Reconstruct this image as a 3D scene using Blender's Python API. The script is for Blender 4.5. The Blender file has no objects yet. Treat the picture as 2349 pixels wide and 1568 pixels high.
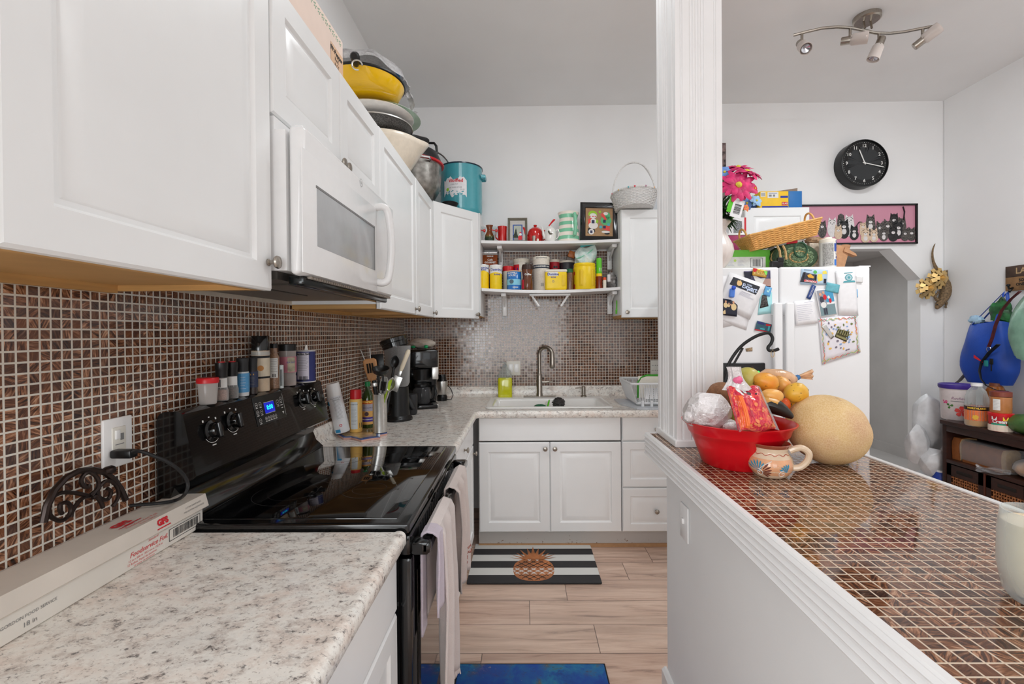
import bpy,bmesh,math,random
import numpy as np
from mathutils import Vector,Matrix
random.seed(7)
S=bpy.context.scene
COL=S.collection
PI=math.pi

# ------------------------------------------------------------------ camera
F=1044.0;CX=1192.3;CY=770.0
YAW=.0103;PITCH=-.0074;ROLL=.0075;CZ=1.431
_f=Vector((-math.sin(YAW)*math.cos(PITCH),math.cos(YAW)*math.cos(PITCH),math.sin(PITCH)))
_r=Vector((math.cos(YAW),math.sin(YAW),0));_u=_r.cross(_f)
_R=_r*math.cos(ROLL) - _u*math.sin(ROLL);_U=_r*math.sin(ROLL) + _u*math.cos(ROLL)
cam=bpy.data.cameras.new('camera');camo=bpy.data.objects.new('camera',cam);COL.objects.link(camo)
camo.matrix_world=Matrix(((_R.x,_U.x,-_f.x,0),(_R.y,_U.y,-_f.y,0),(_R.z,_U.z,-_f.z,CZ),(0,0,0,1)))
cam.sensor_width=36;cam.lens=36*F/2349
cam.shift_x=-(CX-1174.5)/2349;cam.shift_y=(CY-784)/2349
cam.clip_start=.02
S.camera=camo
def ray(x,y): return _R*((x-CX)/F) - _U*((y-CY)/F) + _f
O3=Vector((0,0,CZ))
def AX(x,y,X): d=ray(x,y);return O3 + d*(X/d.x)      # a point of the photograph on the plane x = X
def AY(x,y,Y): d=ray(x,y);return O3 + d*(Y/d.y)
def AZ(x,y,Z): d=ray(x,y);return O3 + d*((Z-CZ)/d.z)

# ------------------------------------------------------------------ light
S.view_settings.view_transform='Standard';S.view_settings.look='None'
S.view_settings.exposure=-.1;S.view_settings.gamma=1.0
S.cycles.max_bounces=14;S.cycles.diffuse_bounces=12;S.cycles.glossy_bounces=4
S.cycles.transmission_bounces=6;S.cycles.transparent_max_bounces=8
S.cycles.caustics_reflective=False;S.cycles.caustics_refractive=False
S.cycles.sample_clamp_indirect=4.0
S.cycles.use_denoising=True
W=bpy.data.worlds.new('sky');S.world=W;W.use_nodes=True
W.node_tree.nodes['Background'].inputs[0].default_value=(.93,.96,1,1)
W.node_tree.nodes['Background'].inputs[1].default_value=1.0
def area(name,loc,tgt,sx,sy,power,col=(1,1,1)):
    l=bpy.data.lights.new(name,'AREA');l.shape='RECTANGLE';l.size=sx;l.size_y=sy
    l.energy=power;l.color=col
    o=bpy.data.objects.new(name,l);COL.objects.link(o);o.location=loc
    o.rotation_euler=(Vector(tgt)-Vector(loc)).to_track_quat('-Z','Y').to_euler()
    return o
# daylight through the tall rear windows behind the camera, then four added fill lights
LC=(.925,.975,1)
area('rear_window_daylight',(.1,-4.9,1.75),(.1,3,1.6),2.1,2.6,80,LC)
area('rear_window_daylight',(2.4,-4.9,1.75),(2.4,3,1.6),1.5,2.6,8,LC)
area('left_fill_light',(-.93,-.75,1.35),(1.2,.1,1.0),1.3,1.5,56,LC)  # unseen fill added to brighten the half wall; no window opening here
area('kitchen_overhead_fill',(.12,2.0,3.22),(.12,2.0,0),.5,.5,11,LC)  # overhead fill added out of frame to lift floor and counters
area('dining_overhead_fill',(2.3,1.7,3.22),(2.3,1.7,0),.5,.5,31,LC)  # unseen area light added to fill the dining side
area('hall_fill_light',(2.9,4.9,2.25),(2.9,4.9,0),.6,.6,15.5,LC)  # added to brighten the hall, no fitting seen

# ------------------------------------------------------------------ materials
def lin(c): return tuple((v/255/12.92 if v/255 <= .04045 else ((v/255+.055)/1.055)**2.4) for v in c)
def rgb(c):
    if max(c) > 1.0: c=lin(c)
    return (c[0],c[1],c[2],1)
class NG:
    def __init__(s,m): s.nt=m.node_tree;s.N=s.nt.nodes;s.L=s.nt.links
    def new(s,t,**k):
        n=s.N.new(t)
        for a,v in k.items(): setattr(n,a,v)
        return n
    def put(s,sock,v):
        if isinstance(v,bpy.types.NodeSocket): s.L.new(v,sock)
        elif v is not None: sock.default_value=v
    def m(s,op,a,b=None,c=None):
        n=s.new('ShaderNodeMath',operation=op);s.put(n.inputs[0],a)
        if b is not None: s.put(n.inputs[1],b)
        if c is not None: s.put(n.inputs[2],c)
        return n.outputs[0]
    def v(s,op,a,b=None,scale=None):
        n=s.new('ShaderNodeVectorMath',operation=op);s.put(n.inputs[0],a)
        if b is not None: s.put(n.inputs[1],b)
        if scale is not None: s.put(n.inputs['Scale'],scale)
        return n.outputs[0]
    def pos(s,kind='world'):
        if kind == 'world': return s.new('ShaderNodeNewGeometry').outputs['Position']
        return s.new('ShaderNodeTexCoord').outputs['Object']
    def xyz(s,v): n=s.new('ShaderNodeSeparateXYZ');s.put(n.inputs[0],v);return n.outputs
    def comb(s,x,y,z=0.0):
        n=s.new('ShaderNodeCombineXYZ');s.put(n.inputs[0],x);s.put(n.inputs[1],y);s.put(n.inputs[2],z);return n.outputs[0]
    def noise(s,vec,scale,detail=3,rough=.5,dist=0):
        n=s.new('ShaderNodeTexNoise');s.put(n.inputs['Vector'],vec);n.inputs['Scale'].default_value=scale
        n.inputs['Detail'].default_value=detail;n.inputs['Roughness'].default_value=rough
        n.inputs['Distortion'].default_value=dist
        return n.outputs['Fac']
    def ramp(s,f,stops,interp='LINEAR'):
        n=s.new('ShaderNodeValToRGB');s.put(n.inputs[0],f);e=n.color_ramp.elements
        n.color_ramp.interpolation=interp
        while len(e) < len(stops): e.new(.5)
        for k,(p,c) in enumerate(stops):
            e[k].position=p;e[k].color=rgb(c) if isinstance(c,tuple) else (c,c,c,1)
        return n.outputs[0]
    def mix(s,f,a,b,mode='MIX'):
        n=s.new('ShaderNodeMix',data_type='RGBA',blend_type=mode);s.put(n.inputs[0],f)
        for sock,q in ((n.inputs[6],a),(n.inputs[7],b)):
            s.put(sock,rgb(q) if isinstance(q,tuple) else q)
        return n.outputs[2]
    def bump(s,h,strength=.3,dist=.01):
        n=s.new('ShaderNodeBump');s.put(n.inputs['Height'],h)
        n.inputs['Strength'].default_value=strength;n.inputs['Distance'].default_value=dist
        return n.outputs[0]
MATS={}
def base(name):
    m=bpy.data.materials.new(name);m.use_nodes=True
    return m,NG(m),m.node_tree.nodes['Principled BSDF']
def mat(name,col=(200,200,200),rough=.5,metal=0,var=.06,vs=40,bump=0,bs=200,trans=0,alpha=1,emit=None,es=1,coat=0,ior=1.45,sss=0,stretch=None):
    if name in MATS: return MATS[name]
    m,g,p=base(name)
    c=rgb(col)
    if var:
        v=g.pos('obj')
        if stretch: v=g.v('MULTIPLY',v,stretch)
        f=g.noise(v,vs,3)
        k=g.ramp(f,[(.3,1-var*2),(.7,1.0)])
        g.L.new(g.mix(1.0,c,k,'MULTIPLY'),p.inputs['Base Color'])
    else: p.inputs['Base Color'].default_value=c
    p.inputs['Roughness'].default_value=rough;p.inputs['Metallic'].default_value=metal
    p.inputs['Transmission Weight'].default_value=trans;p.inputs['IOR'].default_value=ior
    p.inputs['Alpha'].default_value=alpha;p.inputs['Coat Weight'].default_value=coat
    p.inputs['Subsurface Weight'].default_value=0
    if emit: p.inputs['Emission Color'].default_value=rgb(emit);p.inputs['Emission Strength'].default_value=es
    if bump: g.L.new(g.bump(g.noise(g.pos('obj'),bs,4),bump,.004),p.inputs['Normal'])
    MATS[name]=m;return m

def mosaic(name,au,av,ou,ov,pitch,grout,gcol,bright=1.0,jit=.05,rgh=.13):
    m,g,p=base(name)
    P=g.xyz(g.pos())
    u=g.m('DIVIDE',g.m('ADD',P[au],ou),pitch);v=g.m('DIVIDE',g.m('ADD',P[av],ov),pitch)
    fu,fv=g.m('FLOOR',u),g.m('FLOOR',v)
    ru,rv=g.m('SUBTRACT',g.m('SUBTRACT',u,fu),.5),g.m('SUBTRACT',g.m('SUBTRACT',v,fv),.5)
    h=.5-grout/2
    d=g.m('MAXIMUM',g.m('ABSOLUTE',ru),g.m('ABSOLUTE',rv))
    mask=g.m('SMOOTH_MIN',1.0,g.m('MAXIMUM',g.m('MULTIPLY',g.m('SUBTRACT',d,h),40.0),0.0),.05)
    wn=g.new('ShaderNodeTexWhiteNoise',noise_dimensions='3D');g.L.new(g.comb(fu,fv,3.7),wn.inputs[0])
    R=g.xyz(wn.outputs['Color'])
    vr=g.new('ShaderNodeVectorRotate',rotation_type='Z_AXIS')
    g.L.new(g.comb(ru,rv),vr.inputs['Vector']);g.L.new(g.m('MULTIPLY',R[0],6.283),vr.inputs['Angle'])
    vec=g.v('ADD',g.v('MULTIPLY',vr.outputs[0],(.55,3.4,1)),g.v('SCALE',wn.outputs['Color'],scale=40.0))
    st=g.noise(vec,1.5,4,.6,.6)
    b=bright
    streak=g.ramp(st,[(.32,(.012*b,.006*b,.004*b)),(.45,(.075*b,.026*b,.012*b)),(.56,(.23*b,.095*b,.045*b)),(.70,(.50*b,.29*b,.18*b))])
    plain=g.ramp(R[1],[(0,(.012*b,.008*b,.009*b)),(.6,(.06*b,.022*b,.012*b)),(1,(.16*b,.055*b,.022*b))])
    tile=g.mix(g.ramp(R[2],[(.15,.25),(.7,1.0)]),plain,streak)
    col=g.mix(mask,tile,gcol)
    g.L.new(col,p.inputs['Base Color'])
    g.L.new(g.ramp(mask,[(0,rgh),(1,.75)]),p.inputs['Roughness']);p.inputs['IOR'].default_value=1.6
    nrm=g.new('ShaderNodeNewGeometry').outputs['Normal']
    jt=g.v('SCALE',g.v('SUBTRACT',wn.outputs['Color'],(.5,.5,.5)),scale=jit)
    g.L.new(g.v('NORMALIZE',g.v('ADD',nrm,jt)),p.inputs['Normal'])
    return m
M_TILE_L=mosaic('copper_mosaic_left',1,2,8.003,-.003,.02185,.20,(.70,.67,.60),1.25)
M_TILE_B=mosaic('copper_mosaic_back',0,2,5.006,-.003,.02265,.17,(.66,.60,.53),1.0,.028,.14)
M_TILE_T=mosaic('copper_mosaic_bar',0,1,5.0,8.01,.0218,.14,(.62,.50,.38),1.15,.007,.05)

def granite():
    m,g,p=base('speckled_laminate')
    v=g.v('MULTIPLY',g.pos(),(.75,1.0,1.0))
    n1=g.noise(v,13,5,.62,.5);n2=g.noise(g.v('ADD',v,(3.1,7,2)),95,5,.7,.4)
    n3=g.noise(g.v('ADD',v,(9,1,4)),34,6,.72,.3);n4=g.noise(g.v('ADD',v,(2,5,14)),170,3,.6)
    c=g.ramp(n1,[(.30,(226,224,219)),(.5,(240,236,229)),(.68,(228,212,201))])
    c=g.mix(g.ramp(n3,[(.47,0.0),(.62,.75)]),c,(198,186,178))
    c=g.mix(g.ramp(g.m('ADD',g.m('MULTIPLY',n2,.65),g.m('MULTIPLY',n3,.35)),[(.545,0.0),(.62,.85)]),c,(78,74,74))
    c=g.mix(g.ramp(n4,[(.60,0.0),(.68,.5)]),c,(140,122,112))
    c=g.mix(g.ramp(n4,[(.30,.6),(.42,0.0)]),c,(248,246,240))
    g.L.new(c,p.inputs['Base Color']);p.inputs['Roughness'].default_value=.2
    return m
M_GRAN=granite()

def planks():
    m,g,p=base('laminate_planks')
    P=g.xyz(g.pos())
    v=g.m('DIVIDE',g.m('ADD',P[1],5.98),.2);fv=g.m('FLOOR',v)
    wr=g.new('ShaderNodeTexWhiteNoise',noise_dimensions='1D');g.L.new(fv,wr.inputs['W'])
    u=g.m('ADD',g.m('DIVIDE',P[0],1.21),g.m('MULTIPLY',wr.outputs['Value'],5.0));fu=g.m('FLOOR',u)
    wn=g.new('ShaderNodeTexWhiteNoise',noise_dimensions='2D');g.L.new(g.comb(fu,fv),wn.inputs['Vector'])
    rv=g.m('ABSOLUTE',g.m('SUBTRACT',g.m('FRACT',v),.5));ru=g.m('ABSOLUTE',g.m('SUBTRACT',g.m('FRACT',u),.5))
    seam=g.m('MAXIMUM',g.m('GREATER_THAN',rv,.492),g.m('GREATER_THAN',ru,.4986))
    vec=g.v('ADD',g.v('MULTIPLY',g.pos(),(1.1,13,1)),g.v('SCALE',wn.outputs['Color'],scale=30.0))
    n=g.noise(vec,2.2,6,.62,.8);n2=g.noise(vec,.8,3,.5,.6)
    c=g.ramp(n,[(.28,(134,108,97)),(.45,(190,157,140)),(.62,(214,186,169)),(.8,(224,203,189))])
    c=g.mix(g.ramp(n2,[(.38,.55),(.52,0.0)]),c,(148,120,108))
    c=g.mix(.35,c,g.mix(wn.outputs['Value'],(188,158,138),(216,194,174)),'MIX')
    c=g.mix(g.ramp(n,[(.30,.5),(.42,0.0)]),c,(118,98,90))
    c=g.mix(g.m('MULTIPLY',seam,.8),c,(48,36,30))
    g.L.new(c,p.inputs['Base Color']);p.inputs['Roughness'].default_value=.38
    return m
M_FLOOR=planks()

WHITE=mat('white_cabinet_paint',(236,237,237),.33,var=.015,vs=6)
PAINT=mat('white_wall_paint',(237,237,237),.6,var=.015,vs=3,bump=.05,bs=90)
CEILP=mat('ceiling_paint',(236,236,236),.7,var=.02,vs=2.5,bump=.04,bs=60)
TRIMW=mat('white_trim_gloss',(230,229,229),.35,var=.02,vs=8)
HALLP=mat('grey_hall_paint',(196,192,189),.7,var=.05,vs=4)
OAK=mat('maple_veneer',(201,156,96),.5,var=.14,vs=5,stretch=(1,1,12))
BLACK=mat('black_enamel',(9,9,10),.12,var=0,coat=.3)
BLKGLASS=mat('black_ceramic_glass',(6,6,7),.05,var=0,coat=.5)
BLKPL=mat('black_plastic',(14,14,15),.35,var=.05)
BLKMATT=mat('black_matt_plastic',(22,22,23),.55,var=.05)
NICKEL=mat('brushed_nickel',(176,168,158),.3,1,var=.08,vs=120)
STEEL=mat('stainless_steel',(216,214,210),.34,1,var=.06,vs=60)
CHROME=mat('chrome',(220,220,222),.08,1,var=0)
PRINTW=mat('white_print',(225,225,222),.5,var=0)
PRINTK=mat('black_print',(20,20,22),.5,var=0)
PRINTR=mat('red_print',(204,30,44),.5,var=0)
PRINTB=mat('blue_print',(28,48,150),.5,var=0)
PRINTG=mat('grey_print',(128,128,128),.5,var=0)
PAPER=mat('white_paper',(234,233,235),.7,var=.03)
def glassy(name,col,alpha=.28,rough=.06):
    if name in MATS: return MATS[name]
    m,g,p=base(name);out=m.node_tree.nodes['Material Output']
    p.inputs['Base Color'].default_value=rgb(col);p.inputs['Roughness'].default_value=rough
    tr=g.new('ShaderNodeBsdfTransparent');tr.inputs[0].default_value=rgb(col)
    lw=g.new('ShaderNodeLayerWeight');lw.inputs[0].default_value=.35
    mx=g.new('ShaderNodeMixShader')
    g.L.new(g.m('ADD',g.m('MULTIPLY',lw.outputs['Facing'],.55),alpha),mx.inputs[0])
    g.L.new(tr.outputs[0],mx.inputs[1]);g.L.new(p.outputs[0],mx.inputs[2]);g.L.new(mx.outputs[0],out.inputs[0])
    MATS[name]=m;return m
CLEAR=glassy('clear_plastic',(232,236,236),.16)
CLEARG=glassy('clear_glass',(236,240,240),.10,.03)
FILM=glassy('clear_bag_film',(232,232,234),.08,.12)

# ------------------------------------------------------------------ mesh building
class B:
    def __init__(s,M=None): s.v=[];s.f=[];s.mi=[];s.M=M;s.k=0
    def add(s,vs,fs,M=None):
        o=len(s.v);T=M if M is not None else s.M
        if T is not None: vs=[T @ Vector(q) for q in vs]
        s.v += [tuple(q) for q in vs];s.f += [tuple(i+o for i in q) for q in fs];s.mi += [s.k]*len(fs)
        return s
    def box(s,x0,x1,y0,y1,z0,z1,M=None):
        return s.add([(x0,y0,z0),(x1,y0,z0),(x1,y1,z0),(x0,y1,z0),(x0,y0,z1),(x1,y0,z1),(x1,y1,z1),(x0,y1,z1)],
                     [(0,3,2,1),(4,5,6,7),(0,1,5,4),(1,2,6,5),(2,3,7,6),(3,0,4,7)],M)
    def rbox(s,x0,x1,y0,y1,z0,z1,r=.01,seg=2,M=None):
        bm=bmesh.new();bmesh.ops.create_cube(bm,size=1)
        for v in bm.verts:
            v.co=Vector(((x0+x1)/2+v.co.x*(x1-x0),(y0+y1)/2+v.co.y*(y1-y0),(z0+z1)/2+v.co.z*(z1-z0)))
        r=min(r,.49*min(x1-x0,y1-y0,z1-z0))
        bmesh.ops.bevel(bm,geom=bm.edges[:],offset=r,segments=seg,profile=.5,affect='EDGES')
        bm.verts.index_update()
        s.add([v.co.copy() for v in bm.verts],[[v.index for v in f.verts] for f in bm.faces],M);bm.free();return s
    def lathe(s,prof,n=28,c=(0,0,0),a0=0.0,a1=2*PI,sx=1,sy=1,M=None):
        full=abs(a1-a0-2*PI) < 1e-6;k=n if full else n+1;vs=[];fs=[]
        for r,z in prof:
            for i in range(k):
                a=a0+(a1-a0)*i/n;vs.append((c[0]+r*sx*math.cos(a),c[1]+r*sy*math.sin(a),c[2]+z))
        for j in range(len(prof)-1):
            for i in range(n):
                i2=(i+1) % k
                a,b,cc,d=j*k+i,j*k+i2,(j+1)*k+i2,(j+1)*k+i
                if prof[j][0] < 1e-7: fs.append((a,cc,d))
                elif prof[j+1][0] < 1e-7: fs.append((a,b,d))
                else: fs.append((a,b,cc,d))
        return s.add(vs,fs,M)
    def cyl(s,r,z0,z1,n=24,c=(0,0,0),r2=None,M=None):
        r2=r if r2 is None else r2
        return s.lathe([(0,z0),(r,z0),(r2,z1),(0,z1)],n,c,M=M)
    def tube(s,pts,r,n=8,closed=False,M=None,flat=1.0):
        P=[Vector(q) for q in pts];m=len(P);vs=[];fs=[]
        rr=r if isinstance(r,(list,tuple)) else [r]*m
        up=None
        for i in range(m):
            t=(P[(i+1) % m]-P[i-1]) if closed else (P[min(i+1,m-1)]-P[max(i-1,0)])
            if t.length < 1e-9: t=Vector((0,0,1))
            t.normalize()
            if up is None:
                up=Vector((0,0,1)) if abs(t.z) < .9 else Vector((1,0,0))
            a=t.cross(up)
            if a.length < 1e-6: a=t.orthogonal()
            a.normalize();b=a.cross(t);up=b
            for j in range(n):
                q=2*PI*j/n;vs.append(P[i]+a*(rr[i]*math.cos(q))+b*(rr[i]*flat*math.sin(q)))
        for i in range(m if closed else m-1):
            i2=(i+1) % m
            for j in range(n):
                j2=(j+1) % n;fs.append((i*n+j,i*n+j2,i2*n+j2,i2*n+j))
        if not closed: fs += [tuple(reversed(range(n))),tuple((m-1)*n+j for j in range(n))]
        return s.add(vs,fs,M)
    def prism(s,poly,d0,d1,ax='y',M=None):
        def q(a,b,d): return (a,d,b) if ax == 'y' else ((d,a,b) if ax == 'x' else (a,b,d))
        n=len(poly);vs=[q(a,b,d0) for a,b in poly]+[q(a,b,d1) for a,b in poly]
        fs=[tuple(range(n)),tuple(reversed(range(n,2*n)))]+[(i,i+n,(i+1) % n+n,(i+1) % n) for i in range(n)]
        return s.add(vs,fs,M)
    def poly(s,pts,M=None): return s.add(pts,[tuple(range(len(pts)))],M)
    def grid(s,fn,nu,nv,cu=False,cv=False,M=None):
        ku=nu if cu else nu+1;kv=nv if cv else nv+1
        vs=[fn(i/nu,j/nv) for i in range(ku) for j in range(kv)];fs=[]
        for i in range(nu):
            for j in range(nv):
                i2,j2=(i+1) % ku,(j+1) % kv;fs.append((i*kv+j,i2*kv+j,i2*kv+j2,i*kv+j2))
        return s.add(vs,fs,M)
    def blob(s,c,rad,amp=0,fr=3.0,seed=0,nu=20,nv=14,rot=None,M=None,sh=None):
        rnd=random.Random(seed);ph=[(rnd.uniform(0,6.3),rnd.uniform(.6,1.4),rnd.uniform(.6,1.4)) for _ in range(5)]
        vs=[]
        E=rot.to_matrix() if rot else Matrix.Identity(3)
        for j in range(nv+1):
            t=PI*j/nv
            for i in range(nu):
                p=2*PI*i/nu;d=Vector((math.sin(t)*math.cos(p),math.sin(t)*math.sin(p),math.cos(t)))
                k=1+amp*sum(math.sin(fr*q[1]*(k2+1)*.6*d.x+q[0])*math.sin(fr*q[2]*(d.y+d.z*.7)*(1+k2*.5)+q[0]*2) for k2,q in enumerate(ph))/2.2
                w=Vector((d.x*rad[0]*k,d.y*rad[1]*k,d.z*rad[2]*k))
                if sh: w=Vector(sh(w))
                vs.append(Vector(c)+E @ w)
        fs=[(j*nu+i,(j+1)*nu+i,(j+1)*nu+(i+1) % nu,j*nu+(i+1) % nu) for j in range(nv) for i in range(nu)]
        return s.add(vs,fs,M)
    def text(s,body,size,fn,align='CENTER',bold=0,space=1,shear=0):
        cu=bpy.data.curves.new('t','FONT');cu.body=body;cu.size=size;cu.align_x=align;cu.align_y='CENTER'
        cu.offset=bold;cu.space_character=space;cu.shear=shear;cu.resolution_u=2
        o=bpy.data.objects.new('t',cu);me=o.to_mesh()
        if me:
            s.add([Vector(fn(v.co.x,v.co.y)) for v in me.vertices],[tuple(q.vertices) for q in me.polygons],Matrix.Identity(4) if s.M is None else s.M)
        o.to_mesh_clear();bpy.data.objects.remove(o);bpy.data.curves.remove(cu);return s
    def rect(s,u0,u1,v0,v1,fn,nu=1):
        vs=[]
        for i in range(nu+1):
            u=u0+(u1-u0)*i/nu;vs += [Vector(fn(u,v0)),Vector(fn(u,v1))]
        return s.add(vs,[(2*i,2*i+2,2*i+3,2*i+1) for i in range(nu)])

def smo(P,n=4):          # smooth curve through hand-placed points
    P=[Vector(q) for q in P];Q=[]
    for i in range(len(P)-1):
        a,p,q,d=P[max(i-1,0)],P[i],P[i+1],P[min(i+2,len(P)-1)]
        for k in range(n): s=k/n;Q.append(.5*(2*p+(q-a)*s+(2*a-5*p+4*q-d)*s*s+(3*p-a-3*q+d)*s**3))
    return Q+[P[-1]]
def onplane(o,ux,uy): o,ux,uy=Vector(o),Vector(ux),Vector(uy);return lambda a,b: o+ux*a+uy*b
def oncyl(r,z0=0,a0=-PI/2,c=(0,0),sy=1.0):            # wraps print round an upright can, a0 faces the camera
    return lambda u,v: Vector((c[0]+r*math.cos(a0+u/r),c[1]+r*sy*math.sin(a0+u/r),z0+v))

def obj(name,b,m,parent=None,loc=None,smooth=35,world=False,label=None,sub=0,solid=0,rot=None,kind=None):
    me=bpy.data.meshes.new(name);vs=b.v
    if world and parent is not None:
        L=Vector(parent['_o']) if '_o' in parent else parent.location
        vs=[Vector(q)-L for q in vs]
    me.from_pydata([tuple(q) for q in vs],[],b.f);me.update()
    ms=m if isinstance(m,(list,tuple)) else [m]
    for q in ms: me.materials.append(q)
    if len(ms) > 1: me.polygons.foreach_set('material_index',b.mi)
    bm=bmesh.new();bm.from_mesh(me);bmesh.ops.recalc_face_normals(bm,faces=bm.faces[:]);bm.to_mesh(me);bm.free()
    if smooth:
        me.polygons.foreach_set('use_smooth',[True]*len(me.polygons));me.set_sharp_from_angle(angle=math.radians(smooth))
    o=bpy.data.objects.new(name,me);COL.objects.link(o)
    if parent is not None: o.parent=parent
    if loc is not None: o.location=loc
    if rot is not None: o.rotation_euler=rot
    if solid: q=o.modifiers.new('thickness','SOLIDIFY');q.thickness=solid;q.offset=0
    if sub: q=o.modifiers.new('smooth','SUBSURF');q.levels=sub;q.render_levels=sub
    if label: o['label']=label
    if kind: o['kind']=kind
    return o
def tag(o,label,cat,group=None):
    o['label']=label;o['category']=cat
    if group: o['group']=group
    return o
def thing(name,label,cat,loc=(0,0,0),rz=0,group=None,rot=None):
    o=bpy.data.objects.new(name,None);COL.objects.link(o);o.location=loc
    o.rotation_euler=rot if rot is not None else (0,0,rz);o.empty_display_size=.05
    return tag(o,label,cat,group)
def struct(name,b,m,**k): return obj(name,b,m,kind='structure',**k)
def copy_thing(r,loc,rz=None,label=None,rot=None,scale=None):
    c=r.copy();COL.objects.link(c);c.location=loc
    if rz is not None: c.rotation_euler=(0,0,rz)
    if rot is not None: c.rotation_euler=rot
    if scale is not None: c.scale=(scale,)*3
    if label: c['label']=label
    for ch in r.children:
        d=ch.copy();COL.objects.link(d);d.parent=c
        for g in ch.children:
            e=g.copy();COL.objects.link(e);e.parent=d
    return c
# ------------------------------------------------------------------ the room
XL,YB,XR,ZC=-.982,3.70,3.38,3.265
b=B();b.box(XL-.12,4.4,-5.1,6.2,-.05,0);struct('floor',b,M_FLOOR,smooth=0)
b=B();b.box(XL-.12,XR+.1,-5.1,3.82,ZC,ZC+.06);struct('ceiling',b,CEILP,smooth=0)
b=B();b.box(XL-.12,XL-.006,-5.0,3.82,0,ZC);struct('wall_left',b,PAINT,smooth=0)
b=B();b.box(XR,XR+.1,-5.0,3.70,0,ZC);struct('wall_right',b,PAINT,smooth=0)
AL,AR,AZ1,AZ0,ACH=2.20,3.196,2.085,1.838,.236
b=B()
for poly in ([(XL-.006,0),(AL,0),(AL,ZC),(XL-.006,ZC)],[(AR,0),(XR+.1,0),(XR+.1,ZC),(AR,ZC)],
             [(AL,AZ0),(AL+ACH,AZ1),(AR-ACH,AZ1),(AR,AZ0),(AR,ZC),(AL,ZC)]):
    b.prism(poly,YB+.006,YB+.13)
struct('wall_back',b,PAINT,smooth=0)
b=B()
for x0,x1,z0,z1 in ((XL,-1.05,0,ZC),(1.25,1.7,0,ZC),(3.2,XR,0,ZC),(-1.05,1.25,0,.3),(1.7,3.2,0,.3),(-1.05,1.25,2.95,ZC),(1.7,3.2,2.95,ZC)):
    if x1 > x0: b.box(x0,x1,-5.1,-5.0,z0,z1)
struct('wall_rear',b,PAINT,smooth=0)
for k,(x0,x1) in enumerate(((XL+.03,1.25),(1.7,3.2))):
    b=B()
    for q in ((x0,x1,.3,.36),(x0,x1,2.89,2.95),(x0,x0+.06,.3,2.95),(x1-.06,x1,.3,2.95),(x0,x1,1.60,1.65)): b.box(q[0],q[1],-5.05,-4.98,q[2],q[3])
    struct('window_%d' % (k+1),b,TRIMW,smooth=0)
# hallway seen through the arch
b=B();b.box(4.2,4.3,3.83,6.0,0,2.5);struct('wall_hall_right',b,HALLP,smooth=0)
b=B();b.box(1.3,4.2,5.86,5.95,0,2.5);struct('wall_hall_back',b,HALLP,smooth=0)
b=B();b.box(1.3,1.4,3.83,5.86,0,2.5);struct('wall_hall_left',b,HALLP,smooth=0)
b=B();b.box(1.3,4.3,3.83,5.95,2.29,2.35);struct('ceiling_hall',b,HALLP,smooth=0)
b=B();b.box(1.4,4.2,3.83,5.86,.001,.01);struct('floor_hall',b,HALLP,smooth=0)
b=B();b.box(4.185,4.2,3.9,5.86,0,.12);struct('baseboard_hall',b,HALLP,smooth=0)
b=B();b.box(3.2,XR,3.685,3.706,0,.12);struct('baseboard_back',b,TRIMW,smooth=0)
b=B();b.box(XR-.015,XR,-4.9,3.68,0,.12);struct('baseboard_right',b,TRIMW,smooth=0)
# mosaic splashbacks with their pale edging strips
b=B();b.box(XL-.006,XL,-.4,YB,.95,1.553);struct('wall_left_tiles',b,M_TILE_L,smooth=0)
b=B();b.box(XL,1.6,YB,YB+.006,.95,2.085);struct('wall_back_tiles',b,M_TILE_B,smooth=0)
b=B();b.box(XL-.004,XL+.006,-.4,2.0,1.553,1.572);struct('trim_1',b,mat('pale_edging',(205,196,182),.5),smooth=0)

# ------------------------------------------------------------------ cabinets
def door_panel(b,w,h,fw=.062,t=.02,M=None,flat=False):
    r=[(0,t),(0,.005),(.005,0)]
    if not flat: r += [(fw,0),(fw+.006,.008),(fw+.014,.008),(fw+.018,.006),(fw+.040,.0015),(fw+.046,.0015)]
    vs=[];fs=[]
    for i,y in r: vs += [(i,y,i),(w-i,y,i),(w-i,y,h-i),(i,y,h-i)]
    for k in range(len(r)-1):
        for j in range(4):
            j2=(j+1) % 4;fs.append((k*4+j,k*4+j2,k*4+4+j2,k*4+4+j))
    n=len(r)*4;fs += [(n-4,n-3,n-2,n-1),(3,2,1,0)]
    return b.add(vs,fs,M)
def knob_b(M=None):
    b=B(M);b.lathe([(0,0),(.0085,0),(.0085,.003),(.0045,.006),(.005,.014),(.0135,.018),(.0155,.022),(.014,.026),(.007,.0285),(0,.029)],20);return b
def faceM(o,ang):       # local x along the front, local -y outwards, z up
    return Matrix.Translation(Vector(o)) @ Matrix.Rotation(ang,4,'Z')
def add_knob(parent,o,ang,x,z,name='knob'):
    M=faceM(o,ang) @ Matrix.Translation((x,0,z)) @ Matrix.Rotation(PI/2,4,'X')
    return obj(name,knob_b(M),NICKEL,parent,world=False,smooth=40)
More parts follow.
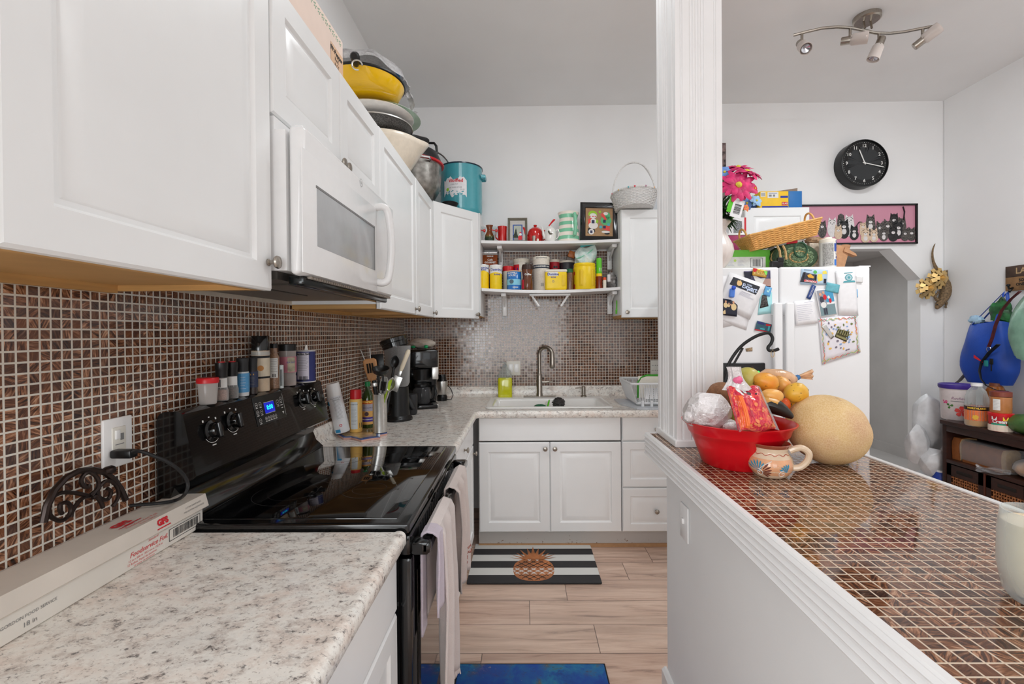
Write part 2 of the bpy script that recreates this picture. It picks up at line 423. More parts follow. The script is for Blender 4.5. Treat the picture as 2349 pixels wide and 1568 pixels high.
def cab(name,label,cat,o,ang,width,depth,z0,z1,fronts,group=None,under=None,body_poly=None,ztop=None):
    """o: front lower-left corner of the door face; fronts: (x0,x1,z0,z1,kind,knobx,knobz)"""
    t=thing(name,label,cat,(o[0],o[1],0),ang,group)
    b=B();z1=ztop or z1
    if body_poly: b.prism(body_poly,z0+(.02 if under else 0),z1,'z')
    else: b.box(.001,width-.001,.022,depth,z0+(.02 if under else 0),z1)
    obj('carcass',b,WHITE,t,smooth=0)
    if under:
        b=B()
        if body_poly: b.prism([(p[0]*.995,p[1]) for p in body_poly],z0+.017,z0+.0195,'z')
        else:
            b.box(.002,width-.002,.024,depth-.001,z0+.014,z0+.0195)
            b.box(.002,width-.002,.024,.042,z0+.001,z0+.014);b.box(.002,.02,.042,depth-.001,z0+.001,z0+.014);b.box(width-.02,width-.002,.042,depth-.001,z0+.001,z0+.014)
            b.box(.02,width-.02,depth-.02,depth-.001,z0-.004,z0+.014)
        obj('underside',b,OAK,t,smooth=0,label='bare maple underside')
    for (x0,x1,a,c,kind,kx,kz) in fronts:
        d=obj('door' if kind == 'door' else 'drawer',door_panel(B(),x1-x0,c-a,flat=(kind != 'door' and kind != 'panel'),fw=.05 if kind == 'panel' else .062),WHITE,t,loc=(x0,0,a),smooth=25)
        if kx is not None:
            obj('knob',knob_b(Matrix.Translation((kx-x0,0,kz-a)) @ Matrix.Rotation(PI/2,4,'X')),NICKEL,d,smooth=40)
    return t
LW='wall cabinet'
g=PI/2
XD=-.60
cab('wall_cabinet','white wall cabinet with raised panel door closest to the camera, knob by the microwave',LW,(XD,.512,0),g,.572,.378,1.535,2.297,
    [(.003,.569,1.535,2.295,'door',.551,1.60)],under=True)
cab('wall_cabinet','white wall cabinet above the foil box end of the counter, mostly out of the picture',LW,(XD,-.096,0),g,.606,.378,1.535,2.297,[(.003,.603,1.535,2.295,'door',.03,1.60)],under=True)
cab('wall_cabinet','short two-door white wall cabinet above the microwave',LW,(XD,1.086,0),g,.815,.378,1.965,2.297,
    [(.003,.406,1.965,2.295,'door',.388,1.985),(.410,.812,1.965,2.295,'door',.428,1.985)])
cab('wall_cabinet','white wall cabinet with one door right beyond the microwave',LW,(XD,1.903,0),g,.632,.378,1.535,2.302,[(.003,.629,1.535,2.30,'door',.600,1.565)],under=True)
cab('wall_cabinet','narrow white wall cabinet between the microwave side and the diagonal corner cabinet',LW,(XD,2.537,0),g,.487,.378,1.535,2.305,[(.003,.484,1.535,2.303,'door',.455,1.565)],under=True)
ang=math.atan2(.335,.272);wE=math.hypot(.272,.335)
inv=Matrix.Rotation(-ang,2)
pe=[tuple(inv @ Vector(q)) for q in ((.0,.02),(.0,.03),(-.378,.0),(-.378,.672),(.272,.672),(.272,.345))]
pe=[(0.004,.022),tuple(inv @ Vector((-.378,0))),tuple(inv @ Vector((-.378,.672))),tuple(inv @ Vector((.278,.672))),tuple(inv @ Vector((.278,.335))),(wE,.022)]
cab('corner_wall_cabinet','white diagonal corner wall cabinet with the teal stock pot on top',LW,(XD,3.025,0),ang,wE,.4,1.535,2.315,[(.003,wE-.004,1.535,2.313,'door',wE-.035,1.565)],under=True,body_poly=pe)
cab('wall_cabinet','white wall cabinet between the open shelves and the fluted column, basket on top',LW,(.715,3.36,0),0,.40,.338,1.535,2.332,[(.003,.40,1.535,2.33,'door',.042,1.575)],under=True)
cab('wall_cabinet','white wall cabinet high above the refrigerator with a snack box on it',LW,(1.62,3.36,0),0,.478,.338,1.86,2.335,[(.003,.475,1.86,2.333,'door',None,None)])

# base cabinets
def toe(b,x0,x1,y0,y1): b.box(x0,x1,y0,y1,0,.105)
XF=-.335
cab('base_cabinet','white base cabinet under the speckled counter closest to the camera, drawer over door','base cabinet',(XF,.56,0),g,.615,.62,.10,.872,
    [(.003,.612,.715,.868,'drawer',.13,.79),(.003,.612,.11,.705,'door',.055,.66)])
cab('base_cabinet','white base cabinet of the left run just out of the picture','base cabinet',(XF,-.3,0),g,.855,.62,.10,.872,[(.003,.852,.715,.868,'drawer',.4,.79),(.003,.852,.11,.705,'door',.055,.66)])
cab('base_cabinet','white base cabinet beyond the stove with small drawer over door','base cabinet',(XF,2.03,0),g,.93,.62,.10,.872,
    [(.003,.90,.715,.868,'drawer',.45,.79),(.003,.90,.11,.705,'door',.87,.66)])
cab('sink_base_cabinet','white two-door sink base cabinet on the back wall','base cabinet',(-.312,3.0,0),0,.948,.66,.105,.872,
    [(.005,.942,.715,.868,'drawer',None,None),(.005,.471,.112,.705,'door',.443,.665),(.477,.943,.112,.705,'door',.507,.665)],ztop=.70)
cab('drawer_base_cabinet','white three-drawer base cabinet between the sink cabinet and the bar wall','base cabinet',(.638,3.0,0),0,.40,.66,.105,.872,
    [(.003,.397,.715,.868,'drawer',.225,.79),(.003,.397,.408,.705,'panel',None,None),(.003,.397,.112,.398,'panel',.222,.25)])
# speckled, chipped plinth along the back run
m,gg,p=base('chipped_plinth_paint')
P=gg.pos();z=gg.xyz(P)[2]
n=gg.noise(P,60,4,.65);n2=gg.noise(P,9,3)
th=gg.m('ADD',gg.m('MULTIPLY',gg.m('SUBTRACT',.06,z),3.2),gg.m('MULTIPLY',gg.m('SUBTRACT',n2,.5),.5))
msk=gg.m('GREATER_THAN',gg.m('ADD',n,gg.m('MULTIPLY',th,.55)),.70)
gg.L.new(gg.mix(msk,(186,182,178),(116,84,58)),p.inputs['Base Color']);p.inputs['Roughness'].default_value=.6
b=B();b.box(XF+.02,1.04,3.035,3.06,.022,.112);b.k=1;b.box(XF+.02,1.04,3.025,3.06,0,.022)
struct('trim_2',b,[m,mat('bare_wood_strip',(176,136,98),.6)],smooth=0)
b=B();b.box(-.40,-.38,2.03,3.06,0,.11);b.box(-.40,-.38,-.3,1.175,0,.11);struct('trim_3',b,WHITE,smooth=0)

# ------------------------------------------------------------------ worktop with its upstand
t=thing('worktop','speckled beige laminate worktop running along the left and back walls','countertop',(0,0,.914))
ZT,TH=.914,.042
def edge_prof(x_in,x_out):      # rolled front edge
    r=.016
    return [(x_in,ZT),(x_out-.03,ZT),(x_out-.022,ZT+.003),(x_out-r,ZT+.003)]+[(x_out-r+r*math.sin(a),ZT-r+.003+r*math.cos(a)) for a in np.linspace(.2,PI/2,6)]+[(x_out,ZT-.03),(x_out-.008,ZT-TH),(x_in,ZT-TH)]
def upstand(x):
    return [(x,.872),(x,.992),(x+.006,.996),(x+.016,.996),(x+.021,.990),(x+.021,.94)]+[(x+.021+.026*(1-math.cos(a)),.94-.026*math.sin(a)) for a in np.linspace(.2,PI/2,5)]+[(x+.06,.872)]
b=B();xo=-.312
b.prism(edge_prof(-.95,xo),-.3,1.178,'y');b.prism(upstand(XL),-.3,1.178,'y')
obj('near_slab',b,M_GRAN,t,world=True,smooth=50)
b=B()
b.prism(edge_prof(-.95,xo),2.022,2.962,'y');b.prism(upstand(XL),2.022,YB,'y')
SX0,SX1,SY0,SY1=-.245,.575,3.13,3.57
yo=2.968
b.box(-.95,xo,2.962,SY0,ZT-TH,ZT)
b.prism([(yo+(xo-q[0]),q[1]) for q in edge_prof(xo-(SY0-yo),xo)],xo,1.04,'x')
b.box(-.95,SX0,SY0,3.69,ZT-TH,ZT);b.box(SX1,1.04,SY0,3.69,ZT-TH,ZT);b.box(SX0,SX1,SY1,3.69,ZT-TH,ZT)
b.prism([(YB-(q[0]-XL),q[1]) for q in upstand(XL)],XL+.02,1.04,'x')
obj('corner_slab',b,M_GRAN,t,world=True,smooth=50)

# ------------------------------------------------------------------ sink
ENAM=mat('white_enamel',(236,235,232),.16,var=.01,coat=.4)
t=thing('sink','white enamel drop-in double sink below the tall tap','sink',(.165,3.35,.914))
b=B()
def ring(x0,x1,y0,y1,z,r=.03):
    o=[]
    for cx,cy,a in ((x1-r,y1-r,0),(x0+r,y1-r,PI/2),(x0+r,y0+r,PI),(x1-r,y0+r,1.5*PI)):
        for k in range(5): o.append((cx+r*math.cos(a+k*PI/8),cy+r*math.sin(a+k*PI/8),z))
    return o
def loft(b,rings,cap=True):
    n=len(rings[0]);vs=[q for r in rings for q in r]
    fs=[(k*n+i,k*n+(i+1) % n,k*n+n+(i+1) % n,k*n+n+i) for k in range(len(rings)-1) for i in range(n)]
    if cap: fs.append(tuple(range(len(vs)-n,len(vs))))
    return b.add(vs,fs)
x0,x1,y0,y1=-.270,.600,3.08,3.60
loft(b,[ring(x0,x1,y0,y1,.915),ring(x0,x1,y0,y1,.922),ring(x0+.008,x1-.008,y0+.008,y1-.008,.926),ring(x0+.045,x1-.045,y0+.045,y1-.105,.924),ring(x0+.055,x1-.055,y0+.055,y1-.115,.91),ring(x0+.075,x1-.075,y0+.075,y1-.13,.72)])
obj('basin',b,ENAM,t,world=True,smooth=50)
b=B();b.rbox(.155,.185,y0+.06,y1-.12,.72,.905,.01);obj('divider',b,ENAM,t,world=True)
for cx in (-.03,.36):
    b=B();b.lathe([(0,.722),(.04,.722),(.042,.725),(.03,.724),(0,.723)],20,(cx,3.3,0));obj('drain',b,STEEL,t,world=True)
t=thing('kitchen_tap','tall brushed nickel gooseneck tap with pull-down head','tap',(.115,3.57,.926))
b=B();b.rbox(-.125,.125,-.025,.025,0,.006,.003);obj('base_plate',b,NICKEL,t)
b=B();b.lathe([(0,.004),(.026,.004),(.026,.02),(.022,.03),(.022,.165),(.019,.175),(.016,.18),(.016,.2)],24)
obj('valve_body',b,NICKEL,t)
b=B();pts=[(0,0,.17),(0,0,.30)]+[(.048-.048*math.cos(a),-.05*(1-math.cos(a)),.335+.055*math.sin(a)) for a in np.linspace(0,PI*.95,16)]
b.tube(pts,[.0145]*len(pts),14);obj('spout',b,NICKEL,t)
e=pts[-1];b=B();b.lathe([(.0145,.008),(.017,0),(.019,-.075),(.021,-.10),(.017,-.108),(0,-.108)],20,(e[0],e[1],e[2]));obj('spray_head',b,NICKEL,t)
b=B();b.lathe([(.0125,0),(.0125,-.006),(0,-.006)],16,(e[0],e[1],e[2]-.108));obj('nozzle',b,BLKPL,t)
b=B();b.tube([(.02,0,.115),(.05,0,.115),(.075,-.003,.118)],[.011,.010,.010],12);b.tube([(.074,0,.118),(.10,-.004,.119)],[.006,.006],8);obj('lever',b,NICKEL,t)
t=thing('soap_dispenser','small brushed nickel pump dispenser set in the sink rim','soap dispenser',(.46,3.57,.926))
b=B();b.lathe([(0,0),(.024,0),(.024,.006),(.016,.012),(.016,.075),(.012,.08),(0,.081)],20);obj('pump_body',b,NICKEL,t)
b=B();b.tube([(0,0,.066),(-.03,-.01,.07),(-.066,-.02,.068)],[.006,.005,.004],8);obj('spout',b,NICKEL,t)
# things in the sink
t=thing('dish_brush','green dish brush standing in the sink bowl','brush',(.12,3.17,.735))
b=B();b.tube([(0,0,.05),(.02,0,.12),(.045,0,.205),(.05,0,.225)],[.008,.008,.013,.009],10,flat=.5);obj('handle',b,mat('lime_plastic',(96,200,40),.35),t)
b=B();b.blob((-.012,0,.165),(.05,.03,.03),.15,9,3);obj('sponge_head',b,mat('dark_green_scourer',(36,92,62),.9,bump=.6,bs=300),t)
SCR=mat('steel_wool',(96,92,90),.45,.8,bump=1.0,bs=500,var=.3,vs=200)
t=thing('scouring_pad','grey wire scouring pad on the sink divider','scourer',(.235,3.17,.905))
b=B();b.blob((0,0,.03),(.042,.035,.038),.2,12,5,24,18);obj('wire_ball',b,SCR,t)
b=B();rnd=random.Random(3)
for k in range(26):
    a,q=rnd.uniform(0,6.28),rnd.uniform(.3,1.4);c=Vector((.036*math.cos(a)*math.sin(q),.03*math.sin(a)*math.sin(q),.03+.034*math.cos(q)))
    b.tube([c+Vector((.011*math.cos(s),.006*math.sin(s*2),.011*math.sin(s))) for s in np.linspace(0,6.28,9)],.0011,4)
obj('wire_curls',b,SCR,t)

# ------------------------------------------------------------------ stove
t=thing('electric_stove','black electric range with glass cooktop and knobs on its back panel','stove',(-.62,1.6,0))
Y0,Y1=1.188,2.012
b=B();b.box(-.95,-.335,Y0,Y1,.03,.905);obj('body',b,BLACK,t,world=True,smooth=0)
b=B();b.rbox(-.935,-.306,Y0,Y1,.903,.932,.007,3);obj('cooktop_frame',b,BLACK,t,world=True)
b=B();b.rbox(-.895,-.345,Y0+.03,Y1-.03,.925,.9345,.003,2);gl=obj('cooktop_glass',b,BLKGLASS,t,world=True)
GR=mat('grey_burner_print',(78,76,76),.2,var=.3,vs=90)
for cx,cy,r in ((-.50,1.45,.085),(-.50,1.80,.115),(-.73,1.42,.115),(-.73,1.80,.085)):
    b=B();n=64
    for rr in ((r,r-.0014),(r*.62,r*.62-.0009)):
        b.lathe([(rr[0],0),(rr[1],0)],n,(cx,cy,.9347))
    obj('burner_ring',b,GR,gl,smooth=0).location=-Vector(t.location)
prof=[(-.972,.90),(-.972,1.205),(-.965,1.222),(-.950,1.229),(-.915,1.229),(-.902,1.222),(-.872,1.078),(-.868,1.058),(-.876,1.05),(-.925,1.03),(-.938,1.0),(-.925,.965),(-.895,.938),(-.895,.90)]
b=B();b.prism(prof,Y0,Y1-.01,'y');bg=obj('backguard',b,BLACK,t,world=True,smooth=30)
pf0=Vector((-.8995,0,1.208));pf1=Vector((-.8735,0,1.083));ez=(pf0-pf1).normalized();nx=Vector((ez.z,0,-ez.x))
def onpanel(q,off=.0015):        # where a pixel's ray meets the sloping control panel
    d=ray(*q);k=(pf1-O3).dot(nx)/d.dot(nx);return O3+d*k+nx*off
def panM(o): return Matrix(((0,ez.x,nx.x,o.x),(1,ez.y,nx.y,o.y),(0,ez.z,nx.z,o.z),(0,0,0,1)))
L0=Vector(t.location)
kb=B()
kb.lathe([(0,0),(.030,0),(.030,.004),(.022,.007),(.021,.02),(.0195,.023),(0,.023)],28)
kb.rbox(-.0065,.0065,-.0235,.0235,.012,.031,.005,3)
for q in ((484,988),(532,966),(692,916),(717,911)):
    M=panM(onpanel(q));b=B();b.add(kb.v,kb.f,M);b.v=[tuple(Vector(v)-L0) for v in b.v]
    k=obj('control_knob',b,BLACK,t)
    b=B(M)
    b.lathe([(.0335,.0003),(.032,.0003)],30,a0=-2.6,a1=.4)
    b.rect(-.008,.008,-.041,-.038,lambda u,v: (u,v,.0004));b.rect(-.003,.003,.038,.041,lambda u,v: (u,v,.0004))
    for sx in (-1,1): b.rect(.026*sx-.003,.026*sx+.003,.029,.035,lambda u,v: (u,v,.0004))
    b.v=[tuple(Vector(v)-L0) for v in b.v];obj('dial_marks',b,PRINTW,k,smooth=0)
# clock and its buttons
cpos=onpanel((617,936));M=panM(cpos)
b=B(M);b.rbox(-.085,.095,-.048,.048,-.001,.001,.004);b.v=[tuple(Vector(v)-L0) for v in b.v];cp=obj('control_pad',b,BLKPL,t)
b=B(M);b.rbox(-.030,.030,-.014,.022,.0005,.0022,.001);b.v=[tuple(Vector(v)-L0) for v in b.v]
obj('display',b,mat('blue_display',(10,18,120),.2,var=0,emit=(14,30,190),es=.9),cp,label='lit blue clock display')
b=B(M);b.text('8:00',.022,lambda u,v: (u,v+.004,.0027),bold=.0004);b.v=[tuple(Vector(v)-L0) for v in b.v]
obj('digits',b,mat('cyan_digits',(40,230,220),.3,var=0,emit=(30,240,220),es=1.4),cp,smooth=0)
b=B(M)
for (u,v,r) in [(-.072,.022,.0075),(-.050,.022,.0075),(-.072,-.004,.0075),(-.050,-.004,.0075),(-.066,-.032,.0075),(.055,.012,.010),(.078,.02,.009)]+[(-.032+k*.015,-.031,.006) for k in range(5)]:
    b.lathe([(r,0),(r-.0012,0)],18,(u,v,.0012));b.rect(u-.003,u+.003,v-.001,v+.001,lambda a,c: (a,c,.0012));b.rect(u-.006,u+.006,v-r-.0045,v-r-.002,lambda a,c: (a,c,.0012))
b.poly([(.078,-.034,.0012),(.084,-.024,.0012),(.072,-.024,.0012)]);b.rect(.070,.086,-.002,.001,lambda a,c: (a,c,.0012));b.rect(.072,.084,-.012,-.009,lambda a,c: (a,c,.0012))
for q in ((-.030,.0225,.030,.024),(-.030,-.016,.030,-.0145)): b.rect(q[0],q[2],q[1],q[3],lambda a,c: (a,c,.0012))
b.rect(.0925,.094,-.04,.04,lambda a,c: (a,c,.0012))
b.v=[tuple(Vector(v)-L0) for v in b.v];obj('button_print',b,PRINTW,cp,smooth=0)
o=AX(637,1003,-.9);b=B();b.lathe([(0,0),(.021,0),(.019,.003),(0,.004)],24,sy=.5,M=Matrix.Translation((-.889,o.y,o.z+.02)) @ Matrix.Rotation(PI/2,4,'Z') @ Matrix.Rotation(PI/2-.5,4,'X'))
obj('badge',b,NICKEL,t,world=True,label='oval metal badge')
# oven front
b=B();b.rbox(-.337,-.305,Y0+.004,Y1-.004,.845,.898,.006);obj('vent_panel',b,BLACK,t,world=True)
vb=B()
for k in range(22): vb.box(-.3052,-.3035,Y0+.10+k*.029,Y0+.116+k*.029,.852,.882)
obj('vent_slots',vb,mat('slot_grey',(70,70,72),.4,.5),t,world=True,smooth=0)
b=B();b.rbox(-.337,-.302,Y0+.004,Y1-.004,.215,.838,.008);dr=obj('oven_door',b,BLACK,t,world=True)
b=B();b.rbox(-.302,-.2995,Y0+.06,Y1-.06,.27,.78,.002);obj('door_glass',b,BLKGLASS,dr,smooth=0).data.transform(Matrix.Translation(-L0))
b=B();b.rbox(-.337,-.305,Y0+.004,Y1-.004,.04,.205,.008);obj('storage_drawer',b,BLACK,t,world=True)
b=B();b.rbox(-.278,-.254,Y0+.012,Y1-.012,.846,.874,.006)
for y in (Y0+.012,Y1-.055): b.rbox(-.306,-.26,y,y+.043,.842,.876,.005)
obj('oven_handle',b,BLACK,t,world=True)
b=B();b.tube([(-.33,Y0-.004,.445),(-.318,Y0-.004,.43),(-.30,Y0+.0,.43)],.009,10);obj('door_hinge',b,BLKPL,t,world=True)

# ------------------------------------------------------------------ microwave
MWW=mat('white_appliance_plastic',(236,236,236),.25,var=.01,coat=.2)
t=thing('microwave','white over-the-range microwave with bowed handle above the stove','microwave',(-.75,1.47,1.57))
A0,A1=1.092,1.848
b=B();b.box(-.97,-.572,A0+.002,A1-.002,1.585,1.925);b.box(-.97,-.60,A0+.002,A1-.002,1.925,1.958);obj('body',b,MWW,t,world=True,smooth=0)
b=B();b.rbox(-.566,-.527,A0,A1,1.575,1.935,.012,3);b.v=[(x-(.0 if z < 1.7 else 0)-.02*max(0,(1.60-z)/.03)*(1 if x > -.55 else 0),y,z) for x,y,z in b.v];dr=obj('door',b,MWW,t,world=True)
LM=Vector(t.location)
b=B();b.rbox(-.568,-.545,A0+.03,A1-.02,1.926,1.95,.005);obj('top_grille',b,MWW,t,world=True)
def mwf(y,z,off=0): return (-.527+off,y,z)
wq=[AX(725,433,-.526),AX(857,521,-.526),AX(855,621,-.526),AX(725,560,-.526)]
wy0,wy1=wq[0].y,wq[1].y;wz1,wz0=(wq[0].z+wq[1].z)/2,(wq[2].z+wq[3].z)/2
b=B();vs=[];ro=[(-.03,.0),(0,-.0),(.012,-.004)]
b.rbox(-.5275,-.5245,wy0-.075,wy1+.03,wz0-.075,wz1+.075,.003);obj('door_glass_panel',b,MWW,dr,smooth=30).data.transform(Matrix.Translation(-LM))
b=B();b.rbox(-.5255,-.5238,wy0,wy1,wz0,wz1,.002);obj('window',b,mat('microwave_screen',(176,178,180),.18,var=.03,vs=30),dr,label='grey mesh viewing window').data.transform(Matrix.Translation(-LM))
b=B()
b.box(-.5245,-.5232,wy0-.004,wy1+.004,wz1,wz1+.006);b.box(-.5245,-.5232,wy1,wy1+.005,wz0,wz1+.006)
obj('window_frame',b,PRINTG,dr,smooth=0).data.transform(Matrix.Translation(-LM))
hy=AX(885,560,-.50).y;b=B()
b.tube(smo([(-.528,hy-.012,1.885),(-.502,hy-.012,1.885),(-.490,hy-.004,1.865),(-.482,hy,1.80),(-.480,hy,1.75),(-.482,hy,1.70),(-.490,hy-.004,1.635),(-.502,hy-.012,1.615),(-.528,hy-.012,1.615)]),[.0135]*33,12)
obj('handle',b,MWW,dr).data.transform(Matrix.Translation(-LM))
b=B();o=AX(829,419,-.526)
b.lathe([(.0125,0),(.0112,0)],24,M=Matrix.Translation((-.5262,o.y,o.z)) @ Matrix.Rotation(PI/2,4,'Y'));b.text('GE',.011,lambda u,v: (-.5260,o.y+u,o.z+v))
obj('badge',b,PRINTG,dr,smooth=0).data.transform(Matrix.Translation(-LM))
b=B()
for k in range(11): b.rect(hy-.032,hy-.022,1.62+k*.023,1.626+k*.023,lambda u,v: (-.5260,u,v))
obj('keypad_print',b,PRINTG,dr,smooth=0).data.transform(Matrix.Translation(-LM))
b=B();b.rbox(-.585,-.545,A0+.03,A1-.04,1.553,1.577,.006);obj('light_shield',b,mat('tinted_shield',(20,24,24),.15,var=.4,vs=20),t,world=True,label='dark glossy strip below the door')
b=B()
for k in range(46): b.box(-.562,-.535,A0+.05+k*.0148,A0+.058+k*.0148,1.570,1.576)
obj('vent_slots',b,mat('vent_beige',(150,140,130),.5),t,world=True,smooth=0)
b=B();b.box(-.965,-.60,A0+.01,A1-.01,1.565,1.585);b.box(-.93,-.74,A0+.06,A1-.30,1.560,1.566);b.box(-.72,-.62,A0+.1,A1-.1,1.560,1.566)
obj('filter_plate',b,mat('grey_filter_metal',(120,116,112),.35,.8),t,world=True,smooth=0)
b=B();b.box(XL+.004,-.955,1.085,1.90,1.574,1.60);struct('trim_4',b,OAK,smooth=0)

# ------------------------------------------------------------------ bar, pony wall and fluted column
b=B();b.box(.53,1.02,-1.2,1.71,0,.954);struct('wall_peninsula',b,mat('grey_white_paint',(236,237,237),.5,var=.02,vs=3,bump=.1,bs=60),smooth=0)
b=B();b.prism([(.53,0),(.53,.16),(.522,.16),(.512,.15),(.512,0)],-1.2,1.725,'y');struct('baseboard_peninsula',b,TRIMW,smooth=0)
t=thing('bar_top','tiled breakfast bar top with reeded white edge on the half wall','bar counter',(.76,.3,1.0))
b=B();b.box(.476,1.05,-1.2,1.748,.955,1.04);obj('tile_surface',b,M_TILE_T,t,world=True,smooth=0)
b=B();pr=[(.475,.955)]
zz=1.043
for k in range(5):
    z1=.958+k*.0165;pr += [(.462,z1+.002),(.4575,z1+.008),(.462,z1+.0145)]
pr += [(.462,zz-.003),(.465,zz),(.476,zz),(.476,.955)]
b.prism(pr,-1.2,1.757,'y');obj('reeded_edge',b,TRIMW,t,world=True,smooth=25,label='white reeded moulding along the kitchen side')
b=B();b.rbox(1.05,1.068,-1.2,1.755,.96,1.044,.004);obj('edge_strip',b,TRIMW,t,world=True,label='plain white strip along the dining side')
b=B();b.box(.476,1.05,1.748,1.757,.96,1.042);obj('end_strip',b,TRIMW,t,world=True,smooth=0)
# column: casing boards with flutes on each face
cx0,cx1,cy0,cy1=.512,.668,1.538,1.752
def fluted(u0,u1,depth=.006):
    pts=[];w=u1-u0;fl=[(.10,.16),(.30,.38),(.42,.50),(.54,.62),(.82,.88)]
    pts.append((u0,0))
    for a,c in fl:
        for k in range(5):
            tt=k/4;pts.append((u0+w*(a+(c-a)*tt),depth*math.sin(PI*tt)))
    pts.append((u1,0));return pts
poly=[(u,cy0+d) for u,d in fluted(cx0,cx1)]+[(cx1-d,u) for u,d in fluted(cy0,cy1)]+[(cx1-(u-cx0),cy1-d) for u,d in fluted(cx0,cx1)]+[(cx0+d,cy1-(u-cy0)) for u,d in fluted(cy0,cy1)]
b=B();b.prism(poly,1.06,ZC,'z');b.rbox(cx0-.008,cx1+.008,cy0-.008,cy1+.008,1.04,1.065,.004);struct('column',b,TRIMW,smooth=20)
t=thing('light_switch','white toggle switch plate on the grey half wall under the bar','light switch',(.529,1.55,.87))
o=AX(1572,1197,.529);t.location=(.529,o.y,o.z)
b=B();b.rbox(-.006,0,-.036,.036,-.058,.058,.003);obj('wall_plate',b,MWW,t)
b=B();b.rbox(-.013,-.004,-.006,.006,-.004,.014,.002);obj('toggle',b,MWW,t)
# ------------------------------------------------------------------ open shelves on the back wall
def shelf_z(x,hi):
    s=max(0,1-((x-.197)/.52)**2)
    return (2.122-.010*s) if hi else (1.766-.020*s)
def make_shelf(hi,label):
    t=thing('wall_shelf',label,'shelf',(.197,3.55,shelf_z(.197,hi)),group='white shelves over the sink')
    b=B();L=Vector(t.location);n=24;x0,x1=-.318,.716
    vs=[];fs=[]
    for i in range(n+1):
        x=x0+(x1-x0)*i/n;z=shelf_z(x,hi)
        vs += [(x-L.x,3.40-L.y,z-L.z),(x-L.x,3.698-L.y,z-L.z),(x-L.x,3.698-L.y,z-.021-L.z),(x-L.x,3.40-L.y,z-.021-L.z)]
    for i in range(n):
        for j in range(4): j2=(j+1) % 4;fs.append((4*i+j,4*i+j2,4*i+4+j2,4*i+4+j))
    fs += [(0,1,2,3),(4*n+3,4*n+2,4*n+1,4*n)]
    b.add(vs,fs);obj('board',b,TRIMW,t,smooth=30)
    return t
for hi in (1,0):
    t=make_shelf(hi,'upper white board shelf holding the teapots and picture frames' if hi else 'lower white board shelf holding sugar and coffee tins')
    L=Vector(t.location)
    for px in ((1148,1402) if hi else (1156,1402)):
        x=AY(px,600,3.6).x;z=shelf_z(x,hi)-.0215;b=B()
        b.rbox(x-.019,x+.019,3.665,3.697,z-.17,z-.002,.006);b.rbox(x-.019,x+.019,3.46,3.697,z-.027,z-.001,.006)
        b.prism([(3.668,z-.10),(3.50,z-.026),(3.53,z-.026),(3.668,z-.075)],x-.006,x+.006,'x')
        b.v=[tuple(Vector(q)-L) for q in b.v];obj('bracket',b,MWW,t)
t=thing('folding_rack','white fold-down paper towel rack with two slanted arms under the lower shelf','towel rack',(.2,3.5,1.7))
b=B();p,q=AY(1214,676,3.47),AY(1308,676,3.47);zz=shelf_z(.2,0)-.0225
b.rbox(p.x,q.x,3.44,3.5,zz-.016,zz,.004);obj('bar',b,MWW,t,world=True)
for a,c in (((1220,682),(1236,702)),((1303,682),(1287,702))):
    b=B();A,C=AY(*a,3.46),AY(*c,3.46);A.z=zz-.013;b.tube([A,C],.0085,6);obj('arm',b,MWW,t,world=True,smooth=20)

YEL=mat('yellow_plastic',(244,208,26),.35,var=.03)
CREAM=mat('cream_plastic',(232,226,212),.45,var=.03)
RED=mat('red_plastic',(206,24,34),.35,var=.04)
REDG=mat('red_glaze',(196,22,20),.15,var=.05,coat=.5)
GREENL=mat('dark_green_lid',(18,92,56),.4,var=.03)
BROWNG=mat('brown_bottle',(104,52,20),.12,var=.1,coat=.4)
COFFEE=mat('coffee_granules',(66,34,20),.8,var=.5,vs=300,bump=.5,bs=400)
def spot(x0,x1,yt,yb,Y,z=None):
    a,c=AY(x0,yb,Y),AY(x1,yb,Y);T=AY((x0+x1)/2,yt,Y)
    x=(a.x+c.x)/2;zb=(a.z+c.z)/2 if z is None else z
    return x,abs(c.x-a.x)/2,zb,T.z-zb
def can(name,label,cat,x0,x1,yt,yb,Y,parts,prints=(),z=None,group=None,n=28,sq=1.0,hi=None,tilt=None,zrot=0):
    """parts: (name, [(r,z) as fractions], material[, label]); prints: (fn(b, r, h), material)"""
    X,r,zb,h=spot(x0,x1,yt,yb,Y,z)
    if hi is not None: h += zb-shelf_z(X,hi)-.0005;zb=shelf_z(X,hi)+.0005
    t=thing(name,label,cat,(X,Y,zb),zrot,group)
    if tilt: t.rotation_euler=tilt
    for q in parts:
        b=B();b.lathe([(u*r,v*h) for u,v in q[1]],n,sy=sq);o=obj(q[0],b,q[2],t,smooth=40)
        if len(q) > 3: o['label']=q[3]
    if prints:
        body=t.children[0] if t.children else t
        for fn,m in prints:
            b=B();fn(b,r,h);obj('printed_label',b,m,body,smooth=0)
    return t,r,h
def band(z0,z1,a=PI,off=.0006,c=0.0):
    return lambda b,r,h: b.rect(-a*r+c*r,a*r+c*r,z0*h,z1*h,oncyl(r+off),24)
def words(s,v,size,u=0.0,off=.0011,bold=.0006,rs=1.0,shear=0): return lambda b,r,h: b.text(s,size*h,(lambda f: lambda x,y: f(x+u*r,v*h+y))(oncyl(r*rs+off)),bold=bold,shear=shear)
def bars(v0,v1,u0,u1,off=.0011,n=13):
    def f(b,r,h):
        rr=random.Random(5);u=u0*r
        while u < u1*r:
            w=rr.uniform(.0008,.0028);b.rect(u,min(u+w,u1*r),v0*h,v1*h,oncyl(r+off));u += w+rr.uniform(.0008,.002)
    return f
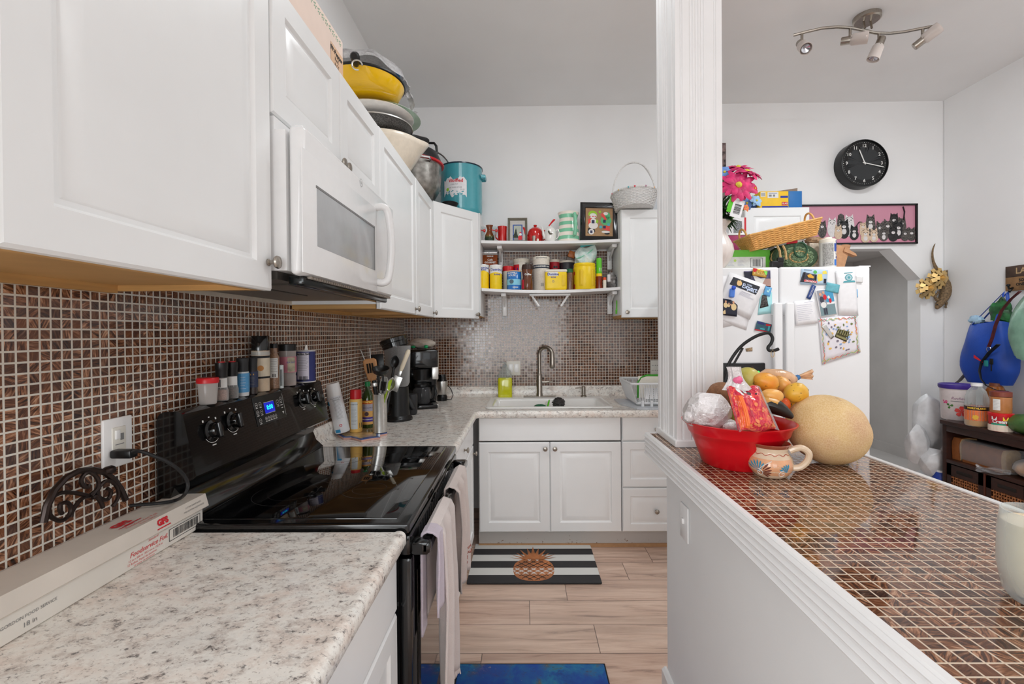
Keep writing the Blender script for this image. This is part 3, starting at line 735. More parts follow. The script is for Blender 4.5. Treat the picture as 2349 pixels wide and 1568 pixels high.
def tlines(v0,v1,n,u0,u1,off=.0011,th=.006):
    def f(b,r,h):
        rr=random.Random(9)
        for k in range(n):
            v=v1+(v0-v1)*k/max(1,n-1);b.rect(u0*r,(u1-rr.uniform(0,.25))*r,v*h,(v+th)*h,oncyl(r+off),6)
    return f
def zig(z0,z1,zt,off=.0007):       # white top with a pointed lower edge
    def f(b,r,h):
        fn=oncyl(r+off);N=32;vs=[]
        for i in range(N+1):
            u=-PI*r+2*PI*r*i/N;k=abs(((i/N*4) % 2)-1);vs += [Vector(fn(u,(z0+(z1-z0)*k)*h)),Vector(fn(u,zt*h))]
        b.add(vs,[(2*i,2*i+2,2*i+3,2*i+1) for i in range(N)])
    return f
def stdcan(rim=.02): return [(0,0),(.96,0),(1,.015),(1,1-rim*2),(.97,1-rim),(.97,1),(0,1)]
# --- lower shelf, front row and back row
SUG=[('carton',stdcan(.01),YEL),('cap',[(0,.96),(1.012,.96),(1.012,1.0),(.45,1.012),(.45,1.035),(0,1.035)],mat('white_plastic_cap',(236,236,236),.4,var=.01))]
can('sugar_canister','yellow and white sugar canister beside the diagonal corner cabinet on the lower shelf','canister',1099,1122,608,664,3.47,SUG,
    [(zig(.64,.76,.962),PRINTW),(words('Domino',.86,.15,.05),PRINTB),(words('SUGAR',.775,.07,.05),PRINTB)],hi=0,group='sugar canisters on the lower shelf')
can('sugar_canister','yellow and white sugar canister next to the cream tub with a red lid','canister',1124,1152,609,664,3.46,SUG,
    [(zig(.62,.70,.962),PRINTW),(words('Domino',.80,.17,.15),PRINTB),(words('SUGAR',.60,.085,.25),PRINTB)],hi=0,group='sugar canisters on the lower shelf')
# coffee bag
t=thing('coffee_bag','brown and black foil coffee bag with a rooster badge behind the sugar canisters','bag',(0,0,0))
X,r,zb,h=spot(1105,1143,574,662,3.58);zb=shelf_z(X,0);t.location=(X,3.58,zb+.001);h=.30
BAGB=mat('brown_foil_bag',(150,72,28),.28,var=.12,vs=25,bump=.5,bs=30);BAGK=mat('black_foil_bag',(20,16,16),.25,var=.1,bump=.5,bs=30)
b=B()
for k,(z0,z1) in ((1,(0,.17)),(0,(.17,h-.022)),(2,(h-.022,h))):
    b.k=k
    def bag(u,v,z0=z0,z1=z1):
        z=z0+(z1-z0)*v;a=u*2*PI;d=max(.004,.042*(1-(z/h)**3));return (.062*math.copysign(abs(math.cos(a))**.6,math.cos(a)),d*math.copysign(abs(math.sin(a))**.8,math.sin(a)),z)
    b.grid(bag,28,4,cu=True)
obj('pouch',b,[BAGB,BAGK,mat('silver_foil',(210,208,206),.25,.6,bump=.4,bs=80)],t)
b=B();b.lathe([(.030,0),(0,.0015)],24,M=Matrix.Translation((.005,-.045,.15)) @ Matrix.Rotation(PI/2,4,'X'));bd=obj('badge',b,mat('rooster_badge_cream',(240,200,190),.4,var=0),t,label='round rooster badge')
b=B();M=Matrix.Translation((.005,-.0485,.15))
b.poly([(-.018,0,-.012),(.005,0,-.022),(.02,0,-.01),(.012,0,.004),(.016,0,.016),(.004,0,.022),(-.002,0,.010),(-.012,0,.006)],M);obj('rooster_print',b,PRINTR,bd,smooth=0)
b=B();b.poly([(.004,0,.002),(.02,0,.006),(.016,0,.018),(.008,0,.012)],Matrix.Translation((.005,-.049,.15)));obj('wing_print',b,PRINTK,bd,smooth=0)
b=B()
for z,s in ((.262,.012),(.235,.022),(.214,.018)): b.text({.262: 'PREMIUM',.235: 'Café',.214: 'GOURMET'}[z],s,lambda u,v,z=z: (u+.005,-.036,z+v),bold=.0005)
obj('lettering',b,PRINTW,t,smooth=0)
can('coffee_tub','cream plastic tub with a red lid behind the blue tin','tub',1154,1178,611,664,3.58,
    [('tub',stdcan(),CREAM),('lid',[(0,.80),(1.06,.80),(1.06,.96),(.98,1.0),(0,1.0)],RED)],hi=0)
can('oatmeal_canister','round red and white oats canister behind the brown-capped coffee jar','canister',1178,1216,595,662,3.62,
    [('carton',stdcan(),mat('oats_cream',(226,220,208),.5)),('lid',[(0,.9),(1.03,.9),(1.03,1),(0,1)],CREAM)],
    [(band(.1,.82,.55,c=-.85),PRINTR),(band(.1,.82,.16,c=.5),mat('oats_stripe',(170,60,60),.5,var=0)),(words('OATS',.85,.06,.7),PRINTK),
     (lambda b,r,h: b.rect(-.95*r,-.45*r,.60*h,.72*h,oncyl(r+.002)),PRINTB)],hi=0)
can('coffee_tin','blue ground coffee tin with pale blue band near the front edge','tin',1163,1196,622,664,3.45,
    [('tin',stdcan(),mat('blue_tin',(22,112,190),.2,var=.03,coat=.4)),('lid',[(0,.95),(1.03,.95),(1.03,1),(.9,1.005),(0,1.005)],mat('tan_lid',(222,190,150),.4))],
    [(band(.25,.55),mat('pale_blue_print',(130,200,224),.3,var=0)),(lambda b,r,h: [words('MAXWELL',.87,.12,-.3)(b,r,h),words('HOUSE',.74,.13,-.3)(b,r,h),words('MEDIUM',.12,.08,.2)(b,r,h)],PRINTW),
     (lambda b,r,h: b.lathe([(.0001,0),(.016,0)],16,M=Matrix.Translation((-.018,-r-.0005,.42*h)) @ Matrix.Rotation(PI/2,4,'X')),mat('bean_dark',(60,84,96),.4,var=0))],hi=0)
# instant coffee jar with waist
t,r,h=can('coffee_jar','waisted brown glass jar of instant coffee with dark brown cap','jar',1197,1223,607,664,3.44,
    [('jar',[(0,0),(.9,0),(1,.04),(.98,.3),(.80,.5),(.92,.70),(1,.80),(.8,.83),(0,.83)],BROWNG),('cap',[(0,.80),(1.02,.80),(1.0,.90),(.88,1),(0,1)],mat('dark_brown_cap',(56,34,26),.4))],
    [(band(.05,.40,.35,c=-1.0,off=.0015),PRINTR),(words('Coffee',.6,.1,.1),PRINTW)],hi=0)
can('oat_canister','tall cream canister with a dark blue band in the middle of the lower shelf','canister',1223,1261,590,665,3.53,
    [('carton',stdcan(),mat('speckled_cream',(226,218,206),.5,var=.08,vs=120)),('lid',[(0,.91),(1.025,.91),(1.025,1),(.95,1.005),(0,1.005)],CREAM)],
    [(band(.655,.755),mat('navy_band',(38,48,66),.5,var=0)),(words('OLD FASHIONED OATS',.705,.055),PRINTW),(words('GREAT VALUE FAMILY SIZE',.95,.028,rs=1.03),PRINTG),(bars(.13,.23,-.1,.25),PRINTG)],hi=0)
can('oatmeal_canister','red and white oats canister with hatted portrait behind the sugar tub','canister',1260,1284,596,664,3.63,
    [('carton',stdcan(),mat('oats_red',(178,30,44),.4)),('lid',[(0,.92),(1.03,.92),(1.03,1),(0,1)],CREAM)],
    [(lambda b,r,h: b.lathe([(.0001,0),(.018,0)],16,M=Matrix.Translation((.012,-r-.0012,.62*h)) @ Matrix.Rotation(PI/2,4,'X')),mat('portrait_skin',(220,176,146),.6,var=0)),
     (lambda b,r,h: (b.rect(-.022,.034,.70*h,.735*h,oncyl(r+.003,c=(.0,0))),b.rect(-.010,.024,.73*h,.80*h,oncyl(r+.003))),PRINTK)],hi=0)
t,r,h=can('sugar_tub','yellow rectangular sugar tub with white lid and grip recess','tub',1250,1300,619,664,3.46,[],hi=0)
b=B();b.rbox(-r,r,-.045,.045,0,h*.93,.018,4);bo=obj('tub',b,YEL,t)
b=B();b.rbox(-r-.002,r+.002,-.047,.047,h*.86,h,.012,3);obj('lid',b,CREAM,t)
b=B();b.rbox(r*.5,r*.86,-.0475,-.04,h*.18,h*.74,.006);obj('grip',b,mat('darker_yellow_grip',(232,194,30),.4,var=.03),t)  # grip in a slightly darker yellow than the tub
fr=lambda u,v: (u,-.0462,v)
b=B();b.rect(-.062,.012,.105,.135,fr);wl=obj('printed_label',b,PRINTW,bo,smooth=0);b=B();b.text('Domino',.026,lambda u,v: (u-.022,-.0468,v+.119),bold=.0008);b.text('SUGAR',.012,lambda u,v: (u-.02,-.0468,v+.096),bold=.0004)
b.lathe([(.008,0),(.006,0)],16,M=Matrix.Translation((-.022,-.0466,.065)) @ Matrix.Rotation(PI/2,4,'X'));obj('lettering',b,PRINTB,bo,smooth=0)
can('black_tin','dark grey tin with white lid behind the green-lidded spice jar','tin',1285,1318,599,664,3.635,[('tin',stdcan(),mat('charcoal_tin',(52,52,58),.3,coat=.3)),('lid',[(0,.94),(1.04,.94),(1.04,1),(0,1)],CREAM)],hi=0)
can('spice_jar','clear jar of brown spice with a dark green lid','jar',1300,1315,617,664,3.44,[('jar',[(0,0),(.95,0),(1,.03),(1,.75),(.85,.82),(.85,.85),(0,.85)],mat('brown_spice',(120,84,60),.25,var=.2,vs=120,coat=.6)),('lid',[(0,.83),(1,.83),(1,1),(0,1)],GREENL)],hi=0)
can('ketchup_bottle','orange-red bottle half hidden behind the big yellow tub','bottle',1312,1326,610,664,3.55,[('bottle',[(0,0),(1,0),(1,.6),(.6,.85),(.5,1),(0,1)],mat('orange_red_plastic',(222,70,24),.35)),('band',[(0,.9),(.62,.9),(.62,1.02),(0,1.02)],mat('purple_cap',(72,40,120),.4))],hi=0)
t=thing('snack_packet','orange and grey packet leaning above the dark grey tin','packet',AY(1309,590,3.63),rot=(0,.35,0))
b=B();b.k=0;b.rbox(-.028,.028,-.02,.02,-.005,.05,.01);b.k=1;b.rbox(-.030,.030,-.02,.02,-.055,-.003,.01);obj('packet',b,[mat('orange_packet',(206,120,60),.4,var=.15,vs=60),mat('grey_packet',(140,128,122),.5,var=.2,vs=60)],t)
# big yellow tub with handle recess
t,r,h=can('flour_tub','large bright yellow tub with moulded grips under the zip bag','tub',1316,1366,605,664,3.47,
    [('tub',[(0,0),(.96,0),(1,.03),(1,.85),(.97,.87),(1.0,.89),(.97,.92),(1.0,.94),(.97,.97),(.95,1),(0,1)],YEL)],[(lambda b,r,h: [b.rect(-1.35*r,-1.15*r,a*h,c*h,oncyl(r+.001)) for a,c in ((.03,.2),(.55,.68))],PRINTR)],hi=0)
for u in (-.45,.75):
    b=B();f=oncyl(r+.003);n=10
    b.grid(lambda a,c: Vector(oncyl(r+.001+.005*math.sin(PI*a)*min(1,6*math.sin(PI*c)))(u*r+(a-.5)*.034,h*(.12+.62*c))),8,16);obj('grip',b,mat('darker_yellow_grip',(232,194,30),.4,var=.03),t)
t=thing('zip_bag','pale aqua zip-top food bag slumped on the big yellow tub','bag',AY(1340,603,3.50))
def zb(a,c):
    th=a*2*PI;z=-.006+.135*c;w=.083*(1-.25*(c-.45)**2*4)+.01*math.sin(th*3+c*5);d=.05*(1-c)**.6+.004
    lean=.028*c*c
    return (w*math.cos(th)+lean,d*math.sin(th)+.006*math.sin(9*c+th*4),z+.012*math.sin(th*2+1)*c+.022*c*math.cos(th))
m,gg,p=base('zip_bag_film');n=gg.noise(gg.pos('obj'),28,5,.6)
gg.L.new(gg.ramp(n,[(.3,(176,206,204)),(.5,(206,226,222)),(.7,(236,240,236))]),p.inputs['Base Color']);p.inputs['Roughness'].default_value=.2;p.inputs['Alpha'].default_value=.88
gg.L.new(gg.bump(n,.9,.02),p.inputs['Normal'])
b=B();b.grid(zb,30,14,cu=True);obj('bag',b,m,t,sub=1)
b=B();pz=[Vector((-.075+.17*k/8+.01,-.047+.030*(k/8),.028+.115*k/8-.02*math.sin(k/8*PI))) for k in range(9)];b.tube([q for q in pz if q.x < .08],.0055,6,flat=.5);obj('zip',b,mat('aqua_zip',(120,214,178),.3),t,label='green zip strip')
b=B();b.grid(lambda a,c: (-.03+.135*a,-.012+.004*math.sin(a*9),.118+.024*c+.022*a),10,2);obj('top_flap',b,mat('teal_flap',(64,168,172),.3),t,solid=.002,label='teal edge of the bag mouth')
can('honey_bottle','amber honey bottle with yellow neck and lime cap','bottle',1366,1383,592,662,3.47,
    [('bottle',[(0,0),(.95,0),(1,.04),(.85,.2),(.93,.34),(.8,.42),(0,.42)],mat('amber_honey',(130,40,10),.15,coat=.5,var=.1)),('neck',[(0,.40),(.82,.40),(.82,.49),(.7,.51),(0,.51)],YEL),
     ('cap',[(0,.50),(.78,.50),(.72,.95),(.6,1),(0,1)],mat('lime_plastic',(150,200,40),.35))],[(lambda b,r,h: b.rect(-.1*r,.5*r,.56*h,.68*h,oncyl(r*.80)),PRINTW)],hi=0)
can('pill_bottle','small white bottle with an orange lid near the end of the lower shelf','bottle',1383,1391,636,659,3.45,[('bottle',[(0,0),(1,0),(1,.75),(0,.75)],CREAM),('lid',[(0,.74),(.95,.74),(.95,1),(0,1)],mat('orange_plastic',(232,84,40),.4))],hi=0)
t=thing('foil_pouch','crumpled silver-grey pouch at the end of the lower shelf','pouch',AY(1402,658,3.52));t.location.z=shelf_z(t.location.x,0)+.001
b=B();b.blob((0,0,.062),(.042,.035,.062),.22,6,11,24,16);obj('pouch',b,mat('crumpled_grey_film',(150,146,144),.25,.3,var=.25,vs=40,bump=.9,bs=60),t)
b=B();b.rbox(-.036,-.012,-.04,-.03,.05,.105,.003);obj('tag',b,PAPER,t)

# --- upper shelf
def up(px,py=548): q=AY(px,py,3.5);return q.x
GLASSG=mat('green_brown_glaze',(70,66,40),.15,coat=.5)
m,gg,p=base('drip_glaze');z=gg.xyz(gg.pos('obj'))[2];n=gg.noise(gg.pos('obj'),40,3)
gg.L.new(gg.ramp(gg.m('ADD',z,gg.m('MULTIPLY',n,.03)),[(.05,(30,52,30)),(.062,(96,98,52)),(.075,(132,72,34)),(.12,(120,58,24))]),p.inputs['Base Color']);p.inputs['Roughness'].default_value=.12
can('ceramic_vase','small brown and green drip-glazed vase by the corner cabinet','vase',1112,1134,517,551,3.50,[('vase',[(0,0),(.95,0),(1,.25),(.95,.42),(.55,.66),(.5,.78),(.78,1),(.66,.99),(.4,.78),(0,.7)],m)],hi=1)
for k,(x0,x1,lab) in enumerate(((1101,1115,'small stemmed glass with a red bead beside the corner cabinet'),(1128,1143,'small stemmed glass with a red bead between the vase and the red mug'))):
    t,r,h=can('cordial_glass',lab,'glass',x0,x1,520,551,3.46,[('bowl',[(0,.42),(.5,.45),(.95,.7),(.9,1),(.86,1),(.9,.7),(.45,.49),(0,.47)],CLEARG),('stem',[(0,0),(.85,0),(.85,.03),(.15,.06),(.15,.42),(0,.43)],CLEARG)],hi=1,group='stemmed glasses on the upper shelf')
    b=B();b.blob((.4*r,-.5*r,h*.72),(.012,.01,.013),.1,3,k);b.tube([(.3*r,-.9*r,h*.7),(-1.0*r,-1.1*r,h*.76)],.003,6);obj('bead',b,REDG,t,label='red bead ornament')
t,r,h=can('red_mug','shiny red mug standing left of the silver picture frame','mug',1141,1164,520,551,3.53,[('cup',[(0,0),(.8,0),(.86,.1),(.9,.6),(1,1),(.94,1),(.85,.6),(.8,.1),(0,.08)],REDG)],hi=1)
b=B();b.tube([(-r*.85,0,h*.75),(-r*1.35,0,h*.7),(-r*1.4,0,h*.4),(-r*.85,0,h*.25)],.006,8);obj('handle',b,REDG,t)
# picture frames
def frame(name,label,x0,x1,yt,yb,Y,fwid,m,lean,zb,group=None,rx=0):
    X,r,_,h=spot(x0,x1,yt,yb,Y,zb);t=thing(name,label,'picture frame',(X,Y,zb+.003),rot=(-lean,rx,0),group=group)
    b=B();pr=[(0,0),(0,.018),(fwid*.3,.024),(fwid*.8,.016),(fwid,.008),(fwid,0)];vs=[]
    for i,y in pr: vs += [(-r+i,-y,i),(r-i,-y,i),(r-i,-y,h-i),(-r+i,-y,h-i)]
    fs=[(k*4+j,k*4+(j+1) % 4,k*4+4+(j+1) % 4,k*4+4+j) for k in range(len(pr)-1) for j in range(4)]+[(0,1,2,3)]
    b.add(vs,fs);obj('moulding',b,m,t,smooth=30);return t,r,h
zs=lambda px: shelf_z(up(px),1)
t,r,h=frame('framed_picture','silver-grey frame with a Christmas tree picture on the upper shelf',1165,1210,500,552,3.50,.018,mat('pewter_frame',(150,146,132),.35,.6,var=.1),.12,zs(1187))
b=B();b.box(-r+.016,r-.016,-.007,-.005,.016,h-.016);im=obj('picture',b,mat('mat_board',(196,192,186),.7),t,smooth=0)
def pf(y): return lambda u,v: (u,y,v)
b=B();w=r-.038;z0,z1=.02,h-.05;b.rect(-w,w,z0,z1,pf(-.0075));obj('blue_border',b,mat('blue_border',(40,92,180),.5,var=.3,vs=90),im,smooth=0)
b=B();b.rect(-w+.008,w-.008,z0+.03,z1-.009,pf(-.008));obj('pale_ground',b,mat('sage_print',(176,182,170),.6,var=.05),im,smooth=0)
b=B();b.rect(-w+.008,w-.008,z0,z0+.032,pf(-.0082));obj('floor_print',b,PRINTG,im,smooth=0)
b=B();b.poly([(-.036,-.0085,.04),(.006,-.0085,.04),(-.004,-.0085,.075),(-.012,-.0085,.118),(-.022,-.0085,.085)]);obj('tree_print',b,mat('tree_print',(60,74,54),.6,var=.5,vs=150),im,smooth=0)
b=B();b.poly([(.006,-.009,.022),(.034,-.009,.024),(.036,-.009,.052),(.02,-.009,.06),(.004,-.009,.048)]);b.lathe([(.0001,0),(.008,0)],12,M=Matrix.Translation((.022,-.009,.078)) @ Matrix.Rotation(PI/2,4,'X'));obj('santa_print',b,PRINTR,im,smooth=0)
b=B();b.lathe([(.0001,0),(.010,0)],12,M=Matrix.Translation((.022,-.0095,.066)) @ Matrix.Rotation(PI/2,4,'X'));obj('beard_print',b,PRINTW,im,smooth=0)
t,r,h=frame('framed_picture','large black frame with a paper snowman collage leaning on the upper shelf',1330,1418,463,550,3.49,.042,mat('black_lacquer_frame',(16,16,18),.15,var=.1,coat=.5),.13,zs(1375),rx=0.03)
b=B();b.box(-r+.04,r-.04,-.007,-.005,.04,h-.04);im=obj('picture',b,mat('kraft_paper',(176,140,104),.8),t,smooth=0)
def disc(b,x,z,rx,rz,y,n=20): b.add([(x,y,z)]+[(x+rx*math.cos(a),y,z+rz*math.sin(a)) for a in np.linspace(0,2*PI,n,endpoint=False)],[(0,k+1,(k+1) % n+1) for k in range(n)])
cx,cz=0,h/2
def collage(nm,shapes,m,y):
    b=B()
    for q in shapes:
        if len(q) == 4: disc(b,*q,y)
        else: b.poly([(q[k],y,q[k+1]) for k in range(0,len(q),2)])
    obj(nm,b,m,im,smooth=0)
collage('green_cutouts',[(-.05,cz+.062,.034,.028),(-.075,cz+.0,.012,.014),(-.02,cz+.005,.014,.014),(.005,cz+.082,.009,.009)],mat('lime_card',(160,210,60),.7,var=0),-.0080)
collage('mint_cutouts',[(.052,cz+.012,.042,.036),(.06,cz+.05,.024,.03)],mat('mint_card',(96,190,130),.7,var=0),-.0081)
collage('red_cutouts',[(-.085,cz+.02,-.06,cz+.035,-.055,cz-.005,-.085,cz-.02),(.012,cz+.06,.03,cz+.075,.06,cz+.02,.045,cz+.012),(.03,cz-.03,.08,cz-.03,.082,cz-.07,.03,cz-.06)],mat('coral_card',(232,86,80),.7,var=0),-.0085)
collage('white_cutouts',[(-.047,cz+.048,.027,.022),(-.045,cz-.028,.036,.028),(-.045,cz+.008,.022,.02),(-.06,cz-.078,.022,.022),(.05,cz+.068,.018,.012),(.05,cz-.078,.032,.009)],mat('white_card',(236,232,228),.7,var=0),-.0088)
collage('blue_cutouts',[(.012,cz-.04,.011,.011),(.072,cz-.02,.012,.011)],mat('sky_card',(90,180,196),.7,var=0),-.0090)
collage('black_cutouts',[(-.085,cz-.05,-.04,cz-.045,-.03,cz-.075,-.05,cz-.1,-.09,cz-.09),(-.058,cz+.05,.003,.004),(-.04,cz+.052,.003,.004),(.06,cz-.09,.02,.008)],PRINTK,-.0086)
collage('photo_cutouts',[(-.058,cz-.012,-.036,cz-.012,-.036,cz+.014,-.058,cz+.014),(.03,cz-.005,.05,cz-.005,.05,cz+.018,.03,cz+.018),(.03,cz-.05,.05,cz-.05,.05,cz-.03,.03,cz-.03),(-.069,cz-.09,-.051,cz-.09,-.051,cz-.068,-.069,cz-.068)],mat('photo_blue',(70,72,120),.5,var=.6,vs=300),-.0094)
collage('nose_print',[(-.048,cz+.044,.007,.004),(-.07,cz+.043,.005,.004),(-.03,cz+.043,.005,.004)],mat('coral_card',(232,86,80),.7,var=0),-.0092)
# teapots, jug
def pot(name,label,x0,x1,yt,yb,Y,m,spout,handle,knobm=None,hh=1.0):
    t,r,h=can(name,label,'teapot',x0,x1,yt,yb,Y,[('pot',[(0,0),(.72,0),(.95,.18),(1,.45),(.92,.72),(.78,.86),(.6,.9),(0,.9)],m),('lid',[(0,.86),(.66,.86),(.5,.95),(.2,.99),(.14,1.02),(.24,1.08),(.2,1.13),(0,1.14)],m)],hi=1)
    s=spout
    b=B();b.tube([(s*.8*r,-.1*r,.25*h),(s*1.15*r,-.15*r,.45*h),(s*1.3*r,-.2*r,.78*h),(s*1.5*r,-.2*r,.98*h)],[r*.30,r*.24,r*.16,r*.12],12);obj('spout',b,m if spout > 0 else m,t)
    b=B();q=-s;b.tube([(q*.85*r,-.1*r,.72*h),(q*1.3*r,-.15*r,.8*h),(q*1.5*r,-.15*r,.6*h),(q*1.3*r,-.1*r,.3*h),(q*.9*r,0,.2*h)],r*.1,10);obj('handle',b,m,t);return t,r,h
pot('teapot','round red teapot behind the white one',1210,1246,521,552,3.52,REDG,-1,1)
t,r,h=pot('teapot','small white teapot with a bird painted on it',1249,1276,519,553,3.46,mat('white_porcelain',(236,234,230),.12,coat=.5),-1,1)
b=B();f=oncyl(r*1.0+.002,c=(0,0));b.poly([f(u*r,v*h) for u,v in ((-.5,.62),(-.3,.68),(-.05,.5),(.35,.48),(.2,.42),(-.15,.40),(-.4,.52))]);obj('bird_print',b,mat('bird_print',(110,104,84),.5,var=.5,vs=200),t,smooth=0)
b=B();b.tube([(-.012,-.01,h*1.0),(.008,-.012,h*1.2),(.026,-.014,h*1.36),(.036,-.014,h*1.40)],[.004,.006,.008,.004],8);obj('red_stick',b,RED,t,label='red stick poking out above the lid')
m,gg,p=base('mint_striped_glaze');z=gg.xyz(gg.pos('obj'))[2]
gg.L.new(gg.mix(gg.m('GREATER_THAN',gg.m('FRACT',gg.m('ADD',gg.m('MULTIPLY',z,18.5),.18)),.5),(238,228,216),(126,196,160)),p.inputs['Base Color']);p.inputs['Roughness'].default_value=.15
t,r,h=can('striped_jug','big mint-green and white striped pitcher beside the black frame','pitcher',1279,1329,489,553,3.49,[('jug',[(0,0),(.93,0),(1,.06),(.97,.3),(.86,.62),(.82,.82),(.92,.94),(.98,1),(.9,1),(.76,.82),(.8,.5),(0,.1)],m)],hi=1)
b=B();b.tube([(.35*r,-.80*r,.86*h),(.45*r,-1.15*r,.88*h),(.5*r,-1.28*r,.7*h),(.5*r,-1.28*r,.42*h),(.46*r,-1.12*r,.2*h),(.4*r,-.95*r,.17*h)],[.012,.013,.014,.014,.015,.010],12);obj('handle',b,mat('mint_glaze',(126,196,160),.15,coat=.4),t)
t,r,h=can('thimble_cup','tiny pewter cup in front of the red teapot','ornament',1221,1229,541,553,3.42,[('cup',[(0,0),(.9,0),(1,1),(.85,1),(.8,.1),(0,.1)],NICKEL)],hi=1)
can('dice_ornament','tiny white ornament next to the pewter cup','ornament',1231,1236,547,553,3.42,[('ornament',[(0,0),(1,0),(1,.8),(.5,1),(0,1)],CREAM)],hi=1)
# basket on the cabinet
WICK=mat('white_wicker',(232,230,228),.6,var=.12,vs=120)
def weave(b,fn,rows,cols,amp=.004,rr=.0042,closed=True,n=6):
    """rows of woven strands over upright ribs; fn(a, c, off) gives a point on the basket wall"""
    for k in range(rows):
        c=(k+.5)/rows;N=cols*2
        b.tube([fn(i/N,c,amp*(1 if (i//1+k) % 2 else -1)) for i in range(N if closed else N+1)],rr,5,closed=closed)
Yb=3.53;q=AY(1462,478,Yb);t=thing('wicker_basket','white wicker basket with hoop handle on the cabinet beside the column','basket',(.825,3.41,2.3325),0)
def bw(a,c,off=0): th=a*2*PI;rx=.132+.03*c;ry=.175+.03*c;z=.006+.108*c;return Vector(((rx+off)*math.cos(th),(ry+off)*math.sin(th),z))
b=B();weave(b,bw,12,22,.0035,.0048);obj('woven_wall',b,WICK,t)
b=B()
for i in range(22): b.tube([bw(i/22,c,0) for c in np.linspace(0,1,6)],.003,5)
obj('ribs',b,WICK,t)
b=B();b.tube([bw(i/48,1.03,.002+.002*math.sin(i*PI/2)) for i in range(48)],.008,6,closed=True);obj('rim',b,WICK,t)
b=B();disc_v=[(0,0,.006)]+[(.131*math.cos(a),.174*math.sin(a),.006) for a in np.linspace(0,2*PI,24,endpoint=False)];b.add(disc_v,[(0,k+1,(k+1) % 24+1) for k in range(24)]);obj('bottom',b,WICK,t)
b=B()
for s in (-.004,.004): b.tube([(.160*math.cos(a),s+.005*math.sin(a*7+s*600),.095+.265*math.sin(a)) for a in np.linspace(0,PI,40)],.0055,6)
obj('handle',b,WICK,t)
for k,(a,cm) in enumerate(((3.3,(206,24,70)),(3.75,(214,170,60)),(4.2,(90,170,180)),(4.45,(214,30,60)),(4.9,(170,110,140)),(5.35,(226,170,100)),(5.95,(214,40,70)))):
    b=B();w=bw(a/2/PI,1.04,.006);b.blob(w,(.007,.007,.007),0,3,0,8,6);obj('bead',b,mat('bead_%d' % k,cm,.3,var=0),t,label='coloured bead on the rim')
t=thing('blue_bag','bright blue bag behind the white basket next to the column','bag',(AY(1532,478,3.5).x,3.55,2.3325))
b=B();b.grid(lambda a,c: ((.075*(1-c*.8)+.004*math.sin(a*19))*math.cos(a*2*PI),.06*(1-c*.7)*math.sin(a*2*PI),.235*c),24,8,cu=True);obj('bag',b,mat('cyan_blue_bag',(0,112,160),.45,bump=.4,bs=30),t)
t=thing('green_clip','lime green plastic clip hanging on the side of the cabinet by the shelves','clip',AY(1411,705,3.52))
b=B();b.rbox(-.004,.004,-.008,.008,-.03,.055,.003);b.rbox(-.010,.0,-.006,.006,-.05,-.015,.003);b.rbox(.002,.008,-.006,.006,-.05,-.015,.003);obj('clip',b,mat('lime_plastic',(120,214,30),.35),t)
t.location.x=.713
# ------------------------------------------------------------------ pots on top of the wall cabinets
ZP=2.298
TEAL=mat('teal_enamel',(72,160,172),.15,var=.03,coat=.5)
q=AY(1060,470,3.37)
t=thing('stock_pot','large teal enamel stock pot with a torn paper label on the corner cabinet','pot',(-.468,3.44,2.3155));r=.157;h=.345
b=B();b.lathe([(0,0),(r*.93,0),(r*.97,.012),(r,.03),(r,h-.01),(r*1.02,h),(r*.99,h),(r*.96,h-.02),(r*.94,.03),(0,.03)],40);obj('pot',b,TEAL,t)
b=B();b.lathe([(r*1.0,h-.004),(r*1.035,h-.003),(r*1.035,h+.005),(r*.99,h+.004)],40);obj('rim',b,mat('navy_rim',(24,44,60),.2),t)
for s in (1,-1):
    b=B();b.tube([(s*r*.98,-.02*s-.035,h*.80),(s*r*1.16,-.02*s-.03,h*.80),(s*r*1.18,0,h*.795),(s*r*1.16,.03,h*.80),(s*r*.98,.035,h*.80)],.008,8,flat=1.8);obj('handle',b,TEAL,t)
f=oncyl(r+.001);rnd=random.Random(4)
b=B();pts=[(-.13,.12),(-.11,.10),(-.06,.105),(0,.09),(.03,.10),(.05,.09),(.06,.13),(.045,.15),(.06,.17),(.05,.19),(.062,.205),(.05,.225),(.055,.25),(.01,.24),(-.03,.252),(-.06,.24),(-.09,.222),(-.075,.195),(-.11,.175),(-.10,.15)]
xs=np.linspace(-.12,.06,19)
top=lambda x: .232+.012*math.sin(x*70)+.006*math.sin(x*190);bot=lambda x: .112+.012*math.sin(x*60+1)+.008*math.sin(x*170)
vs=[]
for x in xs: vs += [f(x,bot(x)),f(x,top(x))]
b.add(vs,[(2*i,2*i+2,2*i+3,2*i+1) for i in range(len(xs)-1)]);lb=obj('torn_label',b,PAPER,t,smooth=0)
f2=oncyl(r+.002);b=B();b.text('Vitrified',.034,lambda u,v: f2(u-.02,v+.215),bold=.001);obj('lettering',b,PRINTR,lb,smooth=0)
b=B();b.text('STEEL POT',.012,lambda u,v: f2(u-.03,v+.188));b.text('FOR YEARS OF USE',.012,lambda u,v: f2(u-.025,v+.165));b.text('32 QT',.012,lambda u,v: f2(u+.03,v+.15));obj('small_print',b,PRINTG,lb,smooth=0)
b=B()
for k in range(16): u,v=rnd.uniform(-.10,.04),rnd.uniform(.115,.145);b.poly([f2(u+rnd.uniform(.002,.012)*math.cos(a),v+rnd.uniform(.002,.008)*math.sin(a)) for a in (0,1.3,2.6,3.9,5.2)])
obj('torn_spots',b,TEAL,lb,smooth=0)
b=B();b.lathe([(.0001,0),(.012,0)],14,M=Matrix.Translation(f2(-.085,.155)) @ Matrix.Rotation(-.57,4,'Z') @ Matrix.Rotation(PI/2,4,'X'));obj('fruit_print',b,mat('lime_card',(160,210,60),.7,var=0),lb,smooth=0)
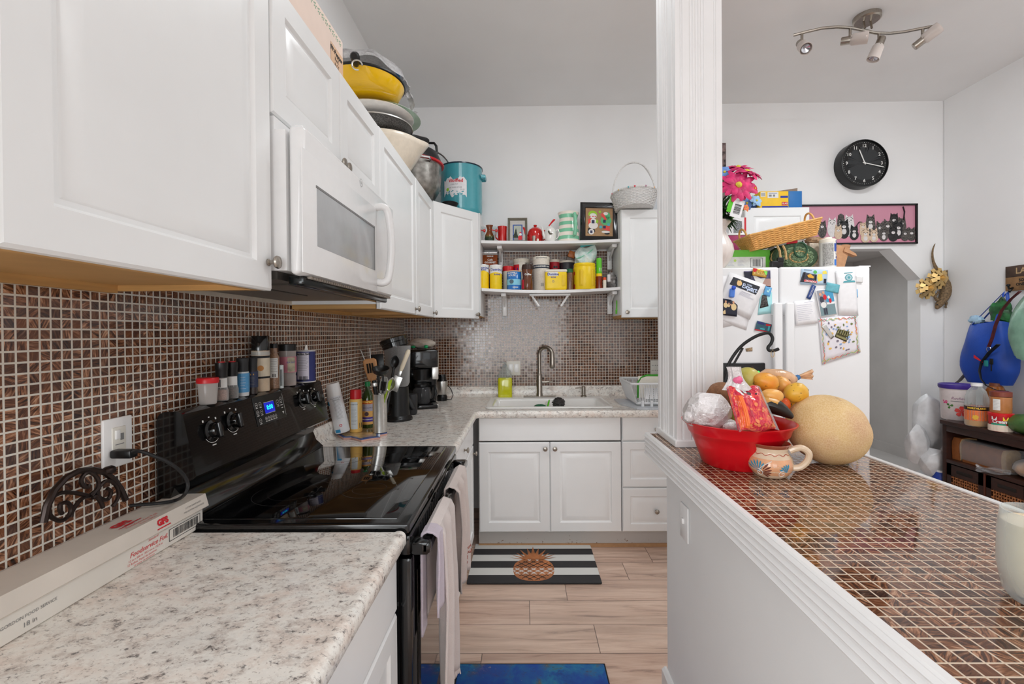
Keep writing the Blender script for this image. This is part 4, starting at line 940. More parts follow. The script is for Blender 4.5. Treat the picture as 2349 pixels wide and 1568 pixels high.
# pressure-style pot, upside-down pan on top, pans and plates, all standing on the cabinet tops
ALU=mat('worn_aluminium',(166,162,156),.32,.9,var=.25,vs=30)
DARKA=mat('dark_anodised',(62,62,64),.4,.6,var=.2,vs=60)
SPK=mat('grey_speckled_nonstick',(112,110,108),.35,.2,var=.55,vs=260)
def bowlish(prof,thick=.004): return prof+[(max(0,r-thick),z+thick) for r,z in reversed(prof)]
t=thing('cooking_pot','big worn aluminium pot with red rim in front of the teal stock pot','pot',(-.745,3.12,2.316))
b=B();r=.185;b.lathe(bowlish([(0,0),(r*.5,0),(r*.72,.03),(r*.9,.09),(r*.97,.16),(r,.262)]),44);obj('pot',b,ALU,t)
b=B();b.lathe([(r,.256),(r+.014,.258),(r+.016,.266),(r+.012,.272),(r-.006,.270)],44);obj('rim',b,RED,t)
b=B();b.lathe([(r*.98,.268),(r*.97,.30),(r*.86,.345),(r*.62,.372),(r*.3,.385),(0,.388)],40);obj('lid',b,DARKA,t)
for sx,sy,mm in ((.015,-.075,RED),(.10,.03,BLKPL)):
    b=B();c=Vector((sx,sy,.378));b.tube([c+Vector(q) for q in ((-.045,0,-.016),(-.04,0,.035),(-.02,0,.052),(.03,0,.050),(.045,0,.030),(.05,0,-.022))],.009,8);obj('lid_handle',b,mm,t)
b=B();b.tube([(.06,-.165,.245),(.075,-.215,.25),(.14,-.185,.25),(.14,-.12,.245)],.007,8);obj('side_handle',b,CHROME,t)
t=thing('glass_cover','clear glass pot cover with a steel rim leaning on the wall behind the red-rimmed pot','pot lid',(-.70,3.47,2.66),rot=(-1.0,.1,0))
b=B();b.lathe([(0,.035),(.06,.032),(.13,.012),(.15,0),(.155,0)],36);obj('glass',b,CLEARG,t)
b=B();b.lathe([(.148,-.004),(.158,-.004),(.158,.004),(.148,.004)],36);obj('rim',b,STEEL,t)
t=thing('small_pan','small black pan peeking out low between the red-rimmed pot and the corner cabinet door','pan',(-.52,3.22,2.3165))
b=B();b.lathe(bowlish([(0,0),(.045,0),(.06,.03)]),24);obj('pan',b,BLKPL,t)
t=thing('mixing_bowl','cream pouring bowl with a lip at the bottom of the pan stack','bowl',(-.745,2.47,2.306))
def lipped(a,c):
    th=a*2*PI;lip=max(0,math.cos(th-.25))**14;r=.09+.10*c**.6+.04*lip*c**3;return (r*math.cos(th),r*math.sin(th),.155*c**1.2+.012*lip*c)
b=B();b.grid(lipped,48,8,cu=True);b.add([lipped(i/48,0) for i in range(48)],[tuple(range(48))]);obj('bowl',b,mat('cream_ceramic',(226,214,196),.25,var=.05,coat=.3),t,solid=.007)
t=thing('frying_pan','grey speckled frying pan lying on the cream bowl','pan',(-.765,2.42,2.473))
r=.172;b=B();b.lathe(bowlish([(0,0),(r*.72,0),(r*.9,.018),(r,.05)]),40);obj('pan',b,SPK,t,label='grey speckled coating')
b=B();b.lathe([(r-.002,.048),(r+.004,.048),(r+.004,.054),(r-.004,.054)],40);obj('rim',b,STEEL,t)
b=B();b.tube([(.148,.075,.04),(.165,.095,.042),(.19,.13,.045),(.215,.165,.05),(.225,.175,.05)],[.008,.012,.015,.017,.012],10);obj('handle',b,BLKPL,t)
t=thing('glass_platter','pale green glass platter under the white serving plate','platter',(-.760,2.455,2.556))
b=B();b.lathe(bowlish([(0,0),(.10,0),(.13,.010),(.205,.030)],.004),44);obj('platter',b,glassy('pale_green_glass',(206,224,212),.35),t)
t=thing('serving_plate','large white ceramic serving plate below the yellow pan','plate',(-.775,2.40,2.5345))
b=B();b.lathe(bowlish([(0,0),(.085,0),(.09,-.005),(.10,-.005),(.115,.010),(.125,.014),(.192,.028),(.196,.032)],.006),44);obj('plate',b,mat('white_porcelain',(236,228,224),.12,coat=.5),t)
t=thing('yellow_pan','shiny yellow frying pan with black interior and handle near the top of the stack','pan',(-.782,2.265,2.598))
r=.188;b=B();b.lathe([(0,0),(r*.74,0),(r*.86,.012),(r,.062)],44);obj('pan',b,mat('glossy_yellow',(240,190,10),.15,coat=.6,var=.02),t)
b=B();b.lathe([(r,.062),(r+.006,.066),(r+.004,.074),(r-.006,.072),(r*.84,.02),(0,.014)],44);obj('inner_coating',b,BLKPL,t)
b=B();b.tube([(.02,-.18,.062),(.028,-.205,.066),(.033,-.23,.072),(.035,-.245,.064)],[.012,.019,.022,.014],10);obj('handle',b,BLKPL,t)
b=B();b.tube([(.045+.022*math.cos(a),-.235+.004*math.cos(a),.03+.022*math.sin(a)) for a in np.linspace(0,5,14)],.0035,6);obj('hanging_ring',b,STEEL,t)
t=thing('plastic_bag','cloudy clear plastic bag with blue print lying on the yellow pan','bag',(-.782,2.28,2.690))
b=B();b.grid(lambda a,c: ((.185*math.cos(a*6.2832))*(1-c)**.5*(1+.06*math.sin(a*40)),(.20*math.sin(a*6.2832))*(1-c)**.5*(1+.06*math.sin(a*31)),.012+.11*c**.7+.010*math.sin(a*25+c*9)*(1-c)),60,10,cu=True)
m,gg,p=base('cloudy_bag_film');n=gg.noise(gg.pos('obj'),22,6,.65)
gg.L.new(gg.ramp(n,[(.35,(176,172,172)),(.65,(226,224,224))]),p.inputs['Base Color']);p.inputs['Roughness'].default_value=.2;p.inputs['Alpha'].default_value=.72
gg.L.new(gg.bump(n,1.0,.03),p.inputs['Normal']);BAGF=m;obj('bag',b,BAGF,t)
b=B();b.grid(lambda a,c: (.165+.028*a+.012*math.sin(c*14),.06+.17*c,.035-.10*c*(.5+a*.5)+.02*math.sin(c*9+a*5)),8,12);obj('loose_end',b,BAGF,t)
b=B()
for q in ((.135,.02,.075),(.155,.085,.06)): b.add([(q[0],q[1],q[2]),(q[0]+.025,q[1]+.012,q[2]-.028),(q[0]+.02,q[1]+.045,q[2]-.032),(q[0]-.004,q[1]+.033,q[2]-.002)],[(0,1,2,3)])
obj('blue_print',b,mat('cyan_print',(40,150,220),.5,var=0),t,smooth=0)
# carton on top
t=thing('cardboard_carton','pinkish cardboard carton with a green leaf border on the cabinets above the microwave','carton',(-.79,1.2,ZP))
CARD=mat('pink_card',(236,214,200),.7,var=.04,vs=8)
bx=-.665;y1=AX(787,120,bx).y;CH=.212;b=B();b.rbox(-.96,bx,.98,y1,ZP+.002,ZP+CH,.004);bo=obj('carton',b,CARD,t,world=True)
b=B();LB=Vector(t.location)
fx=lambda u,v: (bx+.0008,u,v)
zc=AX(745,45,bx).z
for k in range(20):
    y=y1-.03-k*.028
    for a in range(5):
        an=a*2*PI/5;b.poly([fx(y+.010*math.cos(an+d)*s,ZP+CH-.022+.010*math.sin(an+d)*s) for d,s in ((0,.25),(.35,1),(-.1,1))])
b.v=[tuple(Vector(q)-LB) for q in b.v];obj('leaf_border_print',b,mat('green_print',(70,170,130),.6,var=0),bo,smooth=0)
b=B();b.rect(y1-.11,y1-.004,ZP+.02,ZP+.15,fx);b.v=[tuple(Vector(q)-LB) for q in b.v];sl=obj('shipping_label',b,mat('buff_label',(222,184,150),.6,var=.03),bo,smooth=0)
b=B();fx2=lambda u,v: (bx+.0016,u,v)
b.text('FP-Pepper',.024,lambda u,v: fx2(y1-.062+u,ZP+.13+v),bold=.0006);b.text('Red',.02,lambda u,v: fx2(y1-.062+u,ZP+.108+v));b.text('8 CT',.018,lambda u,v: fx2(y1-.06+u,ZP+.088+v))
rr=random.Random(2);y=y1-.10
while y < y1-.03: w=rr.uniform(.001,.004);b.rect(y,y+w,ZP+.025,ZP+.075,fx2);y += w+rr.uniform(.001,.003)
b.v=[tuple(Vector(q)-LB) for q in b.v];obj('lettering',b,PRINTK,sl,smooth=0)
# ------------------------------------------------------------------ spice jars along the top of the stove's back panel
ZB=1.2295
GREYK=mat('dark_grey_cap',(42,42,44),.5)
SALTP=mat('pink_salt',(216,164,146),.7,var=.25,vs=300);PEPPER=mat('mixed_peppercorns',(120,84,62),.7,var=.8,vs=260)
def spice(name,label,cat,x0,x1,yt,X,parts,prints=(),group='jars on the stove back panel',yb=None):
    """stands on the stove's back panel at depth X"""
    # pixel of its foot follows the panel top: find Y from the middle pixel
    xm=(x0+x1)/2;P=AX(xm,(yt+(yb or yt))/2,X);Y=P.y
    r=abs(x1-x0)/2*Y/F*.985;h=AY(xm,yt,Y).z-ZB
    t=thing(name,label,cat,(X,Y,ZB+.0005),PI/2-math.atan2(Y,-X)-PI/2*0,group)
    t.rotation_euler=(0,0,math.atan2(-X,Y))
    for q in parts:
        b=B();b.lathe([(u*r,v*h) for u,v in q[1]],24);o=obj(q[0],b,q[2],t,smooth=40)
        if len(q) > 3: o['label']=q[3]
    for fn,m in prints:
        b=B();fn(b,r,h);obj('printed_label',b,m,t.children[0],smooth=0)
    return t,r,h
XS=-.928
spice('spice_shaker','clear plastic shaker with a red lid at the near end of the stove back panel','shaker',455,498,866,-.925,
      [('tub',[(0,0),(.78,0),(.82,.03),(.97,.82),(.94,.84),(.78,.06),(0,.04)],glassy('frosty_plastic',(216,210,206),.42,.15)),('lid',[(0,.80),(1.06,.80),(1.08,.93),(1.0,1.0),(0,1.0)],RED)])
spice('salt_grinder','grinder of pink salt with black and red cap, white label','grinder',494,522,830,XS,
      [('jar',[(0,0),(.95,0),(1,.04),(1,.26),(.82,.36),(.8,.62),(0,.62)],CLEAR),('filling',[(0,.02),(.9,.02),(.9,.28),(0,.29)],SALTP),('cap',[(0,.60),(.85,.60),(.9,.80),(.95,.82),(.95,.98),(0,.99)],BLKPL),('flip_lid',[(0,.985),(.5,.985),(.5,1.01),(0,1.01)],RED)],
      [(band(.34,.58,.9,off=-.0012),PRINTW),(bars(.36,.55,-.5,-.1,.001),PRINTK)])
spice('pepper_grinder','grinder of mixed peppercorns with black and red cap','grinder',519,545,829,XS,
      [('jar',[(0,0),(.95,0),(1,.04),(1,.26),(.82,.36),(.8,.62),(0,.62)],CLEAR),('filling',[(0,.02),(.9,.02),(.9,.29),(0,.30)],PEPPER),('cap',[(0,.60),(.85,.60),(.9,.80),(.95,.82),(.95,.98),(0,.99)],BLKPL),('flip_lid',[(0,.985),(.55,.985),(.55,1.01),(0,1.01)],RED)],
      [(band(.36,.60,.9,off=-.0012),PRINTW),(lambda b,r,h: [b.rect(-.6*r,.1*r,a*h,(a+.025)*h,oncyl(r*.9)) for a in (.40,.45,.50,.55)],PRINTK)])
spice('sea_salt_grinder','sea salt grinder with matt black cap and sky-blue label','grinder',543,570,821,XS,
      [('jar',[(0,0),(.92,0),(.95,.03),(.92,.64),(0,.64)],mat('sea_salt',(216,218,220),.3,coat=.5)),('cap',[(0,.63),(.88,.63),(.86,.8),(.95,.99),(.9,1),(0,1)],GREYK)],[(band(.10,.60,PI,off=.0004),mat('sky_label',(86,156,206),.35,var=.08,vs=80)),(tlines(.2,.5,5,-.4,.5),PRINTW)])
spice('herb_grinder','pepper grinder with matt black cap and navy label','grinder',567,590,820,XS,
      [('jar',[(0,0),(.92,0),(.95,.03),(.92,.64),(0,.64)],mat('dark_spice',(70,54,48),.3,coat=.5,var=.5,vs=300)),('cap',[(0,.63),(.88,.63),(.86,.8),(.95,.99),(.9,1),(0,1)],GREYK)],[(band(.18,.62,PI,off=.0004),mat('navy_label',(46,56,88),.4,var=.05)),(tlines(.26,.46,6,-.6,.5),PRINTG),(lambda b,r,h: b.rect(-.4*r,.3*r,.52*h,.56*h,oncyl(r+.001)),mat('gold_print',(214,160,70),.4,var=0))])
spice('seasoning_jar','tall seasoning jar with a big black screw lid, tallest on the stove back','jar',578,616,770,-.94,
      [('jar',[(0,0),(.95,0),(1,.02),(1,.74),(0,.74)],mat('cream_powder',(220,196,166),.35,coat=.5,var=.08)),('lid',[(0,.73),(1.0,.73),(1.0,.99),(.96,1),(0,1)],BLACK)],
      [(band(.65,.72),mat('clear_headspace',(190,186,178),.2,var=.03)),(band(.60,.64),PRINTK),(band(.27,.60),mat('cream_label',(228,214,190),.5,var=.05,vs=60)),(lambda b,r,h: b.lathe([(.0001,0),(.010,0)],14,M=Matrix.Translation((0,-r-.0012,.42*h)) @ Matrix.Rotation(PI/2,4,'X')),mat('onion_print',(206,140,70),.5,var=0)),(band(.235,.27),PRINTK)])
spice('herb_bottle','slim clear bottle of tan seasoning with white nutrition label','bottle',616,640,788,-.935,
      [('bottle',[(0,0),(.95,0),(1,.03),(.95,.70),(.62,.78),(.6,.92),(0,.92)],mat('tan_seasoning',(172,132,104),.3,coat=.6,var=.25,vs=200)),('cap',[(0,.90),(.7,.90),(.7,1),(0,1)],BLKPL)],
      [(lambda b,r,h: b.rect(-.75*r,.7*r,.24*h,.68*h,oncyl(r+.0006),8),PRINTW),(tlines(.38,.64,8,-.6,.6),PRINTG),(bars(.26,.33,-.3,.3),PRINTK)])
spice('toothpick_tube','small narrow printed tube tucked in front of the pink-labelled shaker','tube',641,650,836,-.91,[('tube',[(0,0),(1,0),(1,.97),(0,1)],mat('pale_tube',(206,214,214),.3))],[(bars(.1,.8,-.6,.6),PRINTK)])
spice('shaker_jar','clear shaker jar with pink label and wide black lid','shaker',640,678,789,-.935,
      [('jar',[(0,0),(.92,0),(.97,.02),(.97,.22),(.9,.26),(.97,.3),(.97,.86),(0,.86)],glassy('smoky_plastic',(206,196,192),.45,.12)),('filling',[(0,.01),(.88,.01),(.88,.10),(0,.11)],SALTP),('lid',[(0,.84),(1.0,.84),(1.0,.99),(.95,1),(0,1)],BLKPL)],
      [(band(.32,.70,1.6),mat('pink_label',(196,120,136),.5,var=.05)),(lambda b,r,h: b.rect(.0*r,.95*r,.34*h,.68*h,oncyl(r+.0012),8),mat('photo_label',(196,186,160),.5,var=.3,vs=40)),(lambda b,r,h: b.text('SEA SALT',.055*h,lambda u,v: oncyl(r+.002)(.45*r+u,.56*h+v)),PRINTB)])
t,r,h=spice('salt_box','round dark blue salt carton with nutrition panel and raised metal spout','carton',678,722,803,-.925,
      [('carton',[(0,.02),(1,.02),(1,.97),(0,.97)],mat('navy_carton',(38,44,104),.4,var=.03)),('ends',[(0,0),(1.02,0),(1.02,.03),(.99,.035),(.99,.96),(1.02,.965),(1.02,1),(0,1)],mat('grey_card',(206,202,200),.5))],
      [(lambda b,r,h: b.rect(-.85*r,.35*r,.10*h,.93*h,oncyl(r+.0006),10),mat('panel_lilac',(206,200,212),.5,var=0)),(tlines(.38,.84,10,-.78,.28,th=.010),PRINTG),(bars(.06,.20,-.6,.2),PRINTK),(lambda b,r,h: b.text('Nutrition Facts',.07*h,lambda u,v: oncyl(r+.0015)(-.25*r+u,.89*h+v),bold=.0005),PRINTK)])
b=B();b.prism([(-.008,0),(.008,0),(.003,.022),(-.003,.022)],-.001,.001,'y',M=Matrix.Translation((.004,0,h)) @ Matrix.Rotation(.5,4,'Z'));obj('spout',b,STEEL,t)

# ------------------------------------------------------------------ near end of the worktop
ZC2=.9148
KRAFTW=mat('white_carton',(232,228,220),.6,var=.04,vs=6)
c0,c1=AZ(466,1207,.914),AZ(-40,1512,.914)       # front lower edge of the foil box
dirv=Vector((c1.x-c0.x,c1.y-c0.y,0));ang=math.atan2(dirv.y,dirv.x)
BL,BD,BH=.60,.088,.085
t=thing('foil_box','long white foil dispenser carton with red printing on the near worktop','box',(c0.x,c0.y,ZC2),ang+PI)
# local: +x towards the stove end (origin), front faces -y... box runs from x=-BL..0, depth +y
S1=1
b=B();b.rbox(-BL,0,0,BD,0,BH-.004,.002,1);bo=obj('carton',b,KRAFTW,t,smooth=20)
b=B();vs=[]
prof=[(BD+.001,BH-.03),(BD+.001,BH),(-.003,BH+.002),(-.012,BH-.030),(-.0105,BH-.032),(-.002,BH-.001),(BD-.001,BH-.002),(BD-.001,BH-.03)]
b.prism([(y,z) for y,z in prof],-BL-.004,.006,'x');lid=obj('lid',b,mat('lid_carton',(222,214,204),.65,var=.07,vs=7),t,smooth=20)
fF=lambda u,v: (u,-.0008,v);fT=lambda u,v: (u,v,BH+.0030);nL=Vector((0,-.032,.009)).normalized()
def fL(u,v): k=(v)/.032;return (u,-.0036-.009*k-.0006,BH+.001-.031*k)
def slab(name,items,m,par,fn):
    b=B()
    for q in items:
        if isinstance(q[0],str): b.text(q[0],q[1],(lambda q: lambda u,v: fn(q[2]+u,q[3]+v))(q),bold=q[4] if len(q) > 4 else 0,shear=q[5] if len(q) > 5 else 0)
        else: b.rect(*q,fn)
    return obj(name,b,m,par,smooth=0)
PINKR=mat('faded_red_print',(214,96,96),.6,var=0)
slab('red_logo',[('GFS',.026,-.195,.048,.0016),(-.205,-.16,.030,.0335),(-.222,-.185,.027,.030)],PRINTR,lid,lambda u,v: fT(u,v-.0+.0))
slab('top_print',[('Foodservice Foil',.013,-.175,.018,0,.3),('12 in x 500 ft',.009,-.17,.006)],PINKR,lid,fT)
def fLr(u,v): return fL(u,.016-v)
slab('red_logo',[('GFS',.019,-.145,.003,.0012),(-.165,-.125,-.0105,-.008)],PRINTR,lid,fLr)
slab('small_print',[('CUTTER SHARP BLADE',.0055,-.045,.005),('PRECAUTION: RAZOR EDGE',.0055,-.045,-.004)],PRINTG,lid,fLr)
slab('red_print',[('Standard',.008,-.165,.043,0,.3),('Foodservice Foil.',.0155,-.175,.0305,.0002,.3),('12 in x 500 ft  30.5 cm x 152.4 m',.007,-.185,.019),('12 Rollos. Papel de aluminio',.007,-.195,.0115),('Le papier de aluminium',.006,-.19,.005)],PINKR,bo,fF)
b=B()
for q in ((-.118,-.012,.040,.0415),(-.118,-.012,.0115,.013),(-.118,-.1165,.0115,.0415),(-.0135,-.012,.0115,.0415)): b.rect(*q,fF)
rr=random.Random(8);u=-.105
while u < -.022: w=rr.uniform(.0006,.0028);b.rect(u,u+w,.017,.037,fF);u += w+rr.uniform(.0008,.002)
obj('bar_code',b,mat('grey_black_print',(66,66,68),.6,var=0),bo,smooth=0)
slab('side_print',[('GORDON FOOD SERVICE',.008,-.43,.03),('18 in',.012,-.43,.015)],PRINTG,bo,fF)

IRON=mat('dark_bronze_iron',(52,40,36),.35,.6,var=.2)
t=thing('scroll_trivet','dark bronze scrollwork iron stand leaning on the tiles behind the foil box','stand',(-.95,.98,ZC2))
def scr(y,z,off=0): return Vector((-.935+off-.02*(z-.92)/.2,y,z))
def wall_pts(pix): return [AX(x,y,-.935) for x,y in pix]
ZI=.9195
b=B();b.tube([AX(x,y,-.94) for x,y in ((100,1198),(108,1160),(125,1124),(150,1096),(180,1080),(210,1076),(240,1083),(262,1100),(277,1122),(288,1146))],.0065,8);obj('arch',b,IRON,t,world=True)
def spiral(cx,cy,rx,ry,a0,a1,k0,k1,n=26): return [(cx+rx*(k0+(k1-k0)*i/n)*math.cos(a0+(a1-a0)*i/n),cy+ry*(k0+(k1-k0)*i/n)*math.sin(a0+(a1-a0)*i/n)) for i in range(n+1)]
b=B()
for pix in ([(206,1137),(170,1130),(140,1130),(118,1144),(112,1170),(120,1187),(140,1194),(155,1185),(163,1170),(158,1155),(148,1152),(138,1158),(139,1172),(143,1178)],
            [(206,1135),(222,1122),(226,1105),(218,1090),(205,1083),(193,1088),(186,1101),(190,1113),(200,1117),(204,1110)],
            [(210,1137),(226,1118),(240,1104),(256,1104),(268,1116),(272,1134),(266,1150),(258,1160)],[(228,1112),(224,1130),(230,1142),(244,1146),(252,1138),(254,1126),(246,1120)],
            [(206,1137),(190,1142),(176,1156),(165,1174),(163,1185)],[(212,1142),(220,1138),(230,1150),(236,1164)]):
    P=[AX(x,y,-.938) for x,y in pix]
    Q=smo(P)
    b.tube(Q,.0042,7)
obj('scrolls',b,IRON,t,world=True)
b=B();P0,P1=AX(100,1198,-.935),AX(288,1146,-.935);b.tube([(P0.x,P0.y,ZI+.004),(-.92,(P0.y+P1.y)/2,ZI+.004),(P1.x,P1.y,ZI+.004)],.0065,8);obj('foot_bar',b,IRON,t,world=True)
b=B();q=AX(250,1078,-.94);b.blob(q,(.012,.016,.010),.05,3,1,12,8);obj('knuckle',b,IRON,t,world=True)
# black kitchen tool with grey ring handle at the edge of the picture
t=thing('can_opener','black-handled gadget with grey rings lying at the near end of the foil box','gadget',AZ(15,1262,.99))
b=B();q0,q1,q2=AZ(-60,1300,1.0),AZ(-5,1262,1.01),AZ(34,1238,1.0);b.tube([q0,q0.lerp(q1,.5),q1,q2],[.020,.022,.019,.012],12);obj('handle',b,BLKMATT,t,world=True)
b=B();c=AZ(40,1232,1.005);b.lathe([(0,-.008),(.016,-.008),(.018,0),(.016,.008),(0,.008)],18,M=Matrix.Translation(c) @ Matrix.Rotation(.9,4,'Y'));obj('pivot',b,mat('grey_blue_plastic',(86,94,100),.4),t,world=True)
b=B();c=AZ(68,1226,.985);b.tube([c+Vector((.0,.014*math.cos(a),.014*math.sin(a))) for a in np.linspace(0,2*PI,18,endpoint=False)],.0055,8,closed=True);obj('ring',b,mat('grey_blue_plastic',(86,94,100),.4),t,world=True)
b=B();b.tube([AZ(30,1216,1.02),AZ(2,1188,1.05),AZ(-20,1165,1.07)],.004,6);obj('steel_arm',b,CHROME,t,world=True)
b=B();b.tube([AZ(-90,1290,.93),AZ(10,1290,.985)],.006,6);obj('prop_arm',b,CHROME,t,world=True)
# outlet with plug and cord
oy0,oy1=AX(230,1015,XL).y,AX(297,1010,XL).y;oz0,oz1=1.118,1.235
t=thing('wall_outlet','white switch and outlet plate on the mosaic with a black plug in it','outlet',(XL,(oy0+oy1)/2,(oz0+oz1)/2))
w,hh=(oy1-oy0)/2,(oz1-oz0)/2
b=B();b.rbox(0,.008,-w,w,-hh,hh,.003);obj('plate',b,MWW,t)
b=B();b.rbox(.006,.0105,-w*.47,w*.47,-hh*.62,hh*.62,.002);ins=obj('insert',b,mat('almond_plastic',(222,219,210),.4,var=0),t)
b=B();b.rbox(.009,.014,-w*.32,-w*.02,.008,hh*.5,.001);b.k=0;obj('rocker',b,MWW,ins)
b=B();b.box(.0102,.0108,w*.05,w*.3,.004,.02);b.box(.0102,.0108,-w*.3,w*.3,-.006,-.004);obj('seam_marks',b,PRINTG,ins,smooth=0)
t=thing('appliance_cord','black appliance cord plugged into the near wall outlet and trailing over the foil box','cord',AX(265,1038,-.97))
p0=AX(268,1040,-.965)
b=B();b.rbox(p0.x-.008,p0.x+.042,p0.y-.012,p0.y+.012,p0.z-.010,p0.z+.010,.005);obj('plug',b,BLKPL,t,world=True)
cw=[(p0.x+.03,p0.y,p0.z)]+[tuple(v) for v in (AX(318,1034,-.90),AX(352,1045,-.875),AX(390,1062,-.855),AX(418,1085,-.845),AX(431,1110,-.84),AX(424,1133,-.843))]
zt=.9148+BH+.009
cw += [tuple(AZ(x,y,zt)) for x,y in ((405,1146),(370,1153),(320,1157),(270,1162),(230,1170))]
cw += [tuple(AZ(x,y,zz)) for x,y,zz in ((195,1182,1.005),(150,1200,.99),(100,1222,.96),(62,1240,.94))]
Q=smo(cw,5)
b=B();b.tube(Q,.0042,8);obj('cable',b,BLKMATT,t,world=True)

# ------------------------------------------------------------------ corner of the worktop beyond the stove
def onw(px,py,z=.9145): return AZ(px,py,z)
# tile tray with scalloped edge
t=thing('tile_trivet','star-shaped painted tile trivet under the cans and bottles beyond the stove','trivet',onw(815,996))
PINKT=mat('terracotta_edge',(206,160,144),.6);c=Vector(t.location)
pix=[(767,990),(788,1002),(806,1001),(829,1007),(858,1002),(872,1001),(872,995),(888,992),(886,982),(860,972),(880,958),(850,950),(815,946),(775,955),(782,972)]
poly=[(AZ(x,y,.927).x-c.x,AZ(x,y,.927).y-c.y) for x,y in pix]
b=B();b.k=0;b.prism(poly,0,.009,'z');b.k=1;b.prism(poly,.009,.013,'z');obj('tile',b,[PINKT,mat('blue_tile_glaze',(56,84,140),.2,var=.15,vs=40)],t,smooth=0)
b=B();b.prism([(x*.85,y*.85) for x,y in poly],.013,.0135,'z');obj('painted_top',b,mat('ochre_tile_glaze',(206,176,130),.12,var=.25,vs=30,coat=.5),t,smooth=0)
ZT2=.9285
def stand(name,label,cat,px0,px1,yt,pb,parts,prints=(),z=ZT2,group=None,tilt=None,n=28):
    Pm=AZ((px0+px1)/2,pb,z);Y=Pm.y+.0;r=abs(px1-px0)/2*Y/F;Y += r*.6;X=ray((px0+px1)/2,pb).x/ray((px0+px1)/2,pb).y*Y
    h=AY((px0+px1)/2,yt,Y).z-z
    t=thing(name,label,cat,(X,Y,z+.0005),math.atan2(-X,Y),group)
    if tilt: t.rotation_euler=tilt
    for q in parts:
        b=B();b.lathe([(u*r,v*h) for u,v in q[1]],n);o=obj(q[0],b,q[2],t,smooth=40)
        if len(q) > 3: o['label']=q[3]
    for fn,m in prints:
        b=B();fn(b,r,h);obj('printed_label',b,m,t.children[0],smooth=0)
    return t,r,h
SPRAYW=mat('white_spray_can',(226,228,232),.25,var=.03,coat=.3)
t,r,h=stand('spray_can','white aerosol can with blue panels leaning towards the stove','spray can',769,803,880,996,
    [('can',[(0,0),(.95,0),(1,.02),(1,.74),(.97,.75),(0,.75)],SPRAYW),('cap',[(0,.745),(.98,.745),(.98,.98),(.93,1),(0,1)],MWW)],
    [(lambda b,r,h: (b.rect(-.95*r,-.2*r,.02*h,.085*h,oncyl(r+.0006),8),b.rect(-1.3*r,-.9*r,.58*h,.66*h,oncyl(r+.0006),6)),mat('cyan_panel',(40,140,190),.4,var=0)),(tlines(.3,.66,16,-.3,.7,th=.004),PRINTG),(lambda b,r,h: (b.text('ALL PURPOSE',.035*h,lambda u,v: oncyl(r+.001)(.1*r+u,.71*h+v)),b.text('CLEANER',.035*h,lambda u,v: oncyl(r+.001)(.1*r+u,.675*h+v))),PRINTG),
     (lambda b,r,h: b.lathe([(.007,0),(.0045,0)],14,M=Matrix.Translation((.0,-r-.001,.16*h)) @ Matrix.Rotation(PI/2,4,'X')),PRINTR)])
az=math.atan2(-t.location.x,t.location.y);t.rotation_euler=(Matrix.Rotation(az,3,'Z') @ Matrix.Rotation(-.20,3,'Y')).to_euler();t.location.z += .009
t,r,h=stand('cooking_spray','yellow cooking spray can with a red cap','spray can',803,831,893,991,
    [('can',[(0,0),(.95,0),(1,.02),(1,.76),(.9,.78),(0,.78)],mat('buttery_yellow',(240,196,110),.3,var=.04)),('cap',[(0,.76),(.9,.76),(.9,.95),(.82,1),(0,1)],RED)],
    [(lambda b,r,h: b.rect(-.95*r,.25*r,.08*h,.72*h,oncyl(r+.0006),8),mat('pale_panel',(206,212,214),.5,var=0)),(tlines(.2,.58,14,-.8,.1,th=.005),PRINTG),(lambda b,r,h: b.text('NUTRITION',.035*h,lambda u,v: oncyl(r+.001)(-.35*r+u,.66*h+v)),PRINTK),
     (lambda b,r,h: b.rect(.55*r,1.1*r,.1*h,.22*h,oncyl(r+.0006)),PRINTK)])
t,r,h=stand('oil_bottle','green glass olive oil bottle with orange label and green cap','bottle',830,858,875,981,
    [('bottle',[(0,0),(.92,0),(1,.03),(1,.62),(.85,.72),(.4,.82),(.34,.94),(0,.94)],mat('olive_glass',(44,66,20),.08,var=.05,coat=.6)),('cap',[(0,.90),(.42,.90),(.42,1),(0,1)],mat('green_cap',(20,130,70),.4))],
    [(band(.08,.60,1.5),mat('orange_label',(224,172,96),.5,var=.05)),(lambda b,r,h: b.rect(-.95*r,1.2*r,.53*h,.60*h,oncyl(r+.0012),8),mat('orange_red_band',(206,84,36),.5,var=0)),(lambda b,r,h: b.text('POMPEIAN',.055*h,lambda u,v: oncyl(r+.002)(.1*r+u,.565*h+v),bold=.0006),mat('yellow_print',(250,210,90),.5,var=0)),
     (lambda b,r,h: b.rect(-.95*r,1.2*r,.37*h,.52*h,oncyl(r+.0012),8),mat('lilac_band',(170,164,178),.5,var=0)),(lambda b,r,h: b.text('100% OLIVE OIL',.036*h,lambda u,v: oncyl(r+.002)(.1*r+u,.44*h+v)),PRINTK),(lambda b,r,h: b.rect(-.95*r,1.2*r,.14*h,.24*h,oncyl(r+.0012),8),mat('purple_band',(70,50,150),.5,var=0)),
     (lambda b,r,h: b.text('MEDITERRANEAN',.036*h,lambda u,v: oncyl(r+.002)(.1*r+u,.19*h+v),bold=.0003),PRINTW),(lambda b,r,h: b.lathe([(.0001,0),(.011,0)],12,M=Matrix.Translation((-.006,-r-.002,.31*h)) @ Matrix.Rotation(PI/2,4,'X')),mat('olive_print',(70,40,50),.5,var=0))])
